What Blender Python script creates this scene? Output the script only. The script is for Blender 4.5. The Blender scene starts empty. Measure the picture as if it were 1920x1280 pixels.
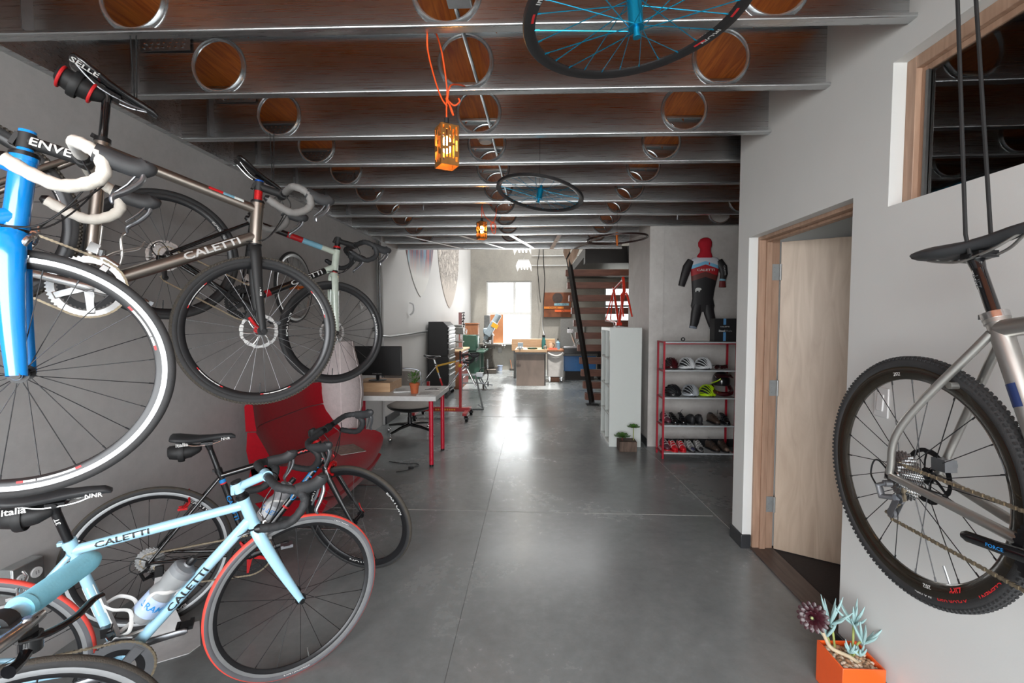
import bpy, bmesh, math, random
from mathutils import Vector, Matrix, Euler
random.seed(7)
V = Vector
PI = math.pi
scene = bpy.context.scene
COL = scene.collection
view = scene.view_settings
view.view_transform = 'Standard'; view.look = 'None'; view.gamma = 1.0; view.exposure = 0.0
view.use_curve_mapping = False
scene.cycles.use_denoising = True
scene.cycles.max_bounces = 8
scene.cycles.diffuse_bounces = 4
scene.cycles.glossy_bounces = 4
scene.cycles.transmission_bounces = 6
scene.cycles.transparent_max_bounces = 12
scene.cycles.caustics_reflective = False
scene.cycles.caustics_refractive = False
scene.cycles.sample_clamp_indirect = 6.0

# ---------------------------------------------------------------- text outlines (made first, while the scene is empty)
_txt = {}
def text2d(s, bold=0.012):
    k = (s, bold)
    if k in _txt: return _txt[k]
    cu = bpy.data.curves.new('lettering_curve', 'FONT'); cu.body = s; cu.size = 1.0; cu.offset = bold; cu.resolution_u = 2
    cu.align_x = 'CENTER'; cu.align_y = 'CENTER'
    o = bpy.data.objects.new('lettering_tmp', cu); COL.objects.link(o)
    dg = bpy.context.evaluated_depsgraph_get(); dg.update()
    me = o.evaluated_get(dg).to_mesh()
    bm = bmesh.new(); bm.from_mesh(me); o.evaluated_get(dg).to_mesh_clear()
    ys = [v.co.y for v in bm.verts]; lo, hi = min(ys), max(ys)
    for k in range(1, 8):
        bmesh.ops.bisect_plane(bm, geom=bm.verts[:]+bm.edges[:]+bm.faces[:], plane_co=(0, lo+(hi-lo)*k/8, 0), plane_no=(0, 1, 0))
    bm.verts.index_update()
    vs = [(v.co.x, v.co.y) for v in bm.verts]; fs = [tuple(v.index for v in f.verts) for f in bm.faces]; bm.free()
    bpy.data.objects.remove(o); bpy.data.curves.remove(cu)
    xs = [v[0] for v in vs]; ys = [v[1] for v in vs]
    cx = (min(xs)+max(xs))/2; cy = (min(ys)+max(ys))/2; h = max(ys)-min(ys); w = max(xs)-min(xs)
    vs = [((x-cx)/h, (y-cy)/h) for x, y in vs]              # letter height = 1
    _txt[k] = (vs, fs, w/h)
    return _txt[k]

# ---------------------------------------------------------------- mesh builder
class MB:
    def __init__(s, T=None): s.v = []; s.f = []; s.m = []; s.T = T
    def _add(s, vs, fs, mi=0, T=None):
        b = len(s.v)
        for p in vs:
            p = V(p)
            if T is not None: p = T @ p
            if s.T is not None: p = s.T @ p
            s.v.append(p)
        for f in fs: s.f.append(tuple(b+i for i in f)); s.m.append(mi)
        return s
    def box(s, c, d, R=None, mi=0):
        x, y, z = [k/2 for k in d]; c = V(c)
        vs = [V((sx*x, sy*y, sz*z)) for sx in (-1,1) for sy in (-1,1) for sz in (-1,1)]
        if R is not None: vs = [R @ q for q in vs]
        return s._add([c+q for q in vs], [(0,1,3,2),(4,6,7,5),(0,4,5,1),(2,3,7,6),(0,2,6,4),(1,5,7,3)], mi)
    def bb(s, a, b, mi=0):
        return s.box([(a[i]+b[i])/2 for i in range(3)], [abs(b[i]-a[i]) for i in range(3)], None, mi)
    def tube(s, pts, r, n=8, closed=False, caps=True, mi=0, sq=None, up=None):
        pts = [V(p) for p in pts]; N = len(pts)
        rs = r if isinstance(r, (list, tuple)) else [r]*N
        tg = []
        for i in range(N):
            a = pts[(i-1) % N] if (closed or i > 0) else pts[i]
            b = pts[(i+1) % N] if (closed or i < N-1) else pts[i]
            d = b-a; tg.append(d.normalized() if d.length > 1e-9 else V((0,0,1)))
        u = V(up) if up is not None else (V((0,0,1)) if abs(tg[0].z) < .9 else V((1,0,0)))
        vs = []
        for i in range(N):
            t = tg[i]; u = (u - t*u.dot(t))
            if u.length < 1e-6: u = t.orthogonal()
            u.normalize(); w = t.cross(u)
            ku, kw = sq if sq else (1, 1)
            for k in range(n):
                a = 2*PI*k/n; vs.append(pts[i] + (u*math.cos(a)*ku + w*math.sin(a)*kw)*rs[i])
        fs = []
        for i in range(N if closed else N-1):
            j = (i+1) % N
            for k in range(n): fs.append((i*n+k, i*n+(k+1) % n, j*n+(k+1) % n, j*n+k))
        if caps and not closed: fs.append(tuple(reversed(range(n)))); fs.append(tuple(range((N-1)*n, N*n)))
        return s._add(vs, fs, mi)
    def cyl(s, a, b, r0, r1=None, n=14, mi=0, caps=True):
        return s.tube([a, b], [r0, r0 if r1 is None else r1], n, False, caps, mi)
    def lathe(s, prof, n=24, T=None, mats=None, mi=0, a0=0, a1=2*PI, close=False):
        """prof [(r, h)] turned about local z"""
        full = abs(a1-a0-2*PI) < 1e-6; m = len(prof); cnt = n if full else n+1
        vs = []
        for i in range(cnt):
            a = a0+(a1-a0)*i/n
            for r, h in prof: vs.append((r*math.cos(a), r*math.sin(a), h))
        b = len(s.v); s._add(vs, [], 0, T)
        for i in range(n):
            j = (i+1) % cnt
            for k in range(m if close else m-1):
                l = (k+1) % m
                f = []
                for q in (i*m+k, j*m+k, j*m+l, i*m+l):
                    if q not in f: f.append(q)
                s.f.append(tuple(b+q for q in f)); s.m.append(mats[k] if mats else mi)
        return s
    def loft(s, loops, cap=True, mi=0, closed=True):
        n = len(loops[0]); vs = [p for l in loops for p in l]; fs = []
        for i in range(len(loops)-1):
            for k in range(n if closed else n-1): fs.append((i*n+k, i*n+(k+1) % n, (i+1)*n+(k+1) % n, (i+1)*n+k))
        if cap and closed: fs.append(tuple(reversed(range(n)))); fs.append(tuple(range((len(loops)-1)*n, len(loops)*n)))
        return s._add(vs, fs, mi)
    def ell(s, c, r, nu=16, nv=10, R=None, mi=0, v0=0.0, v1=PI):
        c = V(c); loops = []
        for j in range(nv+1):
            t = v0+(v1-v0)*j/nv; l = []
            for i in range(nu):
                a = 2*PI*i/nu; q = V((r[0]*math.sin(t)*math.cos(a), r[1]*math.sin(t)*math.sin(a), r[2]*math.cos(t)))
                if R is not None: q = R @ q
                l.append(c+q)
            loops.append(l)
        return s.loft(loops, True, mi)
    def prism(s, poly, t, T=None, mi=0):
        """2D polygon (x, y) given thickness t along local z, centred"""
        n = len(poly); vs = [(x, y, -t/2) for x, y in poly]+[(x, y, t/2) for x, y in poly]
        fs = [tuple(reversed(range(n))), tuple(range(n, 2*n))]+[(i, (i+1) % n, n+(i+1) % n, n+i) for i in range(n)]
        return s._add(vs, fs, mi, T)
    def ring2d(s, outer, inner, t, T=None, mi=0):
        n = len(outer); vs = [(x, y, -t/2) for x, y in outer]+[(x, y, t/2) for x, y in outer]+[(x, y, -t/2) for x, y in inner]+[(x, y, t/2) for x, y in inner]
        fs = []
        for i in range(n):
            j = (i+1) % n
            fs += [(i, j, n+j, n+i), (n+i, n+j, 3*n+j, 3*n+i), (3*n+i, 3*n+j, 2*n+j, 2*n+i), (2*n+i, 2*n+j, j, i)]
        return s._add(vs, fs, mi, T)
    def text(s, txt, h, fn, mi=0, xs=1.0, bold=0.012):
        """text of letter height h; fn maps (u, v) metres on the text plane to a point"""
        vs, fs, w = text2d(txt, bold)
        return s._add([fn(x*h*xs, y*h) for x, y in vs], fs, mi)
    def flat(s, txt, h, o, ux, uy, xs=1.0, mi=0, bold=0.012):
        o, ux, uy = V(o), V(ux).normalized(), V(uy).normalized()
        return s.text(txt, h, lambda a, b: o+ux*a+uy*b, mi, xs, bold)

def smooth_path(pts, k=6):
    pts = [V(p) for p in pts]; out = []
    P = [pts[0]*2-pts[1]]+pts+[pts[-1]*2-pts[-2]]
    for i in range(1, len(P)-2):
        p0, p1, p2, p3 = P[i-1:i+3]
        for j in range(k):
            t = j/k
            out.append(.5*((2*p1)+(-p0+p2)*t+(2*p0-5*p1+4*p2-p3)*t*t+(-p0+3*p1-3*p2+p3)*t**3))
    out.append(pts[-1]); return out

def lerp_list(keys, n):
    out = []
    for i in range(n):
        t = i/(n-1)*(len(keys)-1); a = int(min(t, len(keys)-2)); out.append(keys[a]+(keys[a+1]-keys[a])*(t-a))
    return out

def obj(name, mb, mats, parent=None, bevel=0, smooth=.6, sub=0):
    me = bpy.data.meshes.new(name)
    me.from_pydata([tuple(p) for p in mb.v], [], mb.f)
    mats = mats if isinstance(mats, (list, tuple)) else [mats]
    for m in mats: me.materials.append(m)
    if len(mats) > 1: me.polygons.foreach_set('material_index', mb.m)
    bm = bmesh.new(); bm.from_mesh(me); bmesh.ops.recalc_face_normals(bm, faces=bm.faces); bm.to_mesh(me); bm.free()
    if smooth:
        me.polygons.foreach_set('use_smooth', [True]*len(me.polygons)); me.set_sharp_from_angle(angle=smooth)
    me.update()
    o = bpy.data.objects.new(name, me); COL.objects.link(o)
    if parent is not None: o.parent = parent
    if bevel:
        b = o.modifiers.new('edge', 'BEVEL'); b.width = bevel; b.segments = 2; b.limit_method = 'ANGLE'; b.angle_limit = .7
    if sub:
        b = o.modifiers.new('round', 'SUBSURF'); b.levels = sub; b.render_levels = sub
    return o

def tag(o, label, cat, group=None, kind=None):
    o['label'] = label; o['category'] = cat
    if group: o['group'] = group
    if kind: o['kind'] = kind
    return o
def thing(name, label, cat, loc=(0,0,0), rot=(0,0,0), group=None):
    o = bpy.data.objects.new(name, None); COL.objects.link(o); o.empty_display_size = .1
    o.location = loc; o.rotation_euler = rot
    return tag(o, label, cat, group)
def struct(name, mb, mat, parent=None, **k):
    o = obj(name, mb, mat, parent, **k)
    if parent is None: o['kind'] = 'structure'
    return o
def copy_tree(o, parent=None):
    c = o.copy(); COL.objects.link(c)
    if parent is not None: c.parent = parent
    for ch in list(o.children): copy_tree(ch, c)
    return c

# ---------------------------------------------------------------- materials
def lin(c):
    return tuple((x/12.92 if x <= .04045 else ((x+.055)/1.055)**2.4) for x in [k/255 for k in c])
def M(name, col, rough=.5, metal=0.0, var=.06, scale=30, bump=0.0, bscale=None, coat=0.0, rvar=0.0, spec=.5, stretch=None, sheen=0.0, trans=0.0, emit=None):
    m = bpy.data.materials.new(name); m.use_nodes = True
    nt = m.node_tree; ns = nt.nodes; L = nt.links; b = ns['Principled BSDF']
    c = lin(col)
    tc = ns.new('ShaderNodeTexCoord'); mp = ns.new('ShaderNodeMapping'); L.new(tc.outputs['Object'], mp.inputs[0])
    if stretch: mp.inputs['Scale'].default_value = stretch
    nz = ns.new('ShaderNodeTexNoise'); nz.inputs['Scale'].default_value = scale; nz.inputs['Detail'].default_value = 5
    L.new(mp.outputs[0], nz.inputs['Vector'])
    rp = ns.new('ShaderNodeValToRGB'); rp.color_ramp.elements[0].position = .3; rp.color_ramp.elements[1].position = .7
    rp.color_ramp.elements[0].color = tuple(x*(1-var) for x in c)+(1,); rp.color_ramp.elements[1].color = tuple(min(1, x*(1+var)) for x in c)+(1,)
    L.new(nz.outputs['Fac'], rp.inputs[0]); L.new(rp.outputs[0], b.inputs['Base Color'])
    b.inputs['Roughness'].default_value = rough; b.inputs['Metallic'].default_value = metal
    b.inputs['Specular IOR Level'].default_value = spec
    if coat: b.inputs['Coat Weight'].default_value = coat; b.inputs['Coat Roughness'].default_value = .06
    if sheen: b.inputs['Sheen Weight'].default_value = sheen
    if trans: b.inputs['Transmission Weight'].default_value = trans
    if rvar:
        mr = ns.new('ShaderNodeMapRange'); mr.inputs['To Min'].default_value = max(.02, rough-rvar); mr.inputs['To Max'].default_value = rough+rvar
        L.new(nz.outputs['Fac'], mr.inputs[0]); L.new(mr.outputs[0], b.inputs['Roughness'])
    if bump:
        n2 = ns.new('ShaderNodeTexNoise'); n2.inputs['Scale'].default_value = bscale or scale*3; n2.inputs['Detail'].default_value = 4
        L.new(mp.outputs[0], n2.inputs['Vector'])
        bu = ns.new('ShaderNodeBump'); bu.inputs['Strength'].default_value = bump; bu.inputs['Distance'].default_value = .01
        L.new(n2.outputs['Fac'], bu.inputs['Height']); L.new(bu.outputs[0], b.inputs['Normal'])
    if emit:
        b.inputs['Emission Color'].default_value = lin(emit[0])+(1,); b.inputs['Emission Strength'].default_value = emit[1]
    return m
def nodes_of(m): return m.node_tree.nodes, m.node_tree.links, m.node_tree.nodes['Principled BSDF']

def wood(name, c0, c1, scale=6, rough=.45, axis=(1, 12, 12), coat=0, dist=4):
    m = M(name, c0, rough, coat=coat); ns, L, b = nodes_of(m)
    tc = ns.new('ShaderNodeTexCoord'); mp = ns.new('ShaderNodeMapping'); mp.inputs['Scale'].default_value = axis
    L.new(tc.outputs['Object'], mp.inputs[0])
    n = ns.new('ShaderNodeTexNoise'); n.inputs['Scale'].default_value = scale; n.inputs['Detail'].default_value = 7; n.inputs['Distortion'].default_value = dist*.1
    L.new(mp.outputs[0], n.inputs['Vector'])
    r = ns.new('ShaderNodeValToRGB'); r.color_ramp.elements[0].position = .3; r.color_ramp.elements[1].position = .72
    r.color_ramp.elements[0].color = lin(c0)+(1,); r.color_ramp.elements[1].color = lin(c1)+(1,)
    L.new(n.outputs['Fac'], r.inputs[0]); L.new(r.outputs[0], b.inputs['Base Color'])
    return m

def concrete(name, c0, c1, c2, rough, rv, scale, bump=.05, spec=.5, fine=22):
    m = M(name, c1, rough, spec=spec); ns, L, b = nodes_of(m)
    tc = ns.new('ShaderNodeTexCoord')
    n1 = ns.new('ShaderNodeTexNoise'); n1.inputs['Scale'].default_value = scale; n1.inputs['Detail'].default_value = 9; n1.inputs['Roughness'].default_value = .62; n1.inputs['Distortion'].default_value = .5
    n2 = ns.new('ShaderNodeTexNoise'); n2.inputs['Scale'].default_value = fine; n2.inputs['Detail'].default_value = 8; n2.inputs['Roughness'].default_value = .7
    for n in (n1, n2): L.new(tc.outputs['Object'], n.inputs['Vector'])
    mx = ns.new('ShaderNodeMath'); mx.operation = 'MULTIPLY_ADD'; mx.inputs[1].default_value = .32
    L.new(n2.outputs['Fac'], mx.inputs[0]); L.new(n1.outputs['Fac'], mx.inputs[2])
    r = ns.new('ShaderNodeValToRGB'); e = r.color_ramp.elements
    e[0].position = .48; e[0].color = lin(c0)+(1,); e[1].position = .86; e[1].color = lin(c2)+(1,)
    k = e.new(.66); k.color = lin(c1)+(1,)
    L.new(mx.outputs[0], r.inputs[0]); L.new(r.outputs[0], b.inputs['Base Color'])
    mr = ns.new('ShaderNodeMapRange'); mr.inputs['From Min'].default_value = .4; mr.inputs['From Max'].default_value = .9
    mr.inputs['To Min'].default_value = rough-rv; mr.inputs['To Max'].default_value = rough+rv
    L.new(mx.outputs[0], mr.inputs[0]); L.new(mr.outputs[0], b.inputs['Roughness'])
    if bump:
        bu = ns.new('ShaderNodeBump'); bu.inputs['Strength'].default_value = bump; bu.inputs['Distance'].default_value = .01
        L.new(n2.outputs['Fac'], bu.inputs['Height']); L.new(bu.outputs[0], b.inputs['Normal'])
    return m

def glass(name, tint=(1,1,1), refl=1.0, ior=1.5):
    m = bpy.data.materials.new(name); m.use_nodes = True; ns = m.node_tree.nodes; L = m.node_tree.links
    ns.clear(); o = ns.new('ShaderNodeOutputMaterial'); t = ns.new('ShaderNodeBsdfTransparent'); g = ns.new('ShaderNodeBsdfGlossy'); x = ns.new('ShaderNodeMixShader'); f = ns.new('ShaderNodeFresnel')
    t.inputs[0].default_value = tint+(1,); g.inputs['Roughness'].default_value = .01; f.inputs['IOR'].default_value = ior
    mu = ns.new('ShaderNodeMath'); mu.operation = 'MULTIPLY'; mu.inputs[1].default_value = refl; mu.use_clamp = True
    L.new(f.outputs[0], mu.inputs[0]); L.new(mu.outputs[0], x.inputs[0]); L.new(t.outputs[0], x.inputs[1]); L.new(g.outputs[0], x.inputs[2]); L.new(x.outputs[0], o.inputs[0])
    return m

MT = {}
MT['floor'] = concrete('polished_concrete', (110,114,114), (126,130,130), (148,152,152), .25, .07, .8, .02, .6, 14)
MT['wall_concrete'] = concrete('raw_concrete_wall', (164,162,161), (178,176,175), (190,188,186), .8, .06, .6, .05)
MT['back_concrete'] = concrete('pale_concrete', (140,137,130), (156,151,142), (170,166,157), .85, .05, .8, .08)
MT['white_wall'] = M('white_painted_wall', (212,212,210), .75, var=.015, scale=4, bump=.03, bscale=160)
MT['grey_wall'] = concrete('skimmed_wall', (176,170,166), (190,185,181), (204,200,196), .6, .05, 1.4, .03)
MT['white_panel'] = M('white_wall_panel', (206,204,202), .6, var=.015, scale=3)
MT['galv'] = None
MT['deck'] = None
MT['black_base'] = M('black_rubber_base', (42,43,46), .45)
MT['oak'] = wood('pale_oak_frame', (150,118,98), (178,146,124), 5, .5, (9,9,.8))
MT['birch'] = wood('birch_veneer', (178,156,136), (200,180,160), 3.2, .42, (5,5,.7), dist=14)
MT['sill'] = wood('dark_sill_wood', (72,60,56), (98,84,78), 6, .4, (9,.8,9))
MT['mat_dark'] = M('ribbed_dark_mat', (58,54,54), .85, var=.2, scale=40, stretch=(1,14,1), bump=.3)
MT['ply'] = wood('orange_ply', (176,112,70), (204,142,98), 3, .6, (1,3,1))
MT['dark_room'] = M('unlit_office_wall', (168,166,166), .8)
# galvanised steel with a fine horizontal rolling grain
m = M('galvanised_steel', (202,204,205), .28, 1.0, var=.04, scale=9, stretch=(.4,6,30), rvar=.04, bump=.0)
ns, L, b = nodes_of(m)
tc = ns.new('ShaderNodeTexCoord'); mp = ns.new('ShaderNodeMapping'); mp.inputs['Scale'].default_value = (3, 3, 140); L.new(tc.outputs['Object'], mp.inputs[0])
nz = ns.new('ShaderNodeTexNoise'); nz.inputs['Scale'].default_value = 3; nz.inputs['Detail'].default_value = 5; L.new(mp.outputs[0], nz.inputs['Vector'])
bu = ns.new('ShaderNodeBump'); bu.inputs['Strength'].default_value = .03; bu.inputs['Distance'].default_value = .004; L.new(nz.outputs['Fac'], bu.inputs['Height']); L.new(bu.outputs[0], b.inputs['Normal'])
MT['galv'] = m
MT['galv_ring'] = M('bright_galvanised_ring', (190,194,197), .2, .8, var=.04)
m = wood('orange_stained_deck', (190,82,16), (238,136,46), 3.2, .5, (14,1.1,4), dist=10); MT['deck'] = m
# ================================================================ camera
F, HC = 853.0, 1.48
cam = bpy.data.cameras.new('camera'); cam.sensor_width = 36; cam.sensor_fit = 'HORIZONTAL'; cam.lens = F*36/1920; cam.clip_start = .02
co = bpy.data.objects.new('camera', cam); COL.objects.link(co); scene.camera = co
r_ = V((.99890472, .04679054, 0)); f_ = V((-.04673918, .99780824, -.04684184)); u_ = V((-.00219176, .04679054, .99890232))
co.matrix_world = Matrix(((r_.x, u_.x, -f_.x, 0), (r_.y, u_.y, -f_.y, 0), (r_.z, u_.z, -f_.z, HC), (0, 0, 0, 1)))

# ================================================================ room shell
XL, XR, JZ, JH = -2.125, 1.36, 2.555, .305
SK = .016                                   # the joists run a degree off square to the side walls
struct('floor', MB().bb((-2.4, -3.2, -.12), (3.5, 13.7, 0)), MT['floor'])
struct('wall_left', MB().bb((XL-.2, -1.2, 0), (XL, 6.3, 2.95)), MT['wall_concrete'])
# left wall of the tall workshop, a little skewed
mb = MB(); a, b = V((-2.10, 6.3, 0)), V((-1.86, 13.5, 0)); n = V((-.2, 0, 0))
mb._add([a, b, b+n, a+n]+[p+V((0, 0, 5)) for p in (a, b, b+n, a+n)], [(0,1,2,3), (4,5,6,7), (0,1,5,4), (1,2,6,5), (2,3,7,6), (3,0,4,7)])
struct('wall_left_workshop', mb, MT['white_panel'])
# back wall with two window openings
WX0, WX1, WZ0, WZ1 = -1.39, -.05, .80, 2.635
UX0, UX1, UZ0, UZ1 = 2.08, 2.95, 1.42, 2.52
mb = MB(); Y0, Y1 = 13.5, 13.7
for x0, x1, z0, z1 in ((-2.2, WX0, 0, 5), (WX0, WX1, 0, WZ0), (WX0, WX1, WZ1, 5), (WX1, UX0, 0, 5), (UX0, UX1, 0, UZ0), (UX0, UX1, UZ1, 5), (UX1, 3.5, 0, 5)):
    mb.bb((x0, Y0, z0), (x1, Y1, z1))
struct('wall_back', mb, MT['back_concrete'])
struct('wall_right_workshop', MB().bb((3.3, 5.4, 0), (3.5, 13.7, 5)), MT['back_concrete'])
struct('wall_upper', MB().bb((-2.3, 6.98, 2.88), (3.5, 7.02, 5)), MT['grey_wall'])
# workshop roof with a long skylight opening
mb = MB()
for x0, x1, y0, y1 in ((-2.4, -1.3, 7, 13.7), (1.9, 3.5, 7, 13.7), (-1.3, 1.9, 7, 8.6), (-1.3, 1.9, 12.9, 13.7)): mb.bb((x0, y0, 5), (x1, y1, 5.12))
struct('ceiling_workshop', mb, MT['white_wall'])
# right wall with door and clerestory window openings
DY0, DY1, DZ = 2.03, 2.966, 2.0
IY0, IY1, IZ0, IZ1 = .45, 1.836, 1.915, 2.453
mb = MB(); X0, X1 = XR, XR+.15
mb.bb((X0, -1.2, 0), (X1, IY0, 2.9)); mb.bb((X0, IY0, 0), (X1, IY1, IZ0)); mb.bb((X0, IY0, IZ1), (X1, IY1, 2.9)); mb.bb((X0, IY1, 0), (X1, DY0, 2.9))
mb.bb((X0, DY0, DZ), (X1, DY1, 2.9)); mb.bb((X0, DY1, 0), (X1, 3.115, 2.9)); mb.bb((X1, 2.99, 0), (3.3, 3.115, 2.9))
struct('wall_right', mb, MT['white_wall'])
struct('wall_office_far', MB().bb((3.3, .0, 0), (3.42, 5.6, 2.95)), MT['dark_room'])
struct('wall_office_front', MB().bb((X1, .0, 0), (3.3, .1, .9)).bb((X1, 0, 2.3), (3.3, .1, 2.9)).bb((X1, 0, .9), (2.6, .1, 2.3)).bb((3.1, 0, .9), (3.3, .1, 2.3)).bb((2.6, 0, 1.7), (3.1, .1, 2.3)), MT['dark_room'])  # opening added in this unseen wall to let daylight into the office
# alcove back wall, and the pier beside it
ra = Matrix.Rotation(SK, 3, 'Z')
struct('wall_alcove', MB().box((2.35, 5.345+.016*2.35+.06, 1.45), (2.0, .12, 2.9), ra), MT['grey_wall'])
struct('wall_pier', MB().bb((1.338, 5.345, 0), (1.5, 6.5, 2.95)), MT['grey_wall'])
struct('ceiling', MB().bb((-2.4, -1.2, JZ+JH+.002), (3.4, 7.0, JZ+JH+.07)), MT['deck'])
struct('wall_front', MB().bb((-2.4, -1.3, 2.45), (3.4, -1.2, 2.95)), MT['white_wall'])

# baseboards (black rubber) and floor joints
struct('baseboard_right', MB().bb((XR-.011, DY1, 0), (XR, 3.126, .09)).bb((XR-.011, DY1-.011, 0), (XR+.052, DY1, .09)).bb((XR, 3.115, 0), (3.2, 3.126, .09)), MT['black_base'], bevel=.003)
struct('baseboard_near', MB().bb((XR-.011, -1.2, 0), (XR, DY0, .09)), MT['black_base'], bevel=.003)
struct('baseboard_alcove', MB().box((2.35, 5.345+.016*2.35-.004, .045), (1.97, .012, .09), ra).bb((1.327, 5.345, 0), (1.338, 6.5, .09)), MT['black_base'], bevel=.003)
struct('baseboard_left', MB().bb((-2.098, 6.32, 0), (-2.078, 8.4, .11)), MT['black_base'])
jm = M('pale_joint_filler', (150, 150, 146), .5, var=.15, scale=60)
struct('trim_1', MB().tube([(XL, 3.46, .0002), (1.36, 3.445, .0002)], .0022, 4, caps=False), jm)
struct('trim_2', MB().tube([(1.445, 2.03, .0002), (1.42, 2.75, .0002), (1.30, 5.34, .0002)], .0025, 4, caps=False), jm)
struct('trim_3', MB().tube([(-2.05, 6.9, .0002), (1.33, 6.9, .0002)], .003, 4, caps=False), jm)
struct('trim_4', MB().tube([(-.36, -1, .0002), (-.36, 13.4, .0002)], .0012, 4, caps=False), M('faint_joint', (98, 100, 100), .5))

# ---------------------------------------------------------------- steel joists
JY = [.64, 1.17, 1.709, 2.181, 2.702, 3.175, 3.68, 4.21, 4.736, 5.279, 5.799, 6.38, 6.94]
HX = [-1.525, -.325, .875, 2.12]
def joist(y, x0, x1, holes):
    mb = MB(); t = .0025; yw = y+.041; xs = [x0]; R = .120
    def S(p): return V((p[0], p[1]+SK*p[0], p[2]))
    T = Matrix(((1,0,0,0), (SK,0,1,yw), (0,1,0,JZ+JH/2), (0,0,0,1)))
    segs = []; cur = x0
    for hx in holes:
        segs.append((cur, hx-.15)); cur = hx+.15
    segs.append((cur, x1))
    for a, b in segs:
        mb.prism([(a, -JH/2), (b, -JH/2), (b, JH/2), (a, JH/2)], t, T)
    for hx in holes:
        N = 40; out = []; inn = []
        for k in range(N):
            an = 2*PI*(k+.5)/N; c, s_ = math.cos(an), math.sin(an); q = min(.15/max(abs(c), 1e-6), (JH/2)/max(abs(s_), 1e-6))
            out.append((hx+c*q, s_*q)); inn.append((hx+c*R, s_*R))
        mb.ring2d(out, inn, t, T)
    q = .006; arc = [(y+q-q*math.sin(a), JZ+q-q*math.cos(a)) for a in [PI/2*k/5 for k in range(6)]]
    pf = [(yw, JZ)]+arc+[(y, JZ+.014), (y+.002, JZ+.015), (y+.0035, JZ+.013), (y+.0035, JZ+.006), (y+.006, JZ+.0025), (yw, JZ+.0025)]
    mb.loft([[S((x, p, q)) for p, q in pf] for x in (x0, x1)])
    pf = [(yw, JZ+JH), (y, JZ+JH), (y, JZ+JH-.014), (y+.002, JZ+JH-.014), (y+.002, JZ+JH-.0022), (yw, JZ+JH-.0022)]
    mb.loft([[S((x, p, q)) for p, q in pf] for x in (x0, x1)])
    o = struct('ceiling_joist', mb, MT['galv'], smooth=.7)
    for hx in holes:
        rb = MB(); TT = Matrix(((1,0,0,hx), (SK,0,-1,yw+SK*hx), (0,1,0,JZ+JH/2), (0,0,0,1)))
        rb.lathe([(R-.002, -.002), (R-.005, .008), (R-.002, .015), (R+.004, .017), (R+.011, .011), (R+.016, .003), (R+.016, .0), (R+.004, .001)], 48, TT, close=True)
        obj('hole_collar', rb, MT['galv_ring'], o)
    return o
for i, y in enumerate(JY):
    far = y > 5.5
    x1 = 1.33 if far else 3.28
    hs = [h for h in HX if h < x1-.2]
    if far: hs = [-1.525, -.325, .875]
    if y > 6.6: hs = []
    joist(y, XL+.005, x1, hs)
# rim track along the left wall, and clip angles and strap plates at the joist ends
mb = MB(); mb.bb((XL+.001, -1.2, JZ-.003), (XL+.045, 6.98, JZ)); mb.bb((XL+.001, -1.2, JZ), (XL+.004, 6.98, JZ+JH))
struct('trim_5', mb, MT['galv'])
clip = M('clip_steel', (150, 152, 154), .4, .92); screw = M('zinc_screw', (225, 228, 232), .2, 1.0)
for y in JY[1:9]:
    yy = y+.041+SK*(XL+.3)
    mb = MB(); mb.bb((XL+.16, yy-.006, JZ+.02), (XL+.20, yy-.0016, JZ+JH-.02)); mb.bb((XL+.20, yy-.045, JZ+.02), (XL+.203, yy-.0016, JZ+JH-.02))
    for k in range(6): mb.cyl((XL+.18, yy-.011, JZ+.05+.04*k), (XL+.18, yy-.006, JZ+.05+.04*k), .004, n=6, mi=1)
    struct('trim_6', mb, [clip, screw])
    # perforated strap plate fixed under the deck
    if y > 1.6:
        mb = MB(); mb.bb((XL+.22, yy-.012, JZ+.225), (XL+.47, yy-.0095, JZ+.29))
        for k in range(7):
            for j in range(3): mb.bb((XL+.235+.032*k+.009*j, yy-.018, JZ+.238+.018*j), (XL+.246+.032*k+.009*j, yy-.012, JZ+.242+.018*j), mi=1)
        struct('trim_7', mb, [clip, screw])
# flat straps bracing the last three bays
for x0, x1 in ((-1.62, -1.02), (-.93, -.40), (-.29, .02), (.33, .27), (.90, .62)):
    mb = MB(); a, b = V((x0, 5.80, JZ-.003)), V((x1*.999, 6.94, JZ-.003)); w = V((.028, 0, 0))
    mb.prism([(0, 0), (1, 0), (1, 1), (0, 1)], .0015, Matrix(((2*w.x, b.x-a.x, 0, a.x-w.x), (0, b.y-a.y, 0, a.y), (0, 0, 1, a.z), (0, 0, 0, 1))))
    struct('trim_8', mb, MT['galv'])

# ---------------------------------------------------------------- clerestory window in the right wall
fx = XR+.05
mb = MB(); w = .045
mb.bb((fx, IY1-w, IZ0), (fx+.07, IY1, IZ1)); mb.bb((fx, IY0, IZ0), (fx+.07, IY0+w, IZ1)); mb.bb((fx, IY0+w, IZ0), (fx+.07, IY1-w, IZ0+.012)); mb.bb((fx, IY0+w, IZ1-w), (fx+.07, IY1-w, IZ1))
# stop beads
mb.bb((fx+.02, IY1-w-.022, IZ0+.012), (fx+.05, IY1-w, IZ1-w)); mb.bb((fx+.02, IY0+w, IZ1-w-.022), (fx+.05, IY1-w-.022, IZ1-w))
wf = struct('window_1', mb, MT['oak'], bevel=.002)
obj('window_pane', MB().bb((fx+.028, IY0+w, IZ0+.012), (fx+.032, IY1-w-.02, IZ1-w-.02)), glass('office_glass', (.8, .78, .76), 2.6), wf)
obj('window_bead', MB().bb((fx+.016, IY1-w-.034, IZ0+.012), (fx+.026, IY1-w-.022, IZ1-w-.02)), M('steel_bead', (120, 122, 122), .3, .9), wf)

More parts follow.
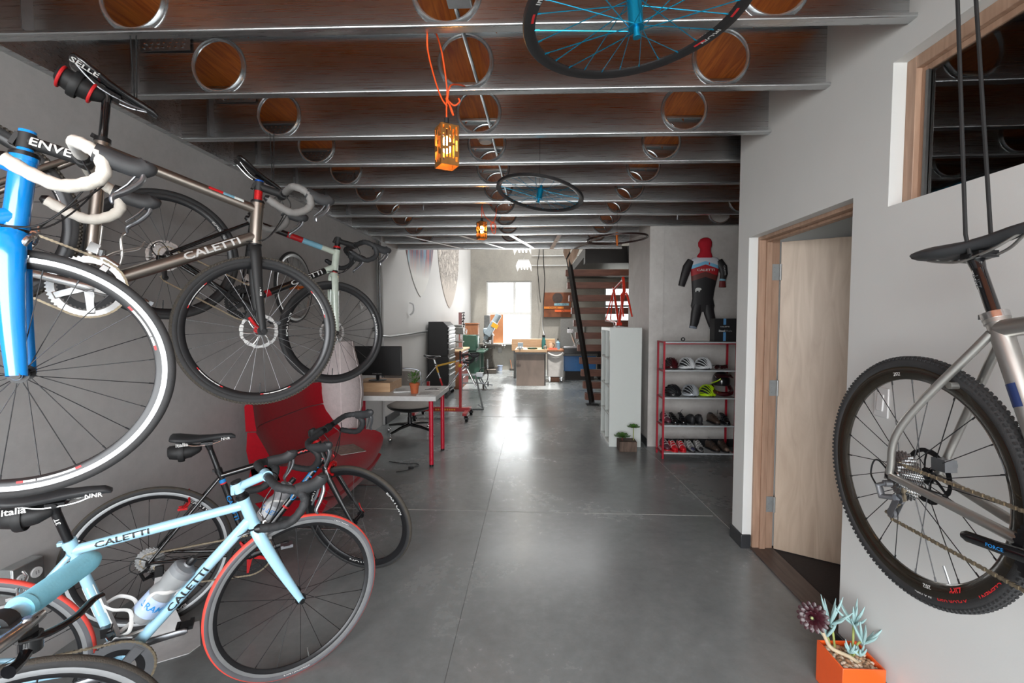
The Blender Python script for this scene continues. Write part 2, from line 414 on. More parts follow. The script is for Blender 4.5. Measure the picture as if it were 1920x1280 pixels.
# ---------------------------------------------------------------- door in the right wall
jx = XR+.056
mb = MB(); jt = .02
mb.bb((jx, DY1-jt, 0), (jx+.125, DY1, DZ)); mb.bb((jx, DY0, 0), (jx+.125, DY0+jt, DZ)); mb.bb((jx, DY0+jt, DZ-jt), (jx+.125, DY1-jt, DZ))
mb.bb((jx+.04, DY1-jt-.014, 0), (jx+.075, DY1-jt, DZ-jt)); mb.bb((jx+.04, DY0+jt, DZ-jt-.014), (jx+.075, DY1-jt-.014, DZ-jt))
fr = struct('door_1', mb, MT['oak'], bevel=.0015)
hx, hy = jx+.13, DY1-.028
dd = V((.86, -.51, 0)).normalized(); dn = V((-dd.y, dd.x, 0))
mb = MB(); L_ = .88; o_ = V((hx, hy, .012)); th = .044
vs = [o_, o_+dd*L_, o_+dd*L_+dn*th, o_+dn*th]
mb._add(vs+[p+V((0, 0, DZ-.045)) for p in vs], [(0,1,2,3), (4,5,6,7), (0,1,5,4), (1,2,6,5), (2,3,7,6), (3,0,4,7)])
obj('door_leaf', mb, MT['birch'], fr, bevel=.0015)
hm = M('satin_hinge', (158, 160, 160), .4, .35)
for z in (.30, 1.05, 1.78):
    mb = MB(); mb.bb((jx+.076, DY1-jt-.003, z-.05), (jx+.122, DY1-jt, z+.05)); mb.cyl((jx+.128, DY1-jt-.008, z-.05), (jx+.128, DY1-jt-.008, z+.05), .007)
    for k in (-.03, 0, .03): mb.cyl((jx+.098, DY1-jt-.005, z+k), (jx+.098, DY1-jt-.003, z+k), .005, n=8)
    obj('hinge', mb, hm, fr)
struct('trim_9', MB().bb((jx-.01, DY0, 0), (jx+.13, DY1, .012)), MT['sill'], bevel=.002)
struct('floor_office', MB().bb((X1+.03, .1, 0), (3.3, 2.99, .006)), MT['mat_dark'])

# ---------------------------------------------------------------- back windows
alu = M('white_aluminium', (205, 205, 202), .4)
def back_window(name, x0, x1, z0, z1, bars):
    mb = MB(); w = .05; y0, y1 = 13.53, 13.60
    mb.bb((x0, y0, z0), (x0+w, y1, z1)); mb.bb((x1-w, y0, z0), (x1, y1, z1)); mb.bb((x0+w, y0, z0), (x1-w, y1, z0+w)); mb.bb((x0+w, y0, z1-w), (x1-w, y1, z1))
    for b in bars: mb.bb((b[0], y0-.004, b[1]), (b[2], y1, b[3]))
    f = struct(name, mb, alu)
    obj('window_pane', MB().bb((x0+w, 13.56, z0+w), (x1-w, 13.566, z1-w)), glass('clear_glass', (.97, .98, .98), .5), f)
    return f
back_window('window_2', WX0, WX1, WZ0, WZ1, [(WX0+.05, 1.635, WX1-.05, 1.715), (-.60, 1.715, -.52, WZ1-.05), (-.96, WZ0+.05, -.89, 1.635)])
back_window('window_3', UX0, UX1, UZ0, UZ1, [(UX0+.05, 1.86, UX1-.05, 1.92)])
struct('trim_10', MB().bb((WX0-.04, 13.36, WZ0-.04), (WX1+.3, 13.53, WZ0)), alu)
tag(obj('plywood_board', MB().bb((WX0+.11, 13.50, WZ0+.0), (-.90, 13.525, 1.64)), MT['ply']), 'orange plywood board standing in the lower corner of the back window', 'board')
struct('ground_outside', MB().bb((-12, 14.2, -.3), (12, 60, -.25)), M('pale_yard', (190, 188, 182), .9))

# ================================================================ light
w = bpy.data.worlds.new('overcast'); scene.world = w; w.use_nodes = True
ns = w.node_tree.nodes; L = w.node_tree.links; bg = ns['Background']
sky = ns.new('ShaderNodeTexSky'); sky.sky_type = 'HOSEK_WILKIE'; sky.turbidity = 9; sky.ground_albedo = .5; sky.sun_direction = (0.2, .3, .9)
mx = ns.new('ShaderNodeMix'); mx.data_type = 'RGBA'; mx.inputs[0].default_value = .9; mx.inputs[7].default_value = (.93, .97, 1.0, 1)
L.new(sky.outputs[0], mx.inputs[6]); L.new(mx.outputs[2], bg.inputs[0]); bg.inputs[1].default_value = 2.0
def area(name, loc, rot, sx, sy, power, col=(1,1,1), spread=PI):
    l = bpy.data.lights.new(name, 'AREA'); l.shape = 'RECTANGLE'; l.size = sx; l.size_y = sy; l.energy = power; l.color = col; l.spread = spread
    o = bpy.data.objects.new(name, l); COL.objects.link(o); o.location = loc; o.rotation_euler = rot; return o
area('daylight_forecourt', (-.38, -5.5, 2.6), (1.35, 0, 0), 9, 5, 900, (.95, .98, 1))
area('daylight_skylight', (.3, 10.7, 5.05), (0, 0, 0), 3.0, 4.0, 90, (1, .99, .97))
area('daylight_back_window', (-.72, 13.64, 1.72), (-PI/2, 0, 0), 1.25, 1.75, 40, (1, 1, 1))
sl = bpy.data.lights.new('sun', 'SUN'); sl.energy = 5; sl.angle = .03; sl.color = (1, .97, .92)
so_ = bpy.data.objects.new('sun', sl); COL.objects.link(so_); so_.rotation_euler = (math.radians(12), math.radians(8), 0)
struct('bounce_ground', MB().bb((-9, -22, -.14), (9, -3.2, -.02)), M('pale_bounce_ground', (206, 204, 198), .9, var=.05, scale=2))  # unseen pale ground added to bounce light up to the deck
view.exposure = .7
# ================================================================ bicycle materials
BK = {}
BK['tyre'] = M('black_tyre_rubber', (44,44,45), .7, var=.12, scale=50, bump=.15, bscale=400)
BK['tyre_brown'] = M('dusty_tyre_rubber', (70,65,58), .85, var=.15, scale=40, bump=.3, bscale=300)
BK['side_grey'] = M('grey_tyre_sidewall', (92,92,96), .65)
BK['tread_red'] = M('red_tyre_tread', (232,78,66), .55, var=.05)
BK['rim_black'] = M('black_anodised_rim', (38,38,40), .28, .3)
BK['rim_track'] = M('machined_brake_track', (176,178,180), .35, .75)
BK['rim_carbon'] = M('glossy_carbon_rim', (40,35,28), .15, .1, var=.25, scale=60, coat=.6)
BK['spoke'] = M('black_spoke', (40,40,42), .35, .6)
BK['spoke_steel'] = M('steel_spoke', (104,104,106), .35, .7)
BK['alloy'] = M('polished_alloy', (208,208,208), .2, .95)
BK['grey_alloy'] = M('satin_grey_alloy', (138,140,144), .35, .85)
BK['black'] = M('satin_black_metal', (26,26,28), .35, .3)
BK['gloss_black'] = M('gloss_black', (18,18,20), .12, .0, coat=.8)
BK['matte_black'] = M('matte_black', (30,30,31), .6)
BK['rubber'] = M('black_hood_rubber', (46,47,49), .55, bump=.05, bscale=500)
BK['chain'] = M('dusty_chain', (150,138,118), .4, .8, var=.2, scale=90)
BK['steel'] = M('cassette_steel', (178,178,178), .25, .95)
BK['white'] = M('white_decal', (208,208,206), .5)
BK['black_ink'] = M('black_decal', (24,24,26), .5)
BK['red'] = M('red_anodised', (196,30,34), .3, .35)
BK['red_decal'] = M('red_decal', (206,40,44), .5)
BK['orange'] = M('orange_anodised', (206,110,40), .3, .5)
BK['cable'] = M('black_cable_housing', (22,22,23), .4)
BK['ti'] = M('brushed_titanium', (150,142,134), .33, .92, var=.04, scale=18)
BK['ti_light'] = M('bead_blasted_titanium', (176,174,170), .38, .9, var=.03)
BK['blue'] = M('bright_blue_paint', (10,136,222), .18, coat=.9, var=.02)
BK['skyblue'] = M('pale_sky_blue_paint', (166,212,234), .2, coat=.8, var=.02)
BK['band_white'] = M('off_white_paint', (226,234,230), .22, coat=.7)
BK['cream'] = M('grey_green_paint', (186,196,184), .25, coat=.6)
BK['frame_black'] = M('gloss_black_paint', (20,20,22), .15, coat=.9)
BK['band_red'] = M('red_paint', (176,28,36), .22, coat=.7)
BK['band_blue'] = M('light_blue_paint', (124,176,198), .25, coat=.7)
BK['decal_blue'] = M('blue_decal', (40,140,214), .35)
BK['teal'] = M('teal_anodised', (22,150,190), .28, .75)
BK['tape_white'] = M('white_bar_tape', (214,208,198), .7, bump=.12, bscale=220)
BK['tape_grey'] = M('grey_bar_tape', (112,110,108), .75, bump=.12, bscale=220)
BK['tape_black'] = M('black_bar_tape', (40,41,43), .7, bump=.2, bscale=160)
BK['yellow'] = M('yellow_paint', (214,164,28), .3, coat=.5)

def arc_text(mb, s, h, R, ang, y, flip=1, mi=0, xs=1.0, C=(0,0,0)):
    """lettering bent round a wheel, in the x-z plane at side offset y, read from that side"""
    C = V(C); sd = -1 if y < 0 else 1
    def fn(u, v):
        a = ang + (-u if sd < 0 else u)*flip/R
        q = R+v*flip
        return C+V((math.cos(a)*q, y, math.sin(a)*q))
    return mb.text(s, h, fn, mi, xs, .02)

def wheel(parent, W, R, tw, o):
    """W: placement matrix (wheel axis = local y, centre at origin). Rim is the part; tyre, spokes, hub ... are its sub-parts"""
    T = W @ Matrix.Rotation(-PI/2, 4, 'X')                 # lathe z -> wheel y
    ri = R-tw*1.75; d = o.get('depth', .026); hw = tw*.75
    rb = MB()
    prof = [(ri+.004, -hw*.8), (ri+.004, hw*.8), (ri+.002, hw), (ri-.011, hw), (ri-d+.004, hw*.55), (ri-d, hw*.25), (ri-d, -hw*.25), (ri-d+.004, -hw*.55), (ri-.011, -hw), (ri+.002, -hw)]
    tr = 1 if o.get('track') else 0
    rb.lathe(prof, 96, T, [0, 0, tr, 0, 0, 0, 0, 0, tr, 0], close=True)
    rim = obj(o.get('name', 'front_wheel'), rb, [o.get('rim', BK['rim_black']), BK['rim_track']], parent)
    if tw and not o.get('bare'):
        tb = MB(); n = 18; pr = []; ms = []
        for k in range(n):
            a = 2*PI*k/n; pr.append((R-tw+tw*math.cos(a), tw*math.sin(a)*.98)); ms.append(1 if (math.cos(2*PI*(k+.5)/n) < .55) else 0)
        tb.lathe(pr, 96, T, ms, close=True)
        if o.get('knob'):
            N = 150
            for k in range(N):
                a = 2*PI*k/N
                for row, (yy, dr) in enumerate(((-.75, -.0045), (-.3, 0), (.3, 0), (.75, -.0045))):
                    aa = a+(row % 2)*PI/N; q = V((math.cos(aa), 0, math.sin(aa)))
                    Rm = Matrix(((q.x, 0, -q.z), (0, 1, 0), (q.z, 0, q.x)))
                    tb.box(W @ (q*(R-.001+dr)+V((0, yy*tw, 0))), (.005, tw*.34, .007), W.to_3x3() @ Rm)
        obj('tyre', tb, [o.get('tread', BK['tyre']), o.get('side', BK['tyre'])], rim)
    # hub
    hwid = o.get('hub', .05); hb = MB()
    hc = o.get('hubmat', BK['black'])
    fr_ = .021; dr = o.get('drive')
    yr, yl = (-.020, .034) if dr else (-.034, .034)
    for y in (yr, yl): hb.cyl(W @ V((0, y-.0016, 0)), W @ V((0, y+.0016, 0)), fr_, n=24)
    hb.cyl(W @ V((0, yr, 0)), W @ V((0, yl, 0)), o.get('hubr', .012), n=18); hb.cyl(W @ V((0, -hwid, 0)), W @ V((0, hwid, 0)), .0085, n=14)
    hb.cyl(W @ V((0, -hwid-.006, 0)), W @ V((0, -hwid, 0)), .011, n=16); hb.cyl(W @ V((0, hwid, 0)), W @ V((0, hwid+.006, 0)), .011, n=16)
    obj('hub', hb, hc, rim)
    # spokes
    sb = MB(); N = o.get('spokes', 24); rr = ri-d+.002; sr = o.get('sr', .0013); cross = o.get('cross', 0)
    for k in range(N):
        a = 2*PI*k/N+o.get('phase', 0); s_ = -1 if k % 2 else 1; y = yr if s_ < 0 else yl
        ha = a+(cross*(1 if (k//2) % 2 else -1))
        sb.cyl(W @ V((math.cos(ha)*fr_*.9, y, math.sin(ha)*fr_*.9)), W @ V((math.cos(a)*rr, y*.05, math.sin(a)*rr)), sr, n=5, caps=False)
        sb.cyl(W @ V((math.cos(a)*(rr-.014), y*.09, math.sin(a)*(rr-.014))), W @ V((math.cos(a)*rr, y*.05, math.sin(a)*rr)), sr*1.7, n=5)
    obj('spoke_lacing', sb, o.get('spokemat', BK['spoke']), rim)
    if not o.get('bare'):
        a = o.get('valve', -1.2); obj('valve_stem', MB().cyl(W @ V((math.cos(a)*(rr-.045), 0, math.sin(a)*(rr-.045))), W @ V((math.cos(a)*rr, 0, math.sin(a)*rr)), .003, n=8), o.get('valvemat', BK['black']), rim)
    # lettering and stickers on the rim sides
    for (s, h, ang, mat, flip, xs, *rest) in o.get('text', []):
        for side in (-1, 1):
            tb = MB(); yo = hw*.86 if not rest else rest[1]; rad = (ri-d*.52) if not rest else rest[0]
            if len(rest) > 2: yo = rest[1]
            arc_text(tb, s, h, rad, ang, side*(yo+.0009), flip, xs=xs)
            tb.v = [W @ p for p in tb.v]
            obj('lettering', tb, mat, rim, smooth=0)
    for (a0, a1, mat, r0, r1) in o.get('bands', []):
        for side in (-1, 1):
            tb = MB(); n = 14; ls = []
            for k in range(n+1):
                a = a0+(a1-a0)*k/n; ls += [W @ V((math.cos(a)*q, side*(yy), math.sin(a)*q)) for q, yy in ((ri-d*r0, hw*(1.0-.45*r0)+.0007), (ri-d*r1, hw*(1.0-.45*r1)+.0007))]
            tb._add(ls, [(2*k, 2*k+1, 2*k+3, 2*k+2) for k in range(n)])
            obj('rim_sticker', tb, mat, rim, smooth=0)
    if o.get('disc'):
        db = MB(); y = .040; T2 = W @ Matrix.Translation((0, y, 0)) @ Matrix.Rotation(-PI/2, 4, 'X')
        N = 72; ro = .080
        out = [(math.cos(2*PI*k/N)*(ro-(.0025 if k % 6 < 2 else 0)), math.sin(2*PI*k/N)*(ro-(.0025 if k % 6 < 2 else 0))) for k in range(N)]
        inn = [(math.cos(2*PI*k/N)*(.064+(.004 if k % 12 < 5 else 0)), math.sin(2*PI*k/N)*(.064+(.004 if k % 12 < 5 else 0))) for k in range(N)]
        db.ring2d(out, inn, .0018, T2)
        for k in range(6):
            a = 2*PI*k/6; db.tube([T2 @ V((math.cos(a)*.02, math.sin(a)*.02, 0)), T2 @ V((math.cos(a+.35)*.045, math.sin(a+.35)*.045, 0)), T2 @ V((math.cos(a+.5)*.066, math.sin(a+.5)*.066, 0))], .0035, 6, sq=(1, .35))
        db.lathe([(.012, -.002), (.024, -.002), (.024, .002), (.012, .002)], 24, T2, close=True)
        obj('disc_rotor', db, BK[o['disc']], rim)
    if dr:
        cb = MB(); nt = o.get('cogs', 10)
        for k in range(nt):
            t = k/(nt-1); r0_ = o.get('cog_r', .056); r = r0_-(r0_-.022)*t; yy = -.0245-.0265*t; T2 = W @ Matrix.Translation((0, yy, 0)) @ Matrix.Rotation(-PI/2, 4, 'X')
            nn = int(r*2*PI/.0127)*4
            out = [(math.cos(2*PI*q/nn)*(r+(.003 if q % 4 in (1, 2) else -.001)), math.sin(2*PI*q/nn)*(r+(.003 if q % 4 in (1, 2) else -.001))) for q in range(nn)]
            inn = [(math.cos(2*PI*q/nn)*max(.014, r*.62), math.sin(2*PI*q/nn)*max(.014, r*.62)) for q in range(nn)]
            cb.ring2d(out, inn, .0016, T2)
        cb.cyl(W @ V((0, -.022, 0)), W @ V((0, -.054, 0)), .016, n=18)
        obj('cassette', cb, BK['steel'], rim)
    return rim

def tube_text(mb, s, h, a, b, r, up, t=.5, xs=1.0, mi=0, flip=1, bold=.02):
    """lettering wrapped round a tube a->b of radius r; up points where the middle of the letters faces"""
    a, b = V(a), V(b); ax = (b-a).normalized()*flip; nrm = V(up); nrm = (nrm-ax*nrm.dot(ax)).normalized(); vy = nrm.cross(ax)
    c = a+(b-a)*t
    def fn(u, v):
        th = v/r
        return c+ax*u+(nrm*math.cos(th)+vy*math.sin(th))*(r+.0009)
    return mb.text(s, h, fn, mi, xs, bold)

def bike(name, label, g, p, o, cat='bicycle', group=None):
    root = thing(name, label, cat, (p['x'], p['y'], p['z']), (p['roll'], p['pitch'], p['yaw']), group)
    R = g['R']; ra = V((0, 0, R)); bb = V((math.sqrt(g['cs']**2-g['drop']**2), 0, R-g['drop'])); fa = V((g['wb'], 0, R))
    h = math.radians(g['hta']); ax = V((-math.cos(h), 0, math.sin(h))); nn = V((-math.sin(h), 0, -math.cos(h)))
    base = fa+nn*g['rake']; crown = base+ax*math.sqrt(g['ac']**2-g['rake']**2); ht = crown+ax*g['htl']
    s_ = math.radians(g['sta']); sx = V((-math.cos(s_), 0, math.sin(s_))); st = bb+sx*g['stl']; sad = bb+sx*g['sph']
    S = Matrix.Translation(crown) @ Matrix.Rotation(p['steer'], 4, ax) @ Matrix.Translation(-crown)
    fr = o.get('fr', 1.0); FM = o['frame']
    rh, rt, rd, rs, rc = .0185*fr, .0150*fr, .0175*fr, .0150*fr, .0085*fr
    tt0 = bb+sx*(g['stl']-.028); tt1 = ht-ax*.03; dt1 = crown+ax*.035
    # ---- frame
    mb = MB()
    mb.tube([crown, ht], rh, 20); mb.tube([crown, crown+ax*.012], rh*1.09, 20); mb.tube([ht-ax*.012, ht], rh*1.09, 20)
    mb.tube([bb, st], rs, 18); mb.tube([tt0, tt1], rt, 18); mb.tube([bb, dt1], rd, 18)
    mb.cyl(bb+V((0, -.034, 0)), bb+V((0, .034, 0)), .021, n=22)
    ow = .068
    for s in (-1, 1):
        mb.tube(smooth_path([bb+V((-.01, s*.022, 0)), bb+(ra-bb)*.45+V((0, s*.038, 0)), ra+V((.01, s*ow, 0))], 5), lerp_list([rc*1.15, rc, rc*.8], 11), 12)
        bend = o.get('stay_bend', 0.0)
        mid = ra+(tt0-ra)*.45+V((-.02*bend, s*(.052+.01*bend), -.012*bend))
        mb.tube(smooth_path([ra+V((.004, s*ow, .004)), mid, tt0+V((-.006, s*.014, -.01))], 6), lerp_list([rc*.75, rc*.85, rc*.85], 13), 12)
        mb.prism([(-.014, -.014), (.016, -.008), (.012, .016), (-.008, .016)], .006, Matrix.Translation(ra+V((0, s*ow, 0))) @ Matrix.Rotation(PI/2, 4, 'X'))
    br = ra+(tt0-ra)*.66; mb.cyl(br+V((-.008, -.036, 0)), br+V((-.008, .036, 0)), rc*.75, n=10)
    mb.cyl(st-sx*.014, st, rs*1.16, n=20)
    fo = obj('frame', mb, FM, root)
    for (which, t0, t1, mat) in o.get('bands', []):
        a, b, r = {'tt': (tt0, tt1, rt), 'dt': (bb, dt1, rd), 'st': (bb, st, rs), 'ht': (crown, ht, rh)}[which]
        obj('paint_band', MB().tube([a+(b-a)*t0, a+(b-a)*t1], r+.0006, 20), mat, fo)
    for (which, t0, t1, aw, mat, up) in o.get('strips', []):
        a, b, r = {'tt': (tt0, tt1, rt), 'dt': (bb, dt1, rd), 'st': (bb, st, rs), 'ht': (crown, ht, rh)}[which]
        axs = (b-a).normalized(); n1 = V(up); n1 = (n1-axs*n1.dot(axs)).normalized(); n2 = n1.cross(axs); ls = []
        for k in range(7):
            th = aw*(k/6-.5)
            for t in (t0, t1): ls.append(a+(b-a)*t+(n1*math.cos(th)+n2*math.sin(th))*(r+.0011))
        obj('paint_strip', MB()._add(ls, [(2*k, 2*k+1, 2*k+3, 2*k+2) for k in range(6)]), mat, fo)
    for (which, s, hh, t, xs, mat, flip, up) in o.get('logos', []):
        a, b, r = {'tt': (tt0, tt1, rt), 'dt': (bb, dt1, rd), 'st': (bb, st, rs), 'ht': (crown, ht, rh)}[which]
        tb = MB(); tube_text(tb, s, hh, a, b, r+.0007, up, t, xs, 0, flip); obj('lettering', tb, mat, fo, smooth=0)
    # seat collar
    obj('seat_collar', MB().cyl(st-sx*.004, st+sx*.012, rs*1.22, n=20).box(st+sx*.004+V((-rs*1.3, 0, 0)), (.014, .016, .012)), o.get('collar', BK['black']), root)
    # ---- fork (turns with the steering)
    fb = MB(S)
    fb.cyl(crown-ax*.004, crown-ax*.03, rh*1.08, rh*1.0, n=20)
    fw = o.get('fork_w', 1.0); fkr = o.get('fork_r', [.017*fw, .0165*fw, .0135*fw, .0095*fw, .0085*fw])
    for s in (-1, 1):
        c5 = crown-ax*.055; pts = smooth_path([crown-ax*.012+V((0, s*.012, 0)), c5+V((.002, s*.032, 0)), c5+(fa-c5)*.5+V((-.002, s*.041, 0)), c5+(fa-c5)*.95+V((0, s*.0475, 0)), fa+V((0, s*.0485, 0))], 6)
        fb.tube(pts, lerp_list(fkr, len(pts)), 14, sq=(1.15, .8), up=(1, 0, 0))
        fb.cyl(fa+V((0, s*.043, 0)), fa+V((0, s*.054, 0)), .0115, n=16)
    fk = obj('fork', fb, o.get('fork', FM), root)
    for (s, hh, t, mat) in o.get('fork_logo', []):
        a, b = c5+V((.002, -.036, 0)), fa+V((0, -.049, 0)); tb = MB(S); tube_text(tb, s, hh, a, b, .0105, (0, -1, 0), t, 1.25, 0, -1); obj('lettering', tb, mat, fk, smooth=0)
    for (t0, t1, mat) in o.get('fork_bands', []):
        a, b = c5+(fa-c5)*.5+V((-.002, -.041, 0)), fa+V((0, -.0475, 0)); a_ = a+(b-a)*t0; b_ = a+(b-a)*t1
        ls = []; 
        for q in (a_, b_): ls += [q+V((-.0045, -.0112, 0)), q+V((.0045, -.0112, 0))]
        obj('fork_decal', MB(S)._add(ls, [(0, 1, 3, 2)]), mat, fk, smooth=0)
    obj('quick_release', MB(S).cyl(fa+V((0, -.058, 0)), fa+V((0, .062, 0)), .0035, n=8).cyl(fa+V((0, -.061, 0)), fa+V((0, -.053, 0)), .009, n=16).cyl(fa+V((0, .053, 0)), fa+V((0, .063, 0)), .008, n=12).tube([fa+V((0, .063, 0)), fa+V((-.02, .07, .02)), fa+V((-.03, .072, .05))], [.005, .004, .004], 8), o.get('qr', BK['black']), fk)
    # ---- headset, spacers, stem
    sp = o.get('spacer', .03); top = ht+ax*sp
    hb = MB(S); hb.cyl(crown-ax*.006, crown+ax*.001, rh*1.16, n=22); hb.cyl(ht, ht+ax*.007, rh*1.14, n=22); hb.cyl(ht+ax*.007, ht+ax*.012, rh*1.0, n=22)
    obj('headset', hb, o.get('headset', BK['black']), root)
    hb = MB(S); q = .012
    while q < sp-.001: hb.cyl(ht+ax*q, ht+ax*(min(q+.0095, sp)), .0165, n=20); q += .010
    if sp > .014: obj('headset_spacer', hb, o.get('spacermat', BK['black']), root)
    sl = o.get('stem', .10); sa = math.radians(o.get('stem_ang', -6)); fwd = (-nn); sd = (fwd*math.cos(sa)+ax*math.sin(sa)); sc = top+ax*.02; bc = sc+sd*sl
    sb = MB(S); sb.cyl(top, top+ax*.04, .0185, n=22); sb.tube([sc, sc+sd*.03, bc-sd*.012], [.0185, .0165, .0175], 18); sb.cyl(bc+V((0, -.021, 0)), bc+V((0, .021, 0)), .0205, n=22)
    sb.cyl(top+ax*.04, top+ax*.043, .0165, n=20)
    sb.box(sc-fwd*.021+V((0, 0, 0)), (.010, .022, .034))
    stm = obj('stem', sb, o.get('stemmat', BK['matte_black']), root)
    if o.get('stem_logo'):
        tb = MB(S); tube_text(tb, o['stem_logo'], .022, sc, bc, .0180, (0, -1, .1), .44, 1.15); obj('lettering', tb, BK['white'], stm, smooth=0)
    if o.get('cap'): obj('top_cap', MB(S).cyl(top+ax*.04, top+ax*.047, .0178, n=20), o['cap'], stm)
    for dz in (-.012, .012):
        pass
    # ---- handlebar
    bt = math.radians(o.get('bar_tilt', -4)); bx = V((math.cos(bt), 0, math.sin(bt))); bz = V((-math.sin(bt), 0, math.cos(bt)))
    def B(x, y, z): return bc+bx*x+bz*z+V((0, y, 0))
    HW = o.get('bar_w', .205); rc_, dp = o.get('reach', .082), o.get('drop', .125)
    if o.get('flat_bar'):
        hb = MB(S); hb.tube([B(-.03, -.34, .0), B(-.012, -.2, .0), B(0, -.06, 0), B(0, .06, 0), B(-.012, .2, .0), B(-.03, .34, .0)], [.0115, .0115, .0155, .0155, .0115, .0115], 16)
        hbr = obj('handlebar', hb, o['barmat'], root)
        for s in (-1, 1):
            gb = MB(S); a, b = B(-.0165, s*.222, 0), B(-.0305, s*.345, 0)
            n = 14; gb.tube([a+(b-a)*(k/n) for k in range(n+1)], [.0150]+[.0157]*(n-2)+[.0148, .0110], 22); gb.tube([a-(b-a)*.03, a+(b-a)*.03], .0172, 22)
            obj('grip', gb, o['tape'], hbr)
            lb = MB(S); c = B(-.010, s*.185, -.0)
            lb.tube([B(-.008, s*.178, 0), B(-.011, s*.196, 0)], .0175, 18); lb.box(B(.012, s*.187, -.004), (.028, .022, .02))
            lv = obj('brake_lever', lb, BK['matte_black'], root)
            ml = MB(S); ml.tube([B(.016, s*.212, .000), B(.022, s*.185, .002), B(.026, s*.13, .002), B(.024, s*.09, .002)], [.006, .0085, .0085, .006], 12)
            ml.cyl(B(.022, s*.188, .008), B(.022, s*.188, .012), .0045, n=12); ml.cyl(B(.026, s*.13, .009), B(.026, s*.13, .0115), .003, n=10)
            obj('brake_reservoir', ml, BK['alloy'], lv)
            ml = MB(S); ml.tube(smooth_path([B(.022, s*.175, -.010), B(.034, s*.200, -.016), B(.038, s*.235, -.018), B(.030, s*.270, -.018), B(.034, s*.283, -.017)], 5), lerp_list([.006, .008, .006, .0055, .005], 21), 10, sq=(.5, 1), up=(0, 0, 1))
            ml.cyl(B(.024, s*.19, -.03), B(.024, s*.19, -.010), .012, n=18); ml.tube([B(.024, s*.19, -.025), B(.032, s*.17, -.03), B(.034, s*.155, -.03)], [.008, .006, .008], 10)
            obj('lever_blade', ml, BK['gloss_black'], lv)
    else:
        hb = MB(S); hb.tube([B(0, -.05, 0), B(0, .05, 0)], .0155, 18)
        hbr = obj('handlebar', hb, o.get('barmat', BK['black']), root)
        lm = o.get('levermat', BK['grey_alloy'])
        for s in (-1, 1):
            ctr = [(0, .05, 0), (0, .13, 0), (.006, HW-.035, -.001), (.034, HW-.004, -.004), (rc_*.78, HW+.002, -.012), (rc_+.006, HW+.004, -dp*.36), (rc_-.004, HW+.007, -dp*.66), (rc_*.5, HW+.010, -dp*.95), (-.01, HW+.011, -dp), (-.062, HW+.011, -dp+.004)]
            pts = smooth_path([B(x, s*y, z) for x, y, z in ctr], 5)
            n = len(pts); rr_ = [.0155+.0011*math.sin(k*2.1) for k in range(n)]
            obj('bar_tape', MB(S).tube(pts, rr_, 14), o['tape'], hbr)
            e = pts[-1]; obj('bar_plug', MB(S).tube([e, e-bx*.004, e-bx*.014], [.0158, .015, .008], 14), BK['black'], hbr)
            hd = MB(S); hp = [B(rc_*.62, s*(HW+.001), -.008), B(rc_*.62+.03, s*HW, -.004), B(rc_*.62+.06, s*(HW-.001), .001), B(rc_*.62+.085, s*(HW-.003), .010), B(rc_*.62+.098, s*(HW-.004), .026), B(rc_*.62+.099, s*(HW-.004), .036)]
            hp = smooth_path(hp, 4)
            hd.tube(hp, lerp_list([.0185, .0195, .0185, .0200, .0190, .0105], len(hp)), 14, sq=(1.28, .85), up=(0, 0, 1))
            hood = obj('brake_lever', hd, BK['rubber'], root)
            lv = MB(S); lx = rc_*.62+.088
            lp = smooth_path([B(lx+.008, s*(HW-.003), .012), B(lx+.016, s*(HW-.001), -.018), B(lx+.006, s*(HW+.006), -.055), B(lx-.010, s*(HW+.014), -.088), B(lx-.004, s*(HW+.018), -.104)], 5)
            lv.tube(lp, lerp_list([.0105, .0115, .0115, .0105, .0055], len(lp)), 12, sq=(.62, 1), up=(1, 0, 0))
            obj('lever_blade', lv, lm, hood)
            sv = MB(S); lp = [B(lx+.002, s*(HW-.004), -.004), B(lx-.004, s*(HW-.010), -.04), B(lx-.018, s*(HW-.014), -.078)]
            sv.tube(lp, [.008, .0085, .006], 10, sq=(.4, 1), up=(1, 0, 0)); sv.box(B(lx+.012, s*(HW-.003), .02), (.008, .02, .024))
            obj('shift_paddle', sv, lm, hood)
    # ---- cables
    cbm = o.get('cablemat', BK['cable'])
    if not o.get('flat_bar'):
        for k, s in enumerate((-1, 1)):
            a = S @ B(.01, s*.045, -.012)
            tgt = bb+(dt1-bb)*.86+V((.012, s*.018, .008))
            m1 = S @ (bc+fwd*.045+V((0, s*.05, -.075)))
            obj('shift_cable', MB().tube(smooth_path([a, m1, (m1+tgt)/2+V((.03, -s*.01, -.045)), tgt], 7), .0024, 7), cbm, root)
    # ---- seatpost and saddle
    pb = MB(); pb.tube([st-sx*.02, sad-sx*.062], .0136, 18); pb.tube([sad-sx*.066, sad-sx*.045, sad-sx*.036], [.0138, .0165, .018], 16)
    po = obj('seatpost', pb, o.get('postmat', BK['gloss_black']), root)
    clx = V((o.get('setback', -.012), 0, 0))
    obj('saddle_clamp', MB().box(sad-sx*.03+clx*.5, (.05, .046, .016)).cyl(sad-sx*.03+clx*.5+V((0, -.028, 0)), sad-sx*.03+clx*.5+V((0, .028, 0)), .007), BK['black'], po)
    if o.get('post_logo'):
        tb = MB(); tube_text(tb, o['post_logo'], .013, st, sad, .0142, (0, -1, 0), .5, 1.2, 0, 1); obj('lettering', tb, o.get('post_ink', BK['white']), po, smooth=0)
    so = sad+clx+V((0, 0, .0)); stl = math.radians(o.get('saddle_tilt', 0))
    sT = Matrix.Translation(so) @ Matrix.Rotation(-stl, 4, 'Y')
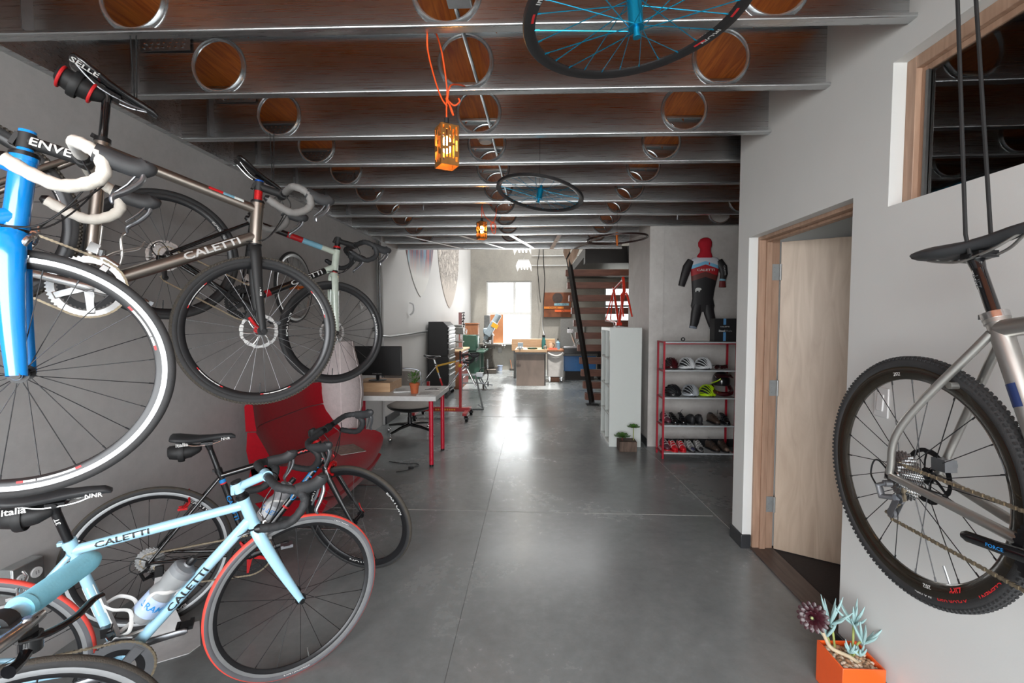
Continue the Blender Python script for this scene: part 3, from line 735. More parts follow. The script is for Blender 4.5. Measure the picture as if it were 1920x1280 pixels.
    sec = [(-.138, .052, .020, .020), (-.130, .066, .024, .030), (-.10, .070, .020, .034), (-.06, .062, .012, .034), (-.02, .043, .006, .030), (.03, .026, .004, .026), (.08, .020, .004, .025), (.115, .018, .002, .022), (.134, .012, -.006, .014)]
    loops = []
    for x, w, z, th in sec:
        l = []
        for k in range(16):
            a = 2*PI*k/16; c, s2 = math.cos(a), math.sin(a)
            l.append(sT @ V((x, w*c, z+(th*.35*s2 if s2 > 0 else th*s2*.85*(1.0 if abs(c) > .3 else .55)) - .010*(c*c)*(w/.07))))
        loops.append(l)
    sdl = obj('saddle', MB().loft(loops), o.get('saddlemat', BK['rubber']), root, smooth=1.2)
    rb = MB()
    for s in (-1, 1):
        rb.tube(smooth_path([sT @ V((.10, s*.006, -.012)), sT @ V((.045, s*.018, -.030)), sT @ V((-.03, s*.022, -.034)), sT @ V((-.075, s*.026, -.022)), sT @ V((-.115, s*.032, -.004))], 5), .0036, 8)
    obj('saddle_rail', rb, o.get('railmat', BK['alloy']), sdl)
    for (s, hh, x, z, y, mat, slant) in o.get('saddle_text', []):
        tb = MB(); tb.flat(s, hh, sT @ V((x, -y, z)), sT.to_3x3() @ V((1, slant, 0)), sT.to_3x3() @ V((0, .25, 1)), 1.1, bold=.02); obj('lettering', tb, mat, sdl, smooth=0)
    if o.get('bag'):
        bs = 1.0; bgm = o['bag']
        l2 = []
        for x, w, zt, zb in ((-.150, .020, -.030, -.075), (-.142, .036, -.024, -.088), (-.10, .042, -.022, -.098), (-.055, .036, -.026, -.090), (-.02, .024, -.034, -.070), (-.012, .014, -.040, -.060)):
            l2.append([sT @ V((x, w*math.cos(2*PI*k/14), (zt+zb)/2+(zt-zb)/2*math.sin(2*PI*k/14))) for k in range(14)])
        bg = obj('saddle_bag', MB().loft(l2), bgm, root, smooth=1.2)
        st_ = MB()
        for x in (-.095,):
            st_.tube([sT @ V((x, .045*math.cos(2*PI*k/18), -.060+.046*math.sin(2*PI*k/18))) for k in range(18)], .002, 6, closed=True, sq=(6, 1), up=(1, 0, 0))
        obj('bag_strap', st_, BK['matte_black'], bg)
        if o.get('bag_piping'):
            st_ = MB(); st_.tube([sT @ V((-.135, .040*math.cos(2*PI*k/18), -.060+.036*math.sin(2*PI*k/18))) for k in range(18)], .005, 8, closed=True)
            st_.tube([sT @ V((-.05, .037*math.cos(2*PI*k/18), -.058+.034*math.sin(2*PI*k/18))) for k in range(18)], .005, 8, closed=True); obj('bag_piping', st_, o['bag_piping'], bg)
    # ---- wheels
    tw = o.get('tw', .013)
    if o.get('front', True):
        wheel(root, S @ Matrix.Translation(fa), R, tw, dict(o.get('wf', {}), name='front_wheel'))
    if o.get('rear', True):
        wheel(root, Matrix.Translation(ra), R, tw, dict(o.get('wr', o.get('wf', {})), name='rear_wheel', drive=True, hub=.065, cross=.9))
    # ---- cranks, chainrings, chain
    ca = math.radians(o.get('crank', 180)); cx, cz = math.cos(ca), math.sin(ca); cm = o.get('crankmat', BK['black'])
    cl = .170
    for s in (-1, 1):
        k = 1 if s < 0 else -1; d = V((cx*k, 0, cz*k)); y0 = s*.060
        ab = MB(); n_ = V((-d.z, 0, d.x))
        ls = []
        for t, w, th, yo in ((-.018, .012, .012, 0), (0, .019, .018, 0), (.03, .016, .016, -.002*s), (.10, .0135, .013, .004*s), (.15, .0135, .012, .007*s), (.172, .0135, .012, .008*s), (.183, .008, .010, .008*s)):
            c = bb+d*t+V((0, y0+yo, 0)); ls.append([c+n_*w*math.cos(2*PI*q/12)+V((0, th*.62*math.sin(2*PI*q/12), 0)) for q in range(12)])
        arm = obj('crank_arm', ab.loft(ls), cm, root)
        pe = bb+d*cl+V((0, y0+.010*s, 0))
        if o.get('armcap'): obj('pedal_insert', MB().cyl(pe+V((0, s*.0, 0)), pe+V((0, s*.003, 0)), .0085, n=18), BK['alloy'], arm)
        if o.get('pedals', True):
            pb = MB(); pb.cyl(pe, pe+V((0, s*.055, 0)), .006, n=10); pb.box(pe+V((0, s*.032, 0)), (.055, .042, .012)); pb.box(pe+V((.022, s*.032, .004)), (.014, .052, .014)); pb.box(pe+V((-.022, s*.032, .002)), (.012, .040, .016))
            obj('pedal', pb, o.get('pedalmat', BK['black']), arm)
        for (mat, hh, tx) in o.get('arm_logo', []):
            tb = MB(); yy = y0+s*.0135; tb.flat(tx, hh, bb+d*.10+V((0, yy, 0)), d*(1 if d.x > 0 else -1), n_*(1 if n_.z > 0 else -1), 1.2); obj('lettering', tb, mat, arm, smooth=0)
    arms = o.get('ring_arms', 5)
    for rr_, yy, nm in ((o.get('ring', .107), -.0475, 'chainring'), (o.get('ring2', .080), -.041, 'inner_chainring')):
        if not rr_: continue
        T2 = Matrix.Translation(bb+V((0, yy, 0))) @ Matrix.Rotation(PI/2, 4, 'X')
        nn_ = int(rr_*2*PI/.0127)*4
        out = [(math.cos(2*PI*q/nn_)*(rr_+(.0022 if q % 4 in (1, 2) else -.0022)), math.sin(2*PI*q/nn_)*(rr_+(.0022 if q % 4 in (1, 2) else -.0022))) for q in range(nn_)]
        iw = o.get('ringw', .020)
        inn = [(math.cos(2*PI*q/nn_)*(rr_-iw), math.sin(2*PI*q/nn_)*(rr_-iw)) for q in range(nn_)]
        rb = MB(); rb.ring2d(out, inn, .0035, T2)
        ro_ = obj(nm, rb, o.get('ringmat', BK['black']) if nm == 'chainring' else o.get('ringmat2', BK['black']), root)
        if nm == 'chainring':
            spd = MB()
            for k in range(arms):
                a = ca+o.get('arm_off', PI/arms)+2*PI*k/arms; q0 = V((math.cos(a), 0, math.sin(a))); qn = V((-math.sin(a), 0, math.cos(a)))
                b0 = bb+V((0, -.050, 0)); pol = []
                aw = o.get('armw', .010)
                spd._add([b0+q0*.012+qn*.014, b0+q0*.012-qn*.014, b0+q0*(rr_-.012)-qn*aw, b0+q0*(rr_-.012)+qn*aw]+[b0+V((0, -.006, 0))+q0*.012+qn*.012, b0+V((0, -.006, 0))+q0*.012-qn*.012, b0+V((0, -.004, 0))+q0*(rr_-.016)-qn*aw*.8, b0+V((0, -.004, 0))+q0*(rr_-.016)+qn*aw*.8], [(0,1,2,3), (4,5,6,7), (0,1,5,4), (1,2,6,5), (2,3,7,6), (3,0,4,7)])
            spd.cyl(bb+V((0, -.045, 0)), bb+V((0, -.066, 0)), .017, n=20)
            obj('crank_spider', spd, o.get('spidermat', cm), ro_)
    if o.get('chain', True):
        rr_ = o.get('ring', .107) if o.get('big', True) else o.get('ring2', .08); yy = -.0475
        rg = .034
        jw1, jw2 = ra+V((.012, -.045, -.065)), ra+V((.012+o.get('cage', .03), -.047, -.115))
        pts = []
        for k in range(15):
            a = PI*.52-PI*1.04*k/14; pts.append(bb+V((math.cos(a)*rr_, yy, math.sin(a)*rr_)))
        pts.append(jw2+V((.004, 0, -.018))); pts.append(jw2+V((-.016, 0, -.006))); pts.append(jw2+(jw1-jw2)*.5+V((0, 0, 0))); pts.append(jw1+V((.016, 0, .004)))
        for k in range(9):
            a = -PI*.35-PI*1.15*k/8; pts.append(ra+V((math.cos(a)*rg, -.040, math.sin(a)*rg)))
        pts.append(pts[0])
        dens = []; acc = 0.0; step = .0127
        for i in range(len(pts)-1):
            a, b = pts[i], pts[i+1]; l = (b-a).length; t = -acc
            while t+step <= l: t += step; dens.append((a+(b-a)*(t/l), (b-a).normalized()))
            acc = l-t
        cb = MB()
        for i, (c, d) in enumerate(dens):
            n_ = V((0, 1, 0)); u2 = d.cross(n_).normalized(); Rm = Matrix((d, n_, u2)).transposed(); w_ = .0062 if i % 2 else .0036
            cb.box(c, (.0105, w_, .0062), Rm); cb.box(c+d*.0063, (.0064, .0066, .0082), Rm)
        obj('chain', cb, o.get('chainmat', BK['chain']), root, smooth=0)
        # rear derailleur
        dm = o.get('mechmat', BK['black']); db = MB()
        hg = ra+V((-.006, -.064, -.026)); db.cyl(hg+V((0, .006, 0)), hg+V((0, -.012, 0)), .010, n=16)
        db.tube([hg+V((0, -.006, 0)), hg+V((-.022, -.012, -.010)), hg+V((-.010, -.012, -.040)), jw1+V((0, -.016, .004))], [.009, .011, .012, .012], 12, sq=(1, .75), up=(0, 1, 0))
        dr_ = obj('rear_derailleur', db, dm, root)
        db = MB()
        for yo in (-.008, .008): db.tube([jw1+V((0, yo, .006)), jw2+V((0, yo, -.006))], [.011, .011], 10, sq=(.14, 1), up=(0, 1, 0))
        for c in (jw1, jw2): db.cyl(c+V((0, -.004, 0)), c+V((0, .004, 0)), .014, n=22)
        obj('derailleur_cage', db, o.get('cagemat', BK['black']), dr_)
        obj('derailleur_cable', MB().tube(smooth_path([ra+V((.16, -.046, -.01)), ra+V((.03, -.066, -.0)), ra+V((-.045, -.068, .035)), ra+V((-.068, -.07, -.01)), hg+V((-.030, -.014, -.012))], 7), .0024, 7), cbm, root)
        if o.get('fmech', True):
            c = bb+V((-.028, -.045, .112)); fm = MB(); fm.tube([bb+V((-.05, -.043, .095)), bb+V((0, -.045, .118)), bb+V((.045, -.045, .106))], [.008, .009, .008], 10, sq=(.4, 1), up=(0, 1, 0))
            fm.tube([c+V((.012, .0, .03)), c+V((.016, .010, .0))], [.012, .010], 10); fm.box(bb+sx*.145+V((.004, -.022, 0)), (.03, .024, .035))
            obj('front_derailleur', fm, o.get('fmechmat', BK['grey_alloy']), root)
    # ---- brakes
    if o.get('discbrake'):
        cb = MB(S); c = fa+V((-.062, .040, .052)); cb.box(c, (.030, .032, .052)); cb.cyl(c+V((0, .012, -.012)), c+V((0, .026, -.012)), .012, n=14); cb.box(c+V((-.012, 0, .02)), (.022, .026, .02))
        cal_ = obj('disc_caliper', cb, BK['black'] if o['discbrake'] == 'red' else BK[o['discbrake']], root)
        if o['discbrake'] == 'red':
            cb = MB(S); cb.tube(smooth_path([fa+V((-.062, .022, .040)), fa+V((-.035, .022, .022)), fa+V((.008, .026, -.006))], 4), .0075, 10); cb.cyl(fa+V((-.01, .012, 0)), fa+V((-.01, .030, 0)), .016, n=16); obj('caliper_mount', cb, BK['red'], cal_)
        cb = MB(); c = ra+V((.055, .040, .045)); cb.box(c, (.045, .032, .034)); cb.cyl(c+V((0, .01, 0)), c+V((0, .026, 0)), .013, n=14); obj('disc_caliper', cb, o.get('rearcal', BK['black']), root)
    elif o.get('rimbrake', True):
        bm = o.get('brakemat', BK['alloy'])
        for (c, TT, fs) in ((crown-ax*.018-nn*.030, S, 1), (br+V((-.03, 0, .022)), None, -1)):
            if fs < 0 and not o.get('rear', True): continue
            cb = MB(TT); dn = V((0, 0, -1)) if fs > 0 else (ra-br).normalized()
            cb.cyl(c-V((fs*.014, 0, 0)), c+V((fs*.008, 0, 0)), .008, n=12)
            for s in (-1, 1):
                cb.tube(smooth_path([c+V((0, -s*.010, .016)), c+V((fs*.004, s*.016, .008)), c+V((fs*.002, s*.034, -.010)), c+dn*.044+V((0, s*.022, 0))], 4), [q*(1 if fs > 0 else .6) for q in lerp_list([.007, .0085, .008, .006], 13)], 10)
                cb.box(c+dn*.048+V((0, s*.019, 0)), (.040, .009, .011))
            cb.tube([c+V((0, .012, .018)), c+V((0, .030, .026)), c+V((-.01, .034, .044))], .004, 8)
            cal = obj('brake_caliper', cb, bm, root)
            if fs > 0:
                obj('brake_cable', MB(S).tube(smooth_path([B(.02, .10, -.01), bc+fwd*.055+V((0, .05, -.05)), c+V((.012, .034, .09)), c+V((-.004, .034, .040))], 6), .0024, 7), cbm, root)
    # ---- bottle cages
    res = dict(root=root, ra=ra, bb=bb, fa=fa, crown=crown, ht=ht, st=st, sx=sx, dt1=dt1, rd=rd, rs=rs, S=S, bc=bc)
    for which, style, mat in o.get('cages', []):
        a, b, r = (bb, dt1, rd) if which == 'dt' else (bb, st, rs)
        d = (b-a).normalized(); up = V((-d.z, 0, d.x)) if which == 'dt' else V((d.z, 0, -d.x))
        if which == 'dt' and up.z < 0: up = -up
        c0 = a+d*(.165 if which == 'dt' and style != 'wire' else .10)+up*(r+.002); R0 = .038; axc = c0+up*R0; cg = MB()
        if style == 'wire':
            w = .0032
            for s in (-1, 1):
                cg.tube(smooth_path([c0+d*.13+V((0, s*.012, 0)), c0+d*.02+V((0, s*.012, 0)), c0-d*.02+V((0, s*.02, 0))+up*.02, c0-d*.022+V((0, s*.030, 0))+up*.05, c0+d*.03+V((0, s*.038, 0))+up*.062, c0+d*.10+V((0, s*.036, 0))+up*.055, c0+d*.125+V((0, s*.026, 0))+up*.070], 5), w, 8)
            cg.tube([c0+d*.125+V((0, y, 0))+up*.070 for y in (-.026, 0, .026)], w, 8)
        else:
            cg.prism([(-.012, 0), (.012, 0), (.012, .17), (-.012, .17)], .004, Matrix(((0, d.x, up.x, c0.x), (1, d.y, up.y, c0.y), (0, d.z, up.z, c0.z), (0, 0, 0, 1))))
            for s in (-1, 1):
                cg.tube(smooth_path([c0+d*.13+V((0, s*.010, 0)), axc+d*.12+V((0, s*.038, 0))-up*.008, axc+d*.085+V((0, s*.030, 0))+up*.028, axc+d*.02+V((0, s*.036, 0))+up*.008, c0-d*.0+V((0, s*.012, 0))], 6), .0065, 8, sq=(1, .35))
            cg.tube([axc-d*.018-up*.03, axc-d*.018+up*.032], .008, 8, sq=(.3, 1))
        obj('bottle_cage', cg, mat, root)
        res.setdefault('cage', []).append((axc, d, up))
    return res

def bottle(label, b, k, mats, txt=None, cat='bottle'):
    """a drinking bottle standing in cage k of bike b"""
    axc, d, up = b['cage'][k]; root = b['root']; bpy.context.view_layer.update(); Mw = root.matrix_world.copy()
    y = V((0, 1, 0)); y = -y; T = Mw @ Matrix(((up.x, y.x, d.x, axc.x), (up.y, y.y, d.y, axc.y), (up.z, y.z, d.z, axc.z), (0, 0, 0, 1)))
    t = thing('water_bottle', label, cat); t.matrix_world = T
    r = .0355; T = T @ Matrix.Scale(1.16, 4); t.matrix_world = T
    obj('bottle_body', MB().lathe([(.001, -.012), (r*.9, -.012), (r, -.004), (r, .085), (r*.86, .098), (r*.86, .108), (r, .122), (r, .150), (.001, .152)], 28), mats[0], t)
    obj('bottle_cap', MB().lathe([(.001, .150), (r*1.03, .150), (r*1.03, .168), (r*.9, .174), (.013, .180), (.011, .186), (.001, .186)], 28), mats[1], t)
    obj('spout', MB().lathe([(.001, .184), (.011, .184), (.0125, .190), (.0125, .204), (.010, .210), (.001, .210)], 20), mats[2], t)
    if len(mats) > 3: obj('liquid_band', MB().lathe([(r+.0006, .01), (r+.0006, .07)], 28), mats[3], t)
    if txt:
        tb = MB(); tb.text(txt, .02, lambda u, v: V(((r+.0012)*math.cos(PI/2+u/r), (r+.0012)*math.sin(PI/2+u/r), .045+v)), 0, 1.0); obj('lettering', tb, BK['decal_blue'], t, smooth=0)
    return t
# ================================================================ the bicycles
def G(**k):
    return k
PG = dict(R=.338, cs=.412, drop=.073, sta=73, wb=.985, hta=72, rake=.046, ac=.378, htl=.14, stl=.50, sph=.70)
def hang_wheel_stickers(c0=BK['white'], c1=BK['red_decal']):
    b = []
    for a0, a1 in ((1.12, .62), (-.75, -1.2), (2.75, 3.2), (4.1, 4.55)):
        d = (a1-a0)*.1
        b += [(a0, a0+d, c1, .46, .8), (a0+d, a0+7*d, c0, .46, .8), (a0+7.2*d, a0+9*d, c0, .46, .8), (a0+9*d, a1, c1, .46, .8)]
    return b
def pos(x, y, z, yaw, roll=0, pitch=0, steer=0): return dict(x=x, y=y, z=z, yaw=yaw, roll=roll, pitch=pitch, steer=steer)

# --- pale blue road bike standing on the floor, red tyre tread
E_ = bike('road_bike', 'pale sky-blue road bike with red-treaded tyres and a clear bottle in its cage',
  dict(R=.3363, cs=.4102, drop=.0802, sta=76.69, wb=.9797, hta=73.45, rake=.0453, ac=.3759, htl=.126, stl=.4901, sph=.6729), pos(-1.8431, 1.3454, 0, .5059, .0924, 0, .2615),
  dict(frame=BK['skyblue'], fr=1.14, fork_r=[.019, .0195, .0165, .0115, .0105], tw=.0135, spacer=.028, stem=.10, stem_ang=-2, stemmat=BK['skyblue'], cap=BK['black'], tape=BK['tape_black'], bar_tilt=-6,
   bar_w=.205, logos=[('dt', 'CALETTI', .024, .50, 1.5, BK['black_ink'], 1, (0,-1,.15)), ('tt', 'CALETTI', .020, .27, 1.5, BK['black_ink'], 1, (0,-1,.3))],
   strips=[('st', .42, .66, 6.4, BK['band_white'], (0,-1,0))], collar=BK['skyblue'], postmat=BK['black'], post_logo='3T', setback=.028, saddle_text=[('italia', .020, -.085, -.012, .066, BK['white'], .1), ('NNR', .014, .092, -.012, .021, BK['white'], 0)],
   bag=BK['matte_black'], railmat=BK['alloy'], crank=181, crankmat=BK['grey_alloy'], ringmat=BK['grey_alloy'], ringw=.030, ring_arms=4, armw=.02, pedals=True, arm_logo=[],
   cages=[('dt', 'shell', BK['white']), ('st', 'shell', BK['white'])], mechmat=BK['black'], fmechmat=BK['gloss_black'],
   wf=dict(rim=BK['rim_black'], track=1, depth=.026, tread=BK['tread_red'], side=BK['side_grey'], spokes=20, sr=.0011, valve=-1.45, valvemat=BK['alloy'],
     text=[('VREDESTEIN', .0105, -1.62, BK['white'], 1, 1.35, .3205, .0118, 1), ('FORTEZZA', .008, .95, BK['white'], 1, 1.4, .3205, .0118, 1)])))
bottle('clear water bottle with a blue print in the pale sky-blue bike', E_, 0, [M('translucent_bottle', (206, 210, 212), .35, trans=.55), M('grey_clear_cap', (150, 154, 158), .4, trans=.3), BK['black'], M('pale_blue_print', (176, 196, 226), .45)], 'SRAM')

# --- black road bike on the floor, rear wheel in the white stand
D_ = bike('road_bike', 'black road bike with blue lettering parked before the red armchair',
  dict(R=.3392, cs=.4181, drop=.0735, sta=73.97, wb=.9647, hta=70.29, rake=.047, ac=.375, htl=.135, stl=.4655, sph=.6492), pos(-1.8293, 2.0452, 0, .5656, -.0318, 0, -.7907),
  dict(frame=BK['frame_black'], fr=1.0, tw=.0155, spacer=.035, stem=.10, stem_ang=4, tape=BK['tape_black'], bar_tilt=2, levermat=BK['grey_alloy'], headset=BK['red'],
   logos=[('st', 'CALETTI', .020, .56, 1.35, BK['decal_blue'], -1, (0,-1,0)), ('dt', 'CALETTI', .030, .72, 1.4, BK['decal_blue'], 1, (0,-1,.2)), ('tt', 'ww', .010, .80, 3.0, BK['red_decal'], 1, (0,-1,.2))],
   bands=[('st', .86, .90, BK['decal_blue']), ('st', .845, .86, BK['red_decal']), ('st', .20, .24, BK['decal_blue']), ('st', .24, .252, BK['red_decal']), ('dt', .985, .999, BK['red_decal']), ('dt', .45, .47, BK['red_decal'])],
   bag=BK['matte_black'], saddle_text=[('italia', .018, -.085, -.012, .066, BK['white'], .1), ('NNR', .012, .092, -.012, .021, BK['white'], 0)],
   crank=10, crankmat=BK['black'], spidermat=BK['red'], armw=.005, ring=.104, cages=[('dt', 'shell', BK['white'])], brakemat=BK['red'], qr=BK['red'], pedalmat=BK['grey_alloy'], setback=-.006,
   wf=dict(rim=BK['rim_black'], track=0, depth=.030, tread=BK['tyre_brown'], side=BK['tyre'], spokes=20, spokemat=BK['spoke_steel'], sr=.0010,
     text=[('EASTON', .018, a, BK['white'], 1, 1.7) for a in (.55, 2.64, 4.74)]),
   wr=dict(rim=BK['rim_black'], track=1, depth=.030, tread=BK['tyre_brown'], side=BK['tyre'], spokes=24, sr=.0011, text=[('EASTON', .017, a, BK['white'], 1, 1.7) for a in (.75, 2.85, 4.94)])))
bottle('smoky bottle with grey label in the black road bike', D_, 0, [M('smoky_bottle', (170, 172, 176), .35, trans=.4), M('grey_cap', (120, 122, 126), .4), BK['black'], M('silver_label', (196, 200, 204), .4)], 'CALETTI')

# --- titanium cyclocross bike hanging at 45 degrees
B_ = bike('cyclocross_bike', 'hanging titanium cross bike with white lettering and knobbly tyres',
  dict(R=.331, cs=.4056, drop=.0712, sta=72.6, wb=.9836, hta=71.535, rake=.0465, ac=.3856, htl=.1826, stl=.54, sph=.7497), pos(-1.9474, 1.2533, 1.5181, .8016, -.0023, .4076, -.0718),
  dict(frame=BK['ti'], fork=BK['matte_black'], fr=1.36, fork_r=[.021, .021, .0165, .013, .012], fork_logo=[('ENVE', .014, .45, BK['white'])], tw=.0165, spacer=.055, spacermat=BK['red'], headset=BK['black'], stem=.10, stem_ang=-6, bar_tilt=-2,
   tape=BK['tape_grey'], bar_w=.21, logos=[('dt', 'CALETTI', .030, .70, 1.45, BK['white'], 1, (0,-1,.25))],
   strips=[('tt', .635, .735, .8, BK['red_decal'], (0,-1,.75)), ('tt', .735, .815, .8, BK['band_blue'], (0,-1,.75)), ('tt', .815, .885, .8, BK['band_white'], (0,-1,.75))],
   cap=M('blue_anodised', (20, 90, 190), .3, .6), setback=.026, saddlemat=BK['gloss_black'], saddle_text=[('SELLE', .022, -.09, -.008, .064, BK['white'], .1)], bag=BK['matte_black'], bag_piping=BK['red_decal'], railmat=BK['grey_alloy'],
   crank=188, crankmat=BK['alloy'], ringmat=BK['alloy'], ringw=.022, ring_arms=5, armw=.012, ring=.108, pedalmat=BK['grey_alloy'], cages=[('st', 'wire', BK['ti_light']), ('dt', 'wire', BK['ti_light'])], fmechmat=BK['alloy'],
   discbrake='red', wf=dict(rim=BK['rim_black'], depth=.024, tread=BK['tyre_brown'], side=BK['tyre'], spokes=28, sr=.0010, spokemat=BK['spoke_steel'], disc='alloy', bands=hang_wheel_stickers(), knob=1),
   wr=dict(rim=BK['rim_black'], depth=.024, tread=BK['tyre_brown'], side=BK['tyre'], spokes=28, sr=.0011, disc='alloy', bands=hang_wheel_stickers(), knob=1)))
# --- black and grey-green bike hanging behind it
C_ = bike('cyclocross_bike', 'hanging cross bike fading from black frame to grey-green fork',
  dict(R=.3308, cs=.4151, drop=.0675, sta=72.47, wb=.9538, hta=72.76, rake=.0451, ac=.3862, htl=.158, stl=.50, sph=.7451), pos(-1.9745, 2.1539, 1.5166, .81, -.0224, .4473, -.0659),
  dict(frame=BK['frame_black'], fork=BK['cream'], fr=1.16, fork_r=[.020, .0205, .018, .0135, .0125], tw=.0160, spacer=.03, headset=BK['red'], stem=.11, stem_ang=-2, tape=BK['tape_black'], bar_tilt=0,
   bands=[('tt', .38, .56, BK['band_red']), ('tt', .56, .80, BK['band_blue']), ('tt', .80, .985, BK['cream']), ('dt', .88, .99, BK['cream']), ('ht', .0, 1.0, BK['cream']), ('dt', .22, .27, BK['band_red'])],
   fork_bands=[(.18, .30, BK['red_decal']), (.30, .44, BK['band_blue']), (.44, .54, BK['band_white'])], logos=[('dt', 'CALETTI', .028, .66, 1.45, BK['white'], 1, (0,-1,.25))],
   saddlemat=BK['gloss_black'], setback=.006, crank=-14, crankmat=BK['black'], ring=.098, ring2=.076, pedalmat=BK['grey_alloy'], fmechmat=BK['alloy'],
   discbrake='black', wf=dict(rim=BK['rim_black'], depth=.027, tread=BK['tyre'], side=BK['tyre'], spokes=24, sr=.0011, disc='alloy', text=[('EASTON', .017, a, BK['white'], 1, 1.7) for a in (.62, 3.40)]),
   wr=dict(rim=BK['rim_black'], depth=.027, tread=BK['tyre'], side=BK['tyre'], spokes=24, sr=.0011, disc='alloy', text=[('EASTON', .017, a, BK['white'], 1, 1.7) for a in (.95, 4.0)])))
# --- bright blue bike hanging nearest the door
A_ = bike('road_bike', 'bright blue hanging bike with white bar tape and deep blue fork',
  dict(R=.3259, cs=.415, drop=.07, sta=73, wb=.9899, hta=72.02, rake=.0462, ac=.3755, htl=.190, stl=.53, sph=.73), pos(-1.9339, .2813, 1.4599, .9804, .03, .4337, -.2866),
  dict(frame=BK['blue'], fr=1.42, fork_r=[.0265, .027, .0225, .0178, .0172], tw=.0130, spacer=.022, spacermat=BK['blue'], cap=BK['blue'], stem=.112, stem_ang=-6, stem_logo='ENVE', stemmat=BK['matte_black'], tape=BK['tape_white'], bar_tilt=-2,
   bar_w=.205, levermat=BK['grey_alloy'], crank=200, crankmat=BK['grey_alloy'], brakemat=BK['alloy'],
   wf=dict(rim=BK['rim_black'], track=1, depth=.028, tread=BK['tyre'], side=BK['tyre'], spokes=24, sr=.0012, spokemat=BK['spoke'], bands=hang_wheel_stickers(), valve=2.4)))
# --- pale titanium bike hanging by the right wall
G_ = bike('gravel_bike', 'pale titanium bike hanging by straps along the white wall',
  dict(R=.3457, cs=.4215, drop=.072, sta=72.4, wb=.99, hta=72, rake=.046, ac=.375, htl=.145, stl=.5362, sph=.7311), pos(1.1038, 1.3314, .6838, -1.5897, -.001, -.0754, 0),
  dict(frame=BK['ti_light'], fork=BK['gloss_black'], fr=1.42, tw=.0175, stay_bend=2.6, tape=BK['tape_black'], collar=BK['alloy'], postmat=BK['gloss_black'], post_logo='ZIPP', post_ink=M('dark_grey_decal', (58, 60, 62), .4), setback=.024, saddle_tilt=7,
   saddlemat=BK['rubber'], railmat=BK['ti_light'], crank=183, crankmat=BK['gloss_black'], armcap=1, pedals=False, ring2=None, ring=.085, arm_logo=[(BK['decal_blue'], .008, 'FORCE')], mechmat=BK['grey_alloy'], cagemat=BK['grey_alloy'], cage=-.03,
   strips=[('st', .60, .70, 1.1, M('navy_decal', (34, 48, 88), .3), (0,-1,0))], bar_w=.20, fmech=False, discbrake='grey_alloy', rearcal=BK['grey_alloy'],
   wf=dict(rim=BK['rim_carbon'], depth=.036, tread=BK['tyre'], side=BK['tyre'], spokes=24, sr=.0011, disc='black', knob=1),
   wr=dict(rim=BK['rim_carbon'], depth=.036, tread=BK['tyre'], side=BK['tyre'], spokes=24, sr=.0013, disc='black', cogs=11, cog_r=.068, knob=1, valve=-1.15, valvemat=BK['alloy'],
     text=[('202', .012, -1.38, BK['white'], 1, 1.1), ('ZIPP', .016, -1.06, BK['red_decal'], 1, 1.0), ('202', .012, 1.7, BK['white'], 1, 1.1),
           ("X'PLOR USH", .0105, -1.12, BK['red_decal'], 1, 1.3, .3215, .0150, 1), ('CLEMENT', .0105, -.72, BK['red_decal'], 1, 1.4, .3215, .0150, 1), ('35 X 700C', .007, -1.42, BK['white'], 1, 1.4, .3215, .0150, 1)])))
# --- loose wheel standing in for an unseen bike, then the flat-bar bike
u_h, n_h = V((math.cos(.7), math.sin(.7), 0)), V((-math.sin(.7), math.cos(.7), 0))
Hw = thing('corner_wheel', 'black-tyred wheel with bright rim edge stood at the corner by the grip', 'wheel', (-1.25, .956, .338))
Hw.matrix_world = Matrix(((u_h.x, n_h.x, 0, -1.25), (u_h.y, n_h.y, 0, .956), (0, 0, 1, .338), (0, 0, 0, 1)))
wheel(Hw, Matrix.Identity(4), .338, .0145, dict(name='rim', rim=BK['rim_black'], track=1, depth=.026, tread=BK['tyre_brown'], side=BK['tyre'], spokes=24))
F_ = bike('mountain_bike', 'flat-bar bike with thick pale blue grip and chrome brake reservoir',
  dict(PG, R=.36, ac=.45, htl=.12, hta=70.5, wb=1.04), pos(0, 0, 0, .098),
  dict(frame=M('slate_paint', (70, 80, 92), .3, coat=.5), tw=.024, flat_bar=1, barmat=BK['skyblue'], tape=M('pale_blue_foam_grip', (128, 198, 220), .75, bump=.08, bscale=300), stem=.09, stem_ang=2, spacer=.05, wf=dict(rim=BK['rim_black'], depth=.024, tread=BK['tyre'], side=BK['tyre'], spokes=24)))
off = Matrix.Rotation(.098, 3, 'Z') @ F_['bc']
F_['root'].location = (-.614-off.x, .316-off.y, 1.111-off.z)

# --- ceiling, wall and hanging wheels
def hung_wheel(name, label, c, n, o, R=.311, group=None, spin=0):
    n = V(n).normalized(); u = n.orthogonal().normalized(); u = (Matrix.Rotation(spin, 3, n) @ u); w = u.cross(n)
    # local y = axis
    Mx = Matrix(((u.x, n.x, w.x, c[0]), (u.y, n.y, w.y, c[1]), (u.z, n.z, w.z, c[2]), (0, 0, 0, 1)))
    t = thing(name, label, 'wheel', c, group=group); t.matrix_world = Mx
    wheel(t, Matrix.Identity(4), R, .0, o) if False else wheel(t, Matrix.Identity(4), R+.012, .012, dict(o, name='rim'))
    return t
tealw = dict(rim=M('satin_black_carbon_rim', (34, 33, 34), .4), bare=1, depth=.030, hubmat=BK['teal'], spokemat=BK['teal'], spokes=28, sr=.0014, cross=.8, hub=.055, hubr=.020)
hung_wheel('hanging_wheelset', 'black bare rim with teal spokes and hub hung under the first joists', (.2738, 1.2863, 2.306), (-.092, .0014, .9958), dict(tealw, text=[('IRON', .018, a, BK['white'], 1, 1.2) for a in (3.75, .6)], bands=[(a, a+.13, BK['red_decal'], .2, .8) for a in (3.5, 4.0, .4, .9)]), spin=.3)
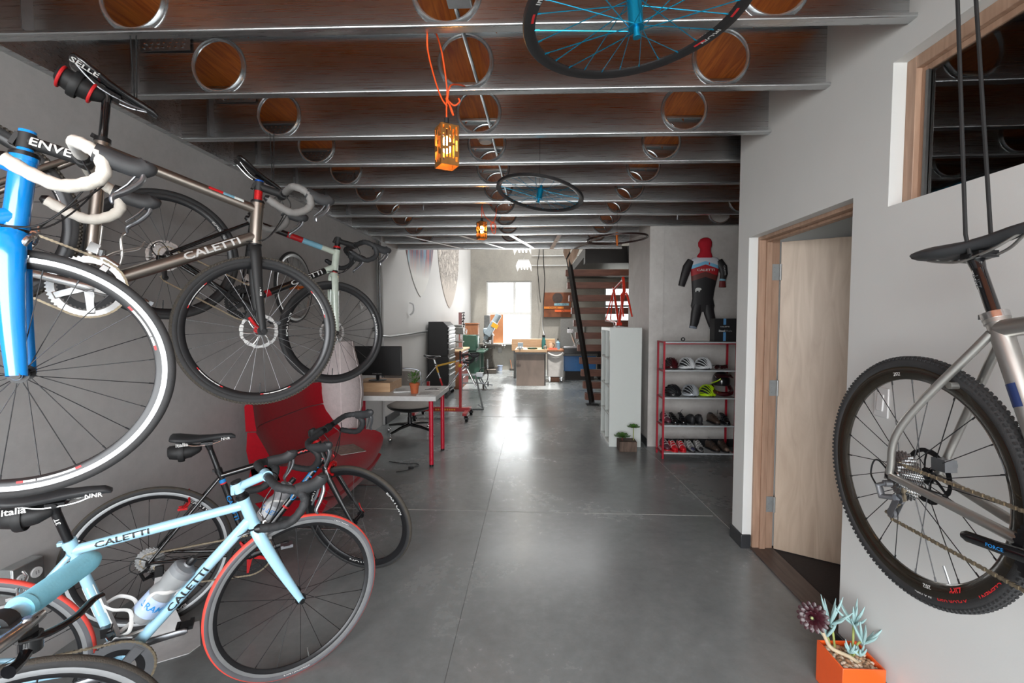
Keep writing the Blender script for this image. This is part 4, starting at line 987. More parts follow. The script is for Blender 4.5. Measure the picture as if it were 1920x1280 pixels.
hung_wheel('hanging_wheelset', 'black bare rim with teal spokes hung tilted beyond the amber lamp', (.0422, 3.208, 2.354), (.1743, .1096, .9786), dict(tealw, bands=[(a, a+.2, BK['red_decal'], .2, .6) for a in (3.5, 4.2, 5.9)]))
hung_wheel('hanging_wheelset', 'dark rim with amber hub hung flat near the white wall', (.8385, 4.6642, 2.2951), (-.0471, -.0069, .9989), dict(rim=M('dark_bronze_rim', (58, 42, 40), .25, .4), bare=1, depth=.022, hubmat=BK['orange'], spokemat=BK['spoke'], spokes=20, sr=.0008, hub=.06))
hung_wheel('hanging_wheelset', 'silver-rimmed wheel hung flat on the concrete wall', (-2.075, 3.877, 1.763), (1, 0, 0), dict(rim=BK['rim_track'], track=1, depth=.024, tread=BK['tyre'], side=BK['tyre'], spokes=24, hubmat=BK['orange'], spokemat=BK['spoke_steel'], sr=.0008, hub=.03), R=.295)
# cords and straps that carry the hanging bikes
cordm = M('black_cord', (20, 20, 21), .8)
def cord(label, a, b, r=.0025, gap=.012, group=None):
    mb = MB(); a, b = V(a), V(b)
    mb.tube([a+V((gap, 0, 0)), b+V((.004, 0, 0)), b+V((0, 0, -.03)), b+V((-.004, 0, 0)), a-V((gap, 0, 0))], r, 6)
    return tag(obj('hanging_line', mb, cordm), label, 'cord', group)
def at_bike(b, p): return Matrix.LocRotScale(b['root'].location, b['root'].rotation_euler, None) @ p
for b, lab in ((B_, 'thin cord from the joist to the saddle of the titanium cross bike'), (C_, 'thin cord from the joist to the saddle of the grey-green forked bike'), (A_, 'thin cord carrying the saddle of the bright blue bike')):
    q = at_bike(b, b['bb']+b['sx']*{id(B_): .7497, id(C_): .7451, id(A_): .73}[id(b)]+V((.085, 0, .0)))
    cord(lab, (q.x, q.y, 2.575), q)
q = at_bike(G_, G_['bb']+G_['sx']*.7311+V((.02, 0, .03)))
mb = MB()
for dx in (-.03, .03):
    mb.tube([(q.x+dx*.6-.03, q.y+.055, 2.575), (q.x+dx, q.y, q.z-.005), (q.x+dx*.9, q.y-.01, q.z-.055)], .0042, 8)
mb.tube([(q.x-.027, q.y-.01, q.z-.055), (q.x+.027, q.y-.01, q.z-.055)], .0042, 8)
tag(obj('hanging_strap', mb, cordm), 'pair of black straps holding up the saddle of the pale titanium bike', 'strap')
# ================================================================ pendant lamps
OR = M('orange_fabric_cord', (238, 84, 24), .7, bump=.1, bscale=400)
SHADE = M('slotted_bronze_shade', (150, 104, 56), .4, .55, var=.15)
BULB = M('glowing_bulb', (255, 190, 110), .4, emit=((255, 182, 92), 55))
def pendant(label, x, y, z0, cords, seed, yaw=.55):
    rnd = random.Random(seed); t = thing('pendant_lamp', label, 'lamp', (x, y, z0), (0, 0, yaw), 'slotted pendant lamps on orange cords')
    a, H, th = .039, .168, .0025; mb = MB()
    for f in range(4):
        Rf = Matrix.Rotation(f*PI/2, 3, 'Z'); n = 11; w = 2*a/n
        for c in range(n):
            xc = -a+w*(c+.5); segs = [(0, H)]
            if c % 2 == 1:
                cuts = []; z = .006+rnd.random()*.03
                while z < H-.02:
                    l = .02+rnd.random()*.05; cuts.append((z, min(z+l, H-.008))); z += l+.008+rnd.random()*.018
                segs = []; cur = 0
                for c0, c1 in cuts: segs.append((cur, c0)); cur = c1
                segs.append((cur, H))
            for s0, s1 in segs:
                if s1 > s0: mb.box(Rf @ V((xc, -a, (s0+s1)/2)), (w, th, s1-s0), Rf)
    mb.bb((-a, -a, H-.003), (a, a, H))
    obj('lamp_shade', mb, SHADE, t, smooth=0)
    obj('lamp_socket', MB().lathe([(.001, H), (.020, H), (.020, H+.008), (.012, H+.016), (.010, H+.038), (.006, H+.040), (.001, H+.04)], 18).cyl((0, 0, H-.04), (0, 0, H), .014), BK['matte_black'], t)
    obj('light_bulb', MB().ell((0, 0, H-.075), (.024, .024, .036), 18, 12), BULB, t)
    Ti = Matrix.Translation((x, y, z0)) @ Matrix.Rotation(yaw, 4, 'Z'); Ti = Ti.inverted()
    for c in cords:
        obj('lamp_cord', MB().tube(smooth_path([Ti @ V(p) for p in c], 6), .0035, 8), OR, t)
    return t
lx, ly, lz = -.372, 1.97, 2.135; top = lz+.208
pendant('slotted amber pendant lamp on bright orange cord below the second joist', lx, ly, lz,
  [[(lx, ly, top), (lx, ly, top+.06), (lx+.004, ly-.01, top+.12), (lx+.0, ly-.10, top+.22), (lx-.012, ly-.215, 2.60), (lx-.022, ly-.226, 2.598), (lx-.034, ly-.20, 2.52), (lx-.030, ly-.10, 2.46), (lx-.016, ly-.03, top+.07), (lx+.004, ly-.005, top+.045)],
   [(lx+.004, ly-.005, top+.07), (lx+.016, ly+.0, top+.13), (lx+.03, ly+.1, 2.53), (lx+.045, ly+.27, 2.605), (lx+.05, ly+.3, 2.60)],
   [(lx+.002, ly, top+.09), (lx+.02, ly+.0, top+.03), (lx+.03, ly-.004, top+.008), (lx+.02, ly-.006, top+.04), (lx-.002, ly, top+.08), (lx+.03, ly+.01, top+.055), (lx+.055, ly+.01, top+.07), (lx+.05, ly+.012, top+.085)]], 3)
lx, ly, lz = -.508, 4.5, 2.275; top = lz+.208
pendant('slotted amber pendant lamp hung further back beside the tilted teal wheel', lx, ly, lz,
  [[(lx, ly, top), (lx, ly, top+.05), (lx+.002, ly, 2.60), (lx+.03, ly+.05, 2.64), (lx+.08, ly+.2, 2.65)],
   [(lx+.002, ly, 2.59), (lx+.03, ly+.01, 2.50), (lx+.10, ly+.02, 2.44), (lx+.13, ly+.02, 2.40), (lx+.11, ly+.02, 2.36), (lx+.09, ly+.02, 2.41), (lx+.12, ly+.02, 2.46), (lx+.14, ly+.02, 2.53), (lx+.13, ly+.1, 2.62)],
   [(lx+.085, ly+.02, 2.44), (lx+.10, ly+.015, 2.35), (lx+.13, ly+.02, 2.335), (lx+.135, ly+.02, 2.42), (lx+.10, ly+.025, 2.45)]], 8)
wht = M('white_plastic', (214, 214, 214), .4, var=.01)
t = thing('smoke_detector', 'white round smoke detector under the wooden deck', 'smoke detector', (-.36, 3.46, 2.858))
obj('detector_base', MB().lathe([(.001, 0), (.062, 0), (.066, -.012), (.062, -.022), (.001, -.022)], 32), wht, t)
obj('detector_head', MB().lathe([(.001, -.022), (.048, -.022), (.052, -.04), (.044, -.052), (.001, -.054)], 32), wht, t)
tag(obj('conduit', MB().tube([(-.36, 1.0, 2.80), (-.30, 3.0, 2.80), (-.28, 5.3, 2.80)], .010, 10), MT['galv_ring']), 'slim steel conduit threaded through the middle joist holes', 'conduit')
t = thing('junction_box', 'grey electrical box behind the first joist above the orange cord', 'junction box', (-.30, 1.86, 2.80))
obj('box_body', MB().bb((-.05, -.05, -.05), (.05, .05, .05)), M('grey_box_steel', (170, 174, 176), .4, .7), t, bevel=.004)
obj('cable_clamp', MB().cyl((-.02, -.05, -.03), (-.02, -.075, -.045), .011), BK['grey_alloy'], t)
for x, y in ((-1.02, 4.23), (1.46, 4.75)):
    tag(obj('hanging_hook', MB().tube([(x, y, 2.555), (x, y, 2.54), (x+.012, y, 2.525), (x, y, 2.512), (x-.01, y, 2.52)], .003, 8).cyl((x, y, 2.50), (x, y, 2.53), .012), BK['grey_alloy']), 'small steel hook with a bulbous end under a joist '+('left of the amber lamps' if x < 0 else 'near the hanging skinsuit'), 'hook')
for (x, y, z, px, lab) in ((.274, 1.286, 2.306, 0, 'thin wire from the first joist to the large teal wheel'), (.042, 3.208, 2.354, 0, 'thin wire holding the tilted teal wheel'), (.8385, 4.664, 2.295, 0, 'thin wire holding the amber-hubbed wheel')):
    mb = MB()
    mb.cyl((x, y, 2.86), (x, y, z+.066), .0012, n=6); tag(obj('hanging_wire', mb, BK['cable']), lab, 'wire')

# ================================================================ things along the left wall
t = thing('outlet_box', 'grey metal box with two round outlets on the concrete wall', 'outlet', (XL, 1.73, .43))
galvb = M('zinc_outlet_box', (168, 172, 172), .4, .6)
obj('box_body', MB().bb((.0, -.06, -.055), (.052, .06, .055)), galvb, t, bevel=.004)
obj('cover_plate', MB().bb((.052, -.058, -.053), (.056, .058, .053)), BK['alloy'], t, bevel=.002)
for y in (-.027, .027):
    r_o = obj('receptacle', MB().cyl((.056, y, 0), (.060, y, 0), .021, n=28), wht, t)
    obj('socket_slot', MB().bb((.060, y-.006, -.007), (.0605, y-.004, .007)).bb((.060, y+.004, -.007), (.0605, y+.006, .007)), BK['black_ink'], r_o, smooth=0)
# white floor stand under the rear wheel of the black bike
t = thing('bike_floor_stand', 'white sheet-metal floor stand beneath the black bike rear wheel', 'bike stand', (-1.82, 2.05, 0), (0, 0, .5656))
wm = M('white_powder_coat', (206, 206, 206), .4)
mb = MB(); mb.prism([(-.15, -.30), (.13, -.30), (.17, -.26), (.15, -.06), (-.12, -.06)], .004, Matrix.Translation((.03, 0, .003)))
obj('base_plate', mb, wm, t)
Ty = Matrix.Translation((.0, -.085, .155)) @ Matrix.Rotation(PI/2, 4, 'X')
obj('upright_fin', MB().prism([(-.02, -.152), (.12, -.152), (.07, .03), (.055, .15), (.02, .15)], .004, Ty), wm, t)
obj('axle_clip', MB().box((.035, -.09, .31), (.035, .02, .05)), BK['matte_black'], t, bevel=.004)

# ---------------------------------------------------------------- red lounge chair
RED = M('red_wool_upholstery', (158, 12, 28), .9, var=.08, scale=60, bump=.15, bscale=500, sheen=.15, spec=.15)
t = thing('lounge_chair', 'wide red upholstered lounge chair against the concrete wall', 'armchair', (-1.70, 3.48, 0))
W_ = .54
def sheet(prof, yf, n=12, curl=(0, 0), half=W_):
    """prof: list of (x, z) loops; curl pushes the ends of the sheet"""
    loops = []
    for i in range(n+1):
        s = -1+2*i/n; e = max(0, (abs(s)-.55)/.45); e = e**1.6
        loops.append([V((x+curl[0]*e, s*half, z+curl[1]*e)) for x, z in prof])
    return MB().loft(loops)
obj('headrest', sheet([(-.33, .73), (-.255, .735), (-.265, .80), (-.275, .905), (-.29, .925), (-.315, .925), (-.335, .90)], 0, curl=(.10, 0)), RED, t, smooth=.9)
obj('backrest', sheet([(-.29, .40), (-.10, .40), (-.135, .50), (-.20, .62), (-.26, .725), (-.32, .725), (-.33, .60)], 0, curl=(.10, 0)), RED, t, smooth=.9)
obj('seat_cushion', sheet([(-.24, .30), (-.20, .42), (-.10, .44), (.10, .445), (.27, .43), (.325, .405), (.345, .36), (.335, .30), (.31, .24), (-.1, .22)], 0, curl=(0, .055)), RED, t, smooth=.9)
obj('seat_shell', sheet([(-.18, .20), (-.1, .218), (.305, .236), (.325, .225), (.285, .15), (.22, .115), (-.1, .12)], 0, curl=(0, .04)), RED, t, smooth=.9)
for sy in (-.40, .46):
    mb = MB(); mb.tube(smooth_path([(.20, sy, .125), (.29, sy, .06), (.335, sy, .012), (.30, sy, .006), (0, sy, .006), (-.20, sy, .006), (-.22, sy, .03), (-.14, sy, .13)], 4), .006, 10); obj('wire_leg', mb, BK['alloy'], t)
mz = thing('magazine', 'magazine lying on the red lounge chair seat', 'magazine', (-1.48, 3.52, .452), (0, .03, .75))
pm = wood('printed_cover', (70, 44, 34), (150, 120, 96), 9, .4, (3, 9, 3))
obj('cover', MB().bb((-.10, -.135, .0), (.10, .135, .0015)), pm, mz); obj('pages', MB().bb((-.098, -.133, -.003), (.098, .133, .0)), wm, mz)
tag(obj('power_cable', MB().tube(smooth_path([(-1.33, 4.30, .006), (-1.24, 4.36, .006), (-1.20, 4.45, .008), (-1.16, 4.52, .006), (-1.22, 4.58, .006), (-1.30, 4.56, .006), (-1.5, 4.62, .006)], 6), .004, 8).box((-1.215, 4.42, .013), (.05, .02, .022)), BK['cable']), 'black power cord with a plug on the floor by the red chair', 'cord')

# ---------------------------------------------------------------- paper floor lamp
PAPER = M('crinkled_paper_shade', (196, 184, 183), .9, var=.06, scale=24, bump=.5, bscale=60)
t = thing('floor_lamp', 'tall white paper floor lamp with wire hoops behind the red chair', 'lamp', (-1.805, 4.16, 0))
prof = [(.001, .03), (.135, .03), (.14, .10), (.15, .25), (.155, .40), (.163, .53), (.195, .67), (.207, .80), (.203, .90), (.188, 1.00), (.160, 1.10), (.135, 1.20), (.126, 1.27), (.124, 1.285)]
fine = []
for i in range(len(prof)-1):
    for k in range(4):
        a = k/4; fine.append((prof[i][0]*(1-a)+prof[i+1][0]*a+.0018*math.sin(len(fine)*2.4), prof[i][1]*(1-a)+prof[i+1][1]*a))
obj('lamp_shade', MB().lathe(fine+[prof[-1]], 40), PAPER, t, smooth=1.0)
mb = MB()
for a in (-2.6, -1.15, -.1, 1.2, 2.3):
    mb.tube([(r*math.cos(a)*1.006, r*math.sin(a)*1.006, z) for r, z in prof[1:]], .0025, 6)
obj('paper_seam', mb, M('pale_seam', (236, 226, 224), .8), t)
obj('lamp_base', MB().lathe([(.001, 0), (.13, 0), (.13, .012), (.012, .03), (.001, .03)], 32), BK['matte_black'], t)

# ---------------------------------------------------------------- desk and what is on it
DT = .725
REDP = M('red_powder_coat', (196, 20, 50), .28, coat=.4)
t = thing('desk', 'white-topped desk on round red legs', 'desk', (-1.5, 4.8, 0))
obj('desktop', MB().bb((-.53, -.36, DT-.05), (.535, .36, DT)), M('white_laminate', (206, 205, 203), .3), t, bevel=.003)
for x in (-.44, .47):
    for y in (-.285, .285):
        lg = obj('leg', MB().cyl((x, y, .018), (x, y, DT-.05), .0225, n=20), REDP, t); obj('foot', MB().cyl((x, y, 0), (x, y, .018), .021, n=20), BK['black'], lg)
PINE = wood('pale_pine', (186, 148, 112), (206, 170, 134), 4, .5, (1, 8, 8))
t = thing('monitor_riser', 'pale wooden box raising the monitor on the desk', 'box', (-1.70, 4.90, DT))
obj('riser_box', MB().bb((-.20, -.22, 0), (.20, .20, .098)), PINE, t, bevel=.002)
t = thing('monitor', 'black computer monitor on the wooden box', 'monitor', (-1.70, 4.88, DT+.098))
blk = M('black_plastic', (16, 16, 17), .3, coat=.3)
obj('stand_base', MB().lathe([(.001, 0), (.095, 0), (.095, .006), (.02, .016), (.001, .016)], 32), blk, t)
obj('stand_neck', MB().box((0, .01, .07), (.035, .02, .13)), blk, t)
pn = obj('screen_panel', MB().bb((-.262, -.02, .055), (.272, .015, .375)), blk, t, bevel=.006)
tb = MB(); tb.flat('SAMSUNG', .012, (0, -.0212, .075), (1, 0, 0), (0, 0, 1), 1.4); obj('lettering', tb, M('grey_print', (130, 130, 130), .5), pn, smooth=0)
GREEN = M('leaf_green', (74, 116, 44), .5, var=.3, scale=20)
t = thing('potted_herb', 'small leafy plant in a terracotta pot on the desk', 'plant', (-1.225, 4.62, DT))
obj('pot', MB().lathe([(.001, 0), (.036, 0), (.046, .085), (.052, .087), (.052, .108), (.045, .108), (.044, .09), (.001, .09)], 28), M('terracotta', (186, 98, 58), .8, var=.1), t)
rnd = random.Random(5); mb = MB()
for k in range(70):
    a = rnd.random()*2*PI; r = .012+.05*rnd.random(); z = .115+rnd.random()*.10; c = V((math.cos(a)*r, math.sin(a)*r, z))
    d = V((math.cos(a), math.sin(a), .2+rnd.random())).normalized(); s = d.cross(V((0, 0, 1))).normalized()*.011; l = .03
    mb._add([c-d*.004, c+d*l*.5+s, c+d*l, c+d*l*.5-s], [(0, 1, 2, 3)])
    if k % 5 == 0: mb.tube([(0, 0, .09), c], .0012, 4)
obj('foliage', mb, GREEN, t)
pap = M('white_paper', (222, 222, 220), .7); ink = M('printed_grey', (120, 120, 122), .7, var=.5, scale=120)
for i, (x, y, rz, lab) in enumerate(((-1.40, 4.78, .3, 'white papers stacked on the desk beside the wooden box'), (-1.10, 4.62, .15, 'printed sheet on the desk corner right of the potted herb'), (-1.08, 4.95, -.1, 'white sheet at the back of the desk by the pens'))):
    t = thing('paper_sheet', lab, 'paper', (x, y, DT), (0, 0, rz)); obj('sheet', MB().bb((-.09, -.12, 0), (.09, .12, .004 if i else .012)), pap, t)
    mb = MB()
    for k in range(7): mb.bb((-.07, -.09+.027*k, .0042 if i else .0122), (.02+.05*((k*37 % 10)/10), -.082+.027*k, .0045 if i else .0125))
    obj('print', mb, ink, t, smooth=0)
for k, (x, y, a, c) in enumerate(((-1.17, 4.84, .4, BK['black_ink']), (-1.13, 4.90, -.5, BK['grey_alloy']))):
    tag(obj('pen', MB().cyl((x, y, DT+.005), (x+.13*math.cos(a), y+.13*math.sin(a), DT+.005), .0045, n=10), c), ('black' if k == 0 else 'silver')+' pen lying on the desk behind the potted herb', 'pen')

# ---------------------------------------------------------------- office chair behind the desk
GREYF = M('grey_chair_fabric', (150, 144, 138), .85, bump=.1, bscale=300); CHB = M('dark_chair_shell', (28, 26, 26), .3)
t = thing('office_chair', 'grey upholstered swivel chair with black shell behind the desk', 'office chair', (-1.58, 5.72, 0), (0, 0, -.9))
obj('seat_shell', MB().ell((.02, 0, .40), (.30, .29, .085), 28, 12, v0=PI*.5, v1=PI), CHB, t)
obj('seat_cushion', MB().ell((.02, 0, .40), (.275, .265, .055), 28, 12), GREYF, t)
bk = MB(); ls = []
for i in range(9):
    s = -1+2*i/8; ls.append([V((-.27+.10*s*s, s*.24, .50)), V((-.30+.09*s*s, s*.25, .66)), V((-.32+.08*s*s, s*.235, .80-.03*s*s)), V((-.345+.08*s*s, s*.24, .80-.03*s*s)), V((-.335+.09*s*s, s*.25, .66)), V((-.31+.10*s*s, s*.24, .50))])
obj('backrest', bk.loft(ls), GREYF, t, smooth=1)
mb = MB(); mb.tube(smooth_path([(-.19, -.25, .49), (-.225, -.258, .66), (-.26, -.24, .80), (-.345, 0, .835), (-.26, .24, .80), (-.225, .258, .66), (-.19, .25, .49)], 5), .011, 8); obj('back_rim', mb, BK['grey_alloy'], t)
obj('back_bracket', MB().tube(smooth_path([(-.05, 0, .33), (-.28, 0, .36), (-.33, 0, .50), (-.335, 0, .6)], 5), .016, 10), BK['black'], t)
obj('gas_column', MB().cyl((0, 0, .13), (0, 0, .24), .032).cyl((0, 0, .2), (0, 0, .34), .024), BK['gloss_black'], t)
for k in range(4):
    a = .45+k*PI/2; d = V((math.cos(a), math.sin(a), 0)); lg = obj('leg', MB().tube([(0, 0, .145), d*.18+V((0, 0, .13)), d*.35+V((0, 0, .098))], [.026, .02, .014], 12), BK['gloss_black'], t)
    obj('caster', MB().cyl(d*.35+V((0, 0, .055)), d*.35+V((0, 0, .10)), .010).ell(d*.362+V((0, 0, .03)), (.029, .029, .029), 14, 10), BK['alloy'], lg)

# ---------------------------------------------------------------- conduits, bird and fittings on the left walls
zc = M('zinc_conduit', (150, 152, 152), .35, .85)
for k, y in enumerate((6.08, 6.17)):
    p = [(XL+.022, y, 2.55), (XL+.022, y, 1.36), (XL+.03, y+.06, 1.26), (-2.06, 6.42, 1.245), (-1.985, 8.45, 1.27)] if k else [(XL+.022, y, 2.55), (XL+.022, y, 1.9), (XL+.022, y, 1.30)]
    tag(obj('conduit', MB().tube(p, .016 if k else .012, 10), zc), 'zinc conduit '+('bending from the concrete wall along the white wall' if k else 'running straight down the end of the concrete wall'), 'conduit')
tag(obj('seagull_ornament', MB().prism([(-.075, .035), (-.045, .045), (-.018, .018), (0, 0), (.02, .004), (.045, .012), (.075, -.012), (.05, .0), (.022, -.022), (.004, -.035), (-.012, -.018), (-.03, .022), (-.055, .03)], .012, Matrix(((0, 0, 1, XL+.012), (1, 0, 0, 5.52), (0, 1, 0, 1.645), (0, 0, 0, 1)))), BK['white']), 'small white seagull ornament on the concrete wall', 'ornament')
tag(obj('wall_peg', MB().cyl((XL, 5.95, 1.36), (XL+.09, 5.95, 1.36), .03, n=16).cyl((XL+.09, 5.95, 1.36), (XL+.11, 5.95, 1.36), .036, n=16), zc), 'round steel peg sticking out of the concrete wall', 'peg')
tag(obj('wheel_peg', MB().cyl((XL, 3.877, 1.763), (XL+.10, 3.877, 1.763), .008, n=12).lathe([(.001, 0), (.012, .0), (.016, .03), (.013, .08), (.001, .085)], 16, Matrix.Translation((XL+.09, 3.877, 1.763)) @ Matrix.Rotation(PI/2, 4, 'Y')), wood('amber_handle', (150, 70, 24), (190, 96, 40), 6, .3)), 'amber-handled peg through the wall-hung wheel hub', 'peg')

# ================================================================ right-hand side
t = thing('light_switch', 'white rocker light switch on the wall behind the pale titanium bike', 'light switch', (XR, 1.827, 1.16))
obj('switch_plate', MB().bb((-.006, -.036, -.058), (0, .036, .058)), wht, t, bevel=.003)
obj('rocker', MB().box((-.008, 0, 0), (.006, .032, .066), Matrix.Rotation(.06, 3, 'Y')), wht, t, bevel=.002)
# orange planter
ORP = M('orange_lacquer', (238, 92, 34), .35, coat=.3, var=.02)
t = thing('planter', 'square orange planter of pebbles and succulents by the white wall', 'planter', (1.247, 1.79, 0))
a, h = .079, .168
mb = MB(); o_ = [(-a, -a), (a, -a), (a, a), (-a, a)]; i_ = [(x*.93, y*.93) for x, y in o_]
mb.ring2d(o_, i_, h-.01, Matrix.Translation((0, 0, h/2+.005))); mb.bb((-a, -a, 0), (a, a, .01)); obj('pot', mb, ORP, t, bevel=.0015)
rnd = random.Random(11); pb = MB()
for k in range(230):
    r = .005+.006*rnd.random(); pb.ell((rnd.uniform(-a*.86, a*.86), rnd.uniform(-a*.86, a*.86), h-.022+rnd.random()*.012), (r, r*rnd.uniform(.7, 1), r*.7), 8, 5, Matrix.Rotation(rnd.random()*3, 3, 'Z'), mi=rnd.randrange(3))
pb.bb((-a*.9, -a*.9, .02), (a*.9, a*.9, h-.024))
po = obj('pebble_fill', pb, [M('tan_pebble', (178, 142, 112), .6, var=.2), M('pale_pebble', (214, 196, 176), .6, var=.15), M('brown_pebble', (146, 108, 80), .6, var=.2)], t); po['kind'] = 'stuff'
STEM = M('pale_woody_stem', (176, 160, 134), .8, var=.15, scale=60)
DARKR = M('dark_burgundy_leaf', (52, 18, 26), .35, var=.2)
ae = thing('dark_rosette_succulent', 'dark burgundy rosette succulent leaning from the orange planter on a bare stem', 'succulent', (1.27, 1.76, h))
w0 = V((1.27, 1.76, h)); sp = smooth_path([V((0, 0, -.02)), V((-.045, -.0, .012)), V((-.105, .012, .035)), V((-.128, .02, .075)), V((-.145, .03, .115)), V((-.166, .035, .142))], 6)
obj('stem', MB().tube(sp, lerp_list([.007, .007, .0065, .006], len(sp)), 10), STEM, ae)
mb = MB(); ctr = sp[-1]; nrm = V((-.62, -.72, .30)).normalized(); u = nrm.orthogonal().normalized(); w = nrm.cross(u)
for ring, (n, l, tilt) in enumerate(((16, .056, .0), (13, .046, .30), (9, .032, .65), (6, .018, 1.1))):
    for k in range(n):
        an = 2*PI*(k+.5*(ring % 2))/n; d = (u*math.cos(an)+w*math.sin(an))*math.cos(tilt)+nrm*math.sin(tilt); sd = d.cross(nrm).normalized(); b0 = ctr+nrm*(.003*ring)
        ls = []
        for tt, ww in ((0, .003), (.45, .0055), (.78, .0085), (.95, .006), (1.0, .002)):
            c = b0+d*l*tt; ls.append([c+sd*ww, c+nrm*.0018, c-sd*ww, c-nrm*.0018])
        mb.loft(ls)
obj('rosette', mb, [DARKR], ae); obj('rosette_heart', MB().ell(ctr+nrm*.018, (.006, .006, .006), 10, 8), M('green_heart', (150, 160, 110), .5), ae)
CH = M('chalky_blue_leaf', (150, 182, 182), .6, var=.1, scale=30); GS = M('green_stem', (150, 160, 92), .6)
def chalk(label, base, tips, seed):
    r2 = random.Random(seed); t = thing('blue_finger_succulent', label, 'succulent', base)
    lf, st = MB(), MB()
    for (x, y, z, n, L) in tips:
        e = V((x, y, z)); sp = smooth_path([V((0, 0, -.03)), e*.5+V((0, 0, .012)), e], 5); st.tube(sp, .0042, 8)
        for k in range(n):
            an = 2*PI*k/n+r2.random()*.5; el = r2.uniform(.25, 1.25); d = V((math.cos(an)*math.cos(el), math.sin(an)*math.cos(el), math.sin(el)))
            l = L*r2.uniform(.7, 1.15); p = [e-V((0, 0, .008)), e+d*l*.4+V((0, 0, -.004)), e+d*l*.75, e+d*l+V((0, 0, .010))]
            lf.tube(smooth_path(p, 3), lerp_list([.0025, .0052, .0050, .0035, .0006], 10), 8)
    obj('leaf_cluster', lf, CH, t); obj('stem', st, GS, t); return t
chalk('tallest pale blue finger succulent rising at the back of the orange planter', (1.225, 1.84, h-.012), [(-.022, .005, .10, 10, .105)], 1)
chalk('pale blue finger succulent spreading against the white wall from the planter', (1.285, 1.83, h-.012), [(.0, .0, .11, 9, .085), (.018, -.03, .055, 9, .08)], 2)
chalk('small pale blue finger succulent at the left rim of the orange planter', (1.205, 1.835, h-.012), [(-.018, .01, .045, 8, .068)], 3)
chalk('tiny pale blue finger succulents among the pebbles', (1.255, 1.80, h-.012), [(0, 0, .016, 7, .034), (.03, -.012, .016, 7, .030)], 4)

# ---------------------------------------------------------------- white cube unit
CU = M('white_foil_board', (204, 208, 204), .4, var=.008)
t = thing('cube_shelf', 'tall white cube shelving unit beside the pier', 'shelf unit', (1.07, 5.645, 0))
xa, xb, ya, yb, H = -.183, .183, -.335, .335, 1.392; th = .036
obj('side_panel', MB().bb((xa, ya, 0), (xb, ya+th, H)), CU, t, bevel=.001); obj('side_panel', MB().bb((xa, yb-th, 0), (xb, yb, H)), CU, t, bevel=.001)
obj('top_panel', MB().bb((xa, ya+th, H-th), (xb, yb-th, H)), CU, t); obj('bottom_panel', MB().bb((xa, ya+th, 0), (xb, yb-th, th)), CU, t)
obj('divider', MB().bb((xa+.004, -.008, th), (xb, .008, H-th)), CU, t)
for k in range(1, 4):
    z = th+(H-2*th)*k/4; obj('shelf_board', MB().bb((xa+.004, ya+th, z-.008), (xb, yb-th, z+.008)), CU, t)
obj('back_panel', MB().bb((xb-.006, ya+th, th), (xb-.001, yb-th, H-th)), CU, t)
def zc_(k): return th+(H-2*th)*k/4+(.008 if k else 0)
sm = [((-.235, 3), (.05, .10, .22), (60, 60, 64), 'dark upright binder in the top cubes of the white unit'), ((.075, 3), (.14, .10, .12), (46, 150, 176), 'teal box in the top cube of the white unit'), ((.18, 3), (.12, .07, .07), (130, 70, 50), 'brown box in the top cube behind the teal box'),
      ((-.15, 2), (.16, .14, .14), (170, 176, 200), 'crumpled lilac bag in the third row of cubes'), ((-.16, 1), (.16, .16, .09), (70, 60, 66), 'dark cap in the second row of cubes'), ((.2, 1), (.05, .03, .25), (60, 62, 66), 'tall dark folder in the second row of cubes'), ((-.18, 0), (.16, .16, .10), (130, 44, 40), 'maroon shoe bag in the bottom cube'), ((.16, 0), (.04, .03, .27), (120, 128, 134), 'tall grey folder in the bottom row of cubes')]
for (y, k), d, c, lab in sm:
    q = thing('storage_box', lab, 'box', (1.07-.05, 5.645+y, zc_(k)+.002))
    if 'bag' in lab or 'cap' in lab: obj('body', MB().ell((0, 0, d[2]/2), (d[0]/2, d[1]/2, d[2]/2), 16, 10), M('cloth_'+str(c[0]), c, .85, bump=.5, bscale=40), q)
    else: obj('body', MB().bb((-d[0]/2, -d[1]/2, 0), (d[0]/2, d[1]/2, d[2])), M('card_'+str(c[0]), c, .6), q, bevel=.002)
# red frame standing on the unit
FRD = M('red_frame_paint', (196, 52, 34), .25, coat=.6)
t = thing('bicycle_frameset', 'bare red bicycle frame and fork standing on the white cube unit', 'bicycle frame', (1.05, 5.6, 1.392))
def rel(*p): return V(p)-V((1.05, 5.6, 1.392))
bbp, hd0, hd1, stp, rd_ = rel(1.045, 5.62, 1.432), rel(1.062, 5.40, 1.81), rel(1.055, 5.44, 1.985), rel(1.015, 5.86, 1.862), rel(.955, 6.0, 1.485)
fm = MB(); fm.tube([hd0, hd1], .019, 16); fm.tube([stp+V((0, 0, .03)), bbp], .0155, 14); fm.tube([stp, hd1-V((0, 0, .03))], .0145, 14); fm.tube([bbp, hd0+V((0, 0, .03))], .0185, 14); fm.cyl(bbp+V((-.035, 0, -.0)), bbp+V((.035, 0, 0)), .021)
for s in (-1, 1): fm.tube([stp, rd_+V((s*.03+.02, 0, 0))], .008, 10); fm.tube([bbp, rd_+V((s*.03+.02, 0, 0))], .009, 10)
obj('frame', fm, FRD, t)
fm = MB()
for s in (-1, 1): fm.tube(smooth_path([hd0+V((s*.012, -.01, -.01)), hd0+V((s*.036, -.02, -.06)), rel(1.085+s*.050, 5.30, 1.52)], 5), lerp_list([.015, .013, .009], 11), 12)
obj('fork', fm, FRD, t)
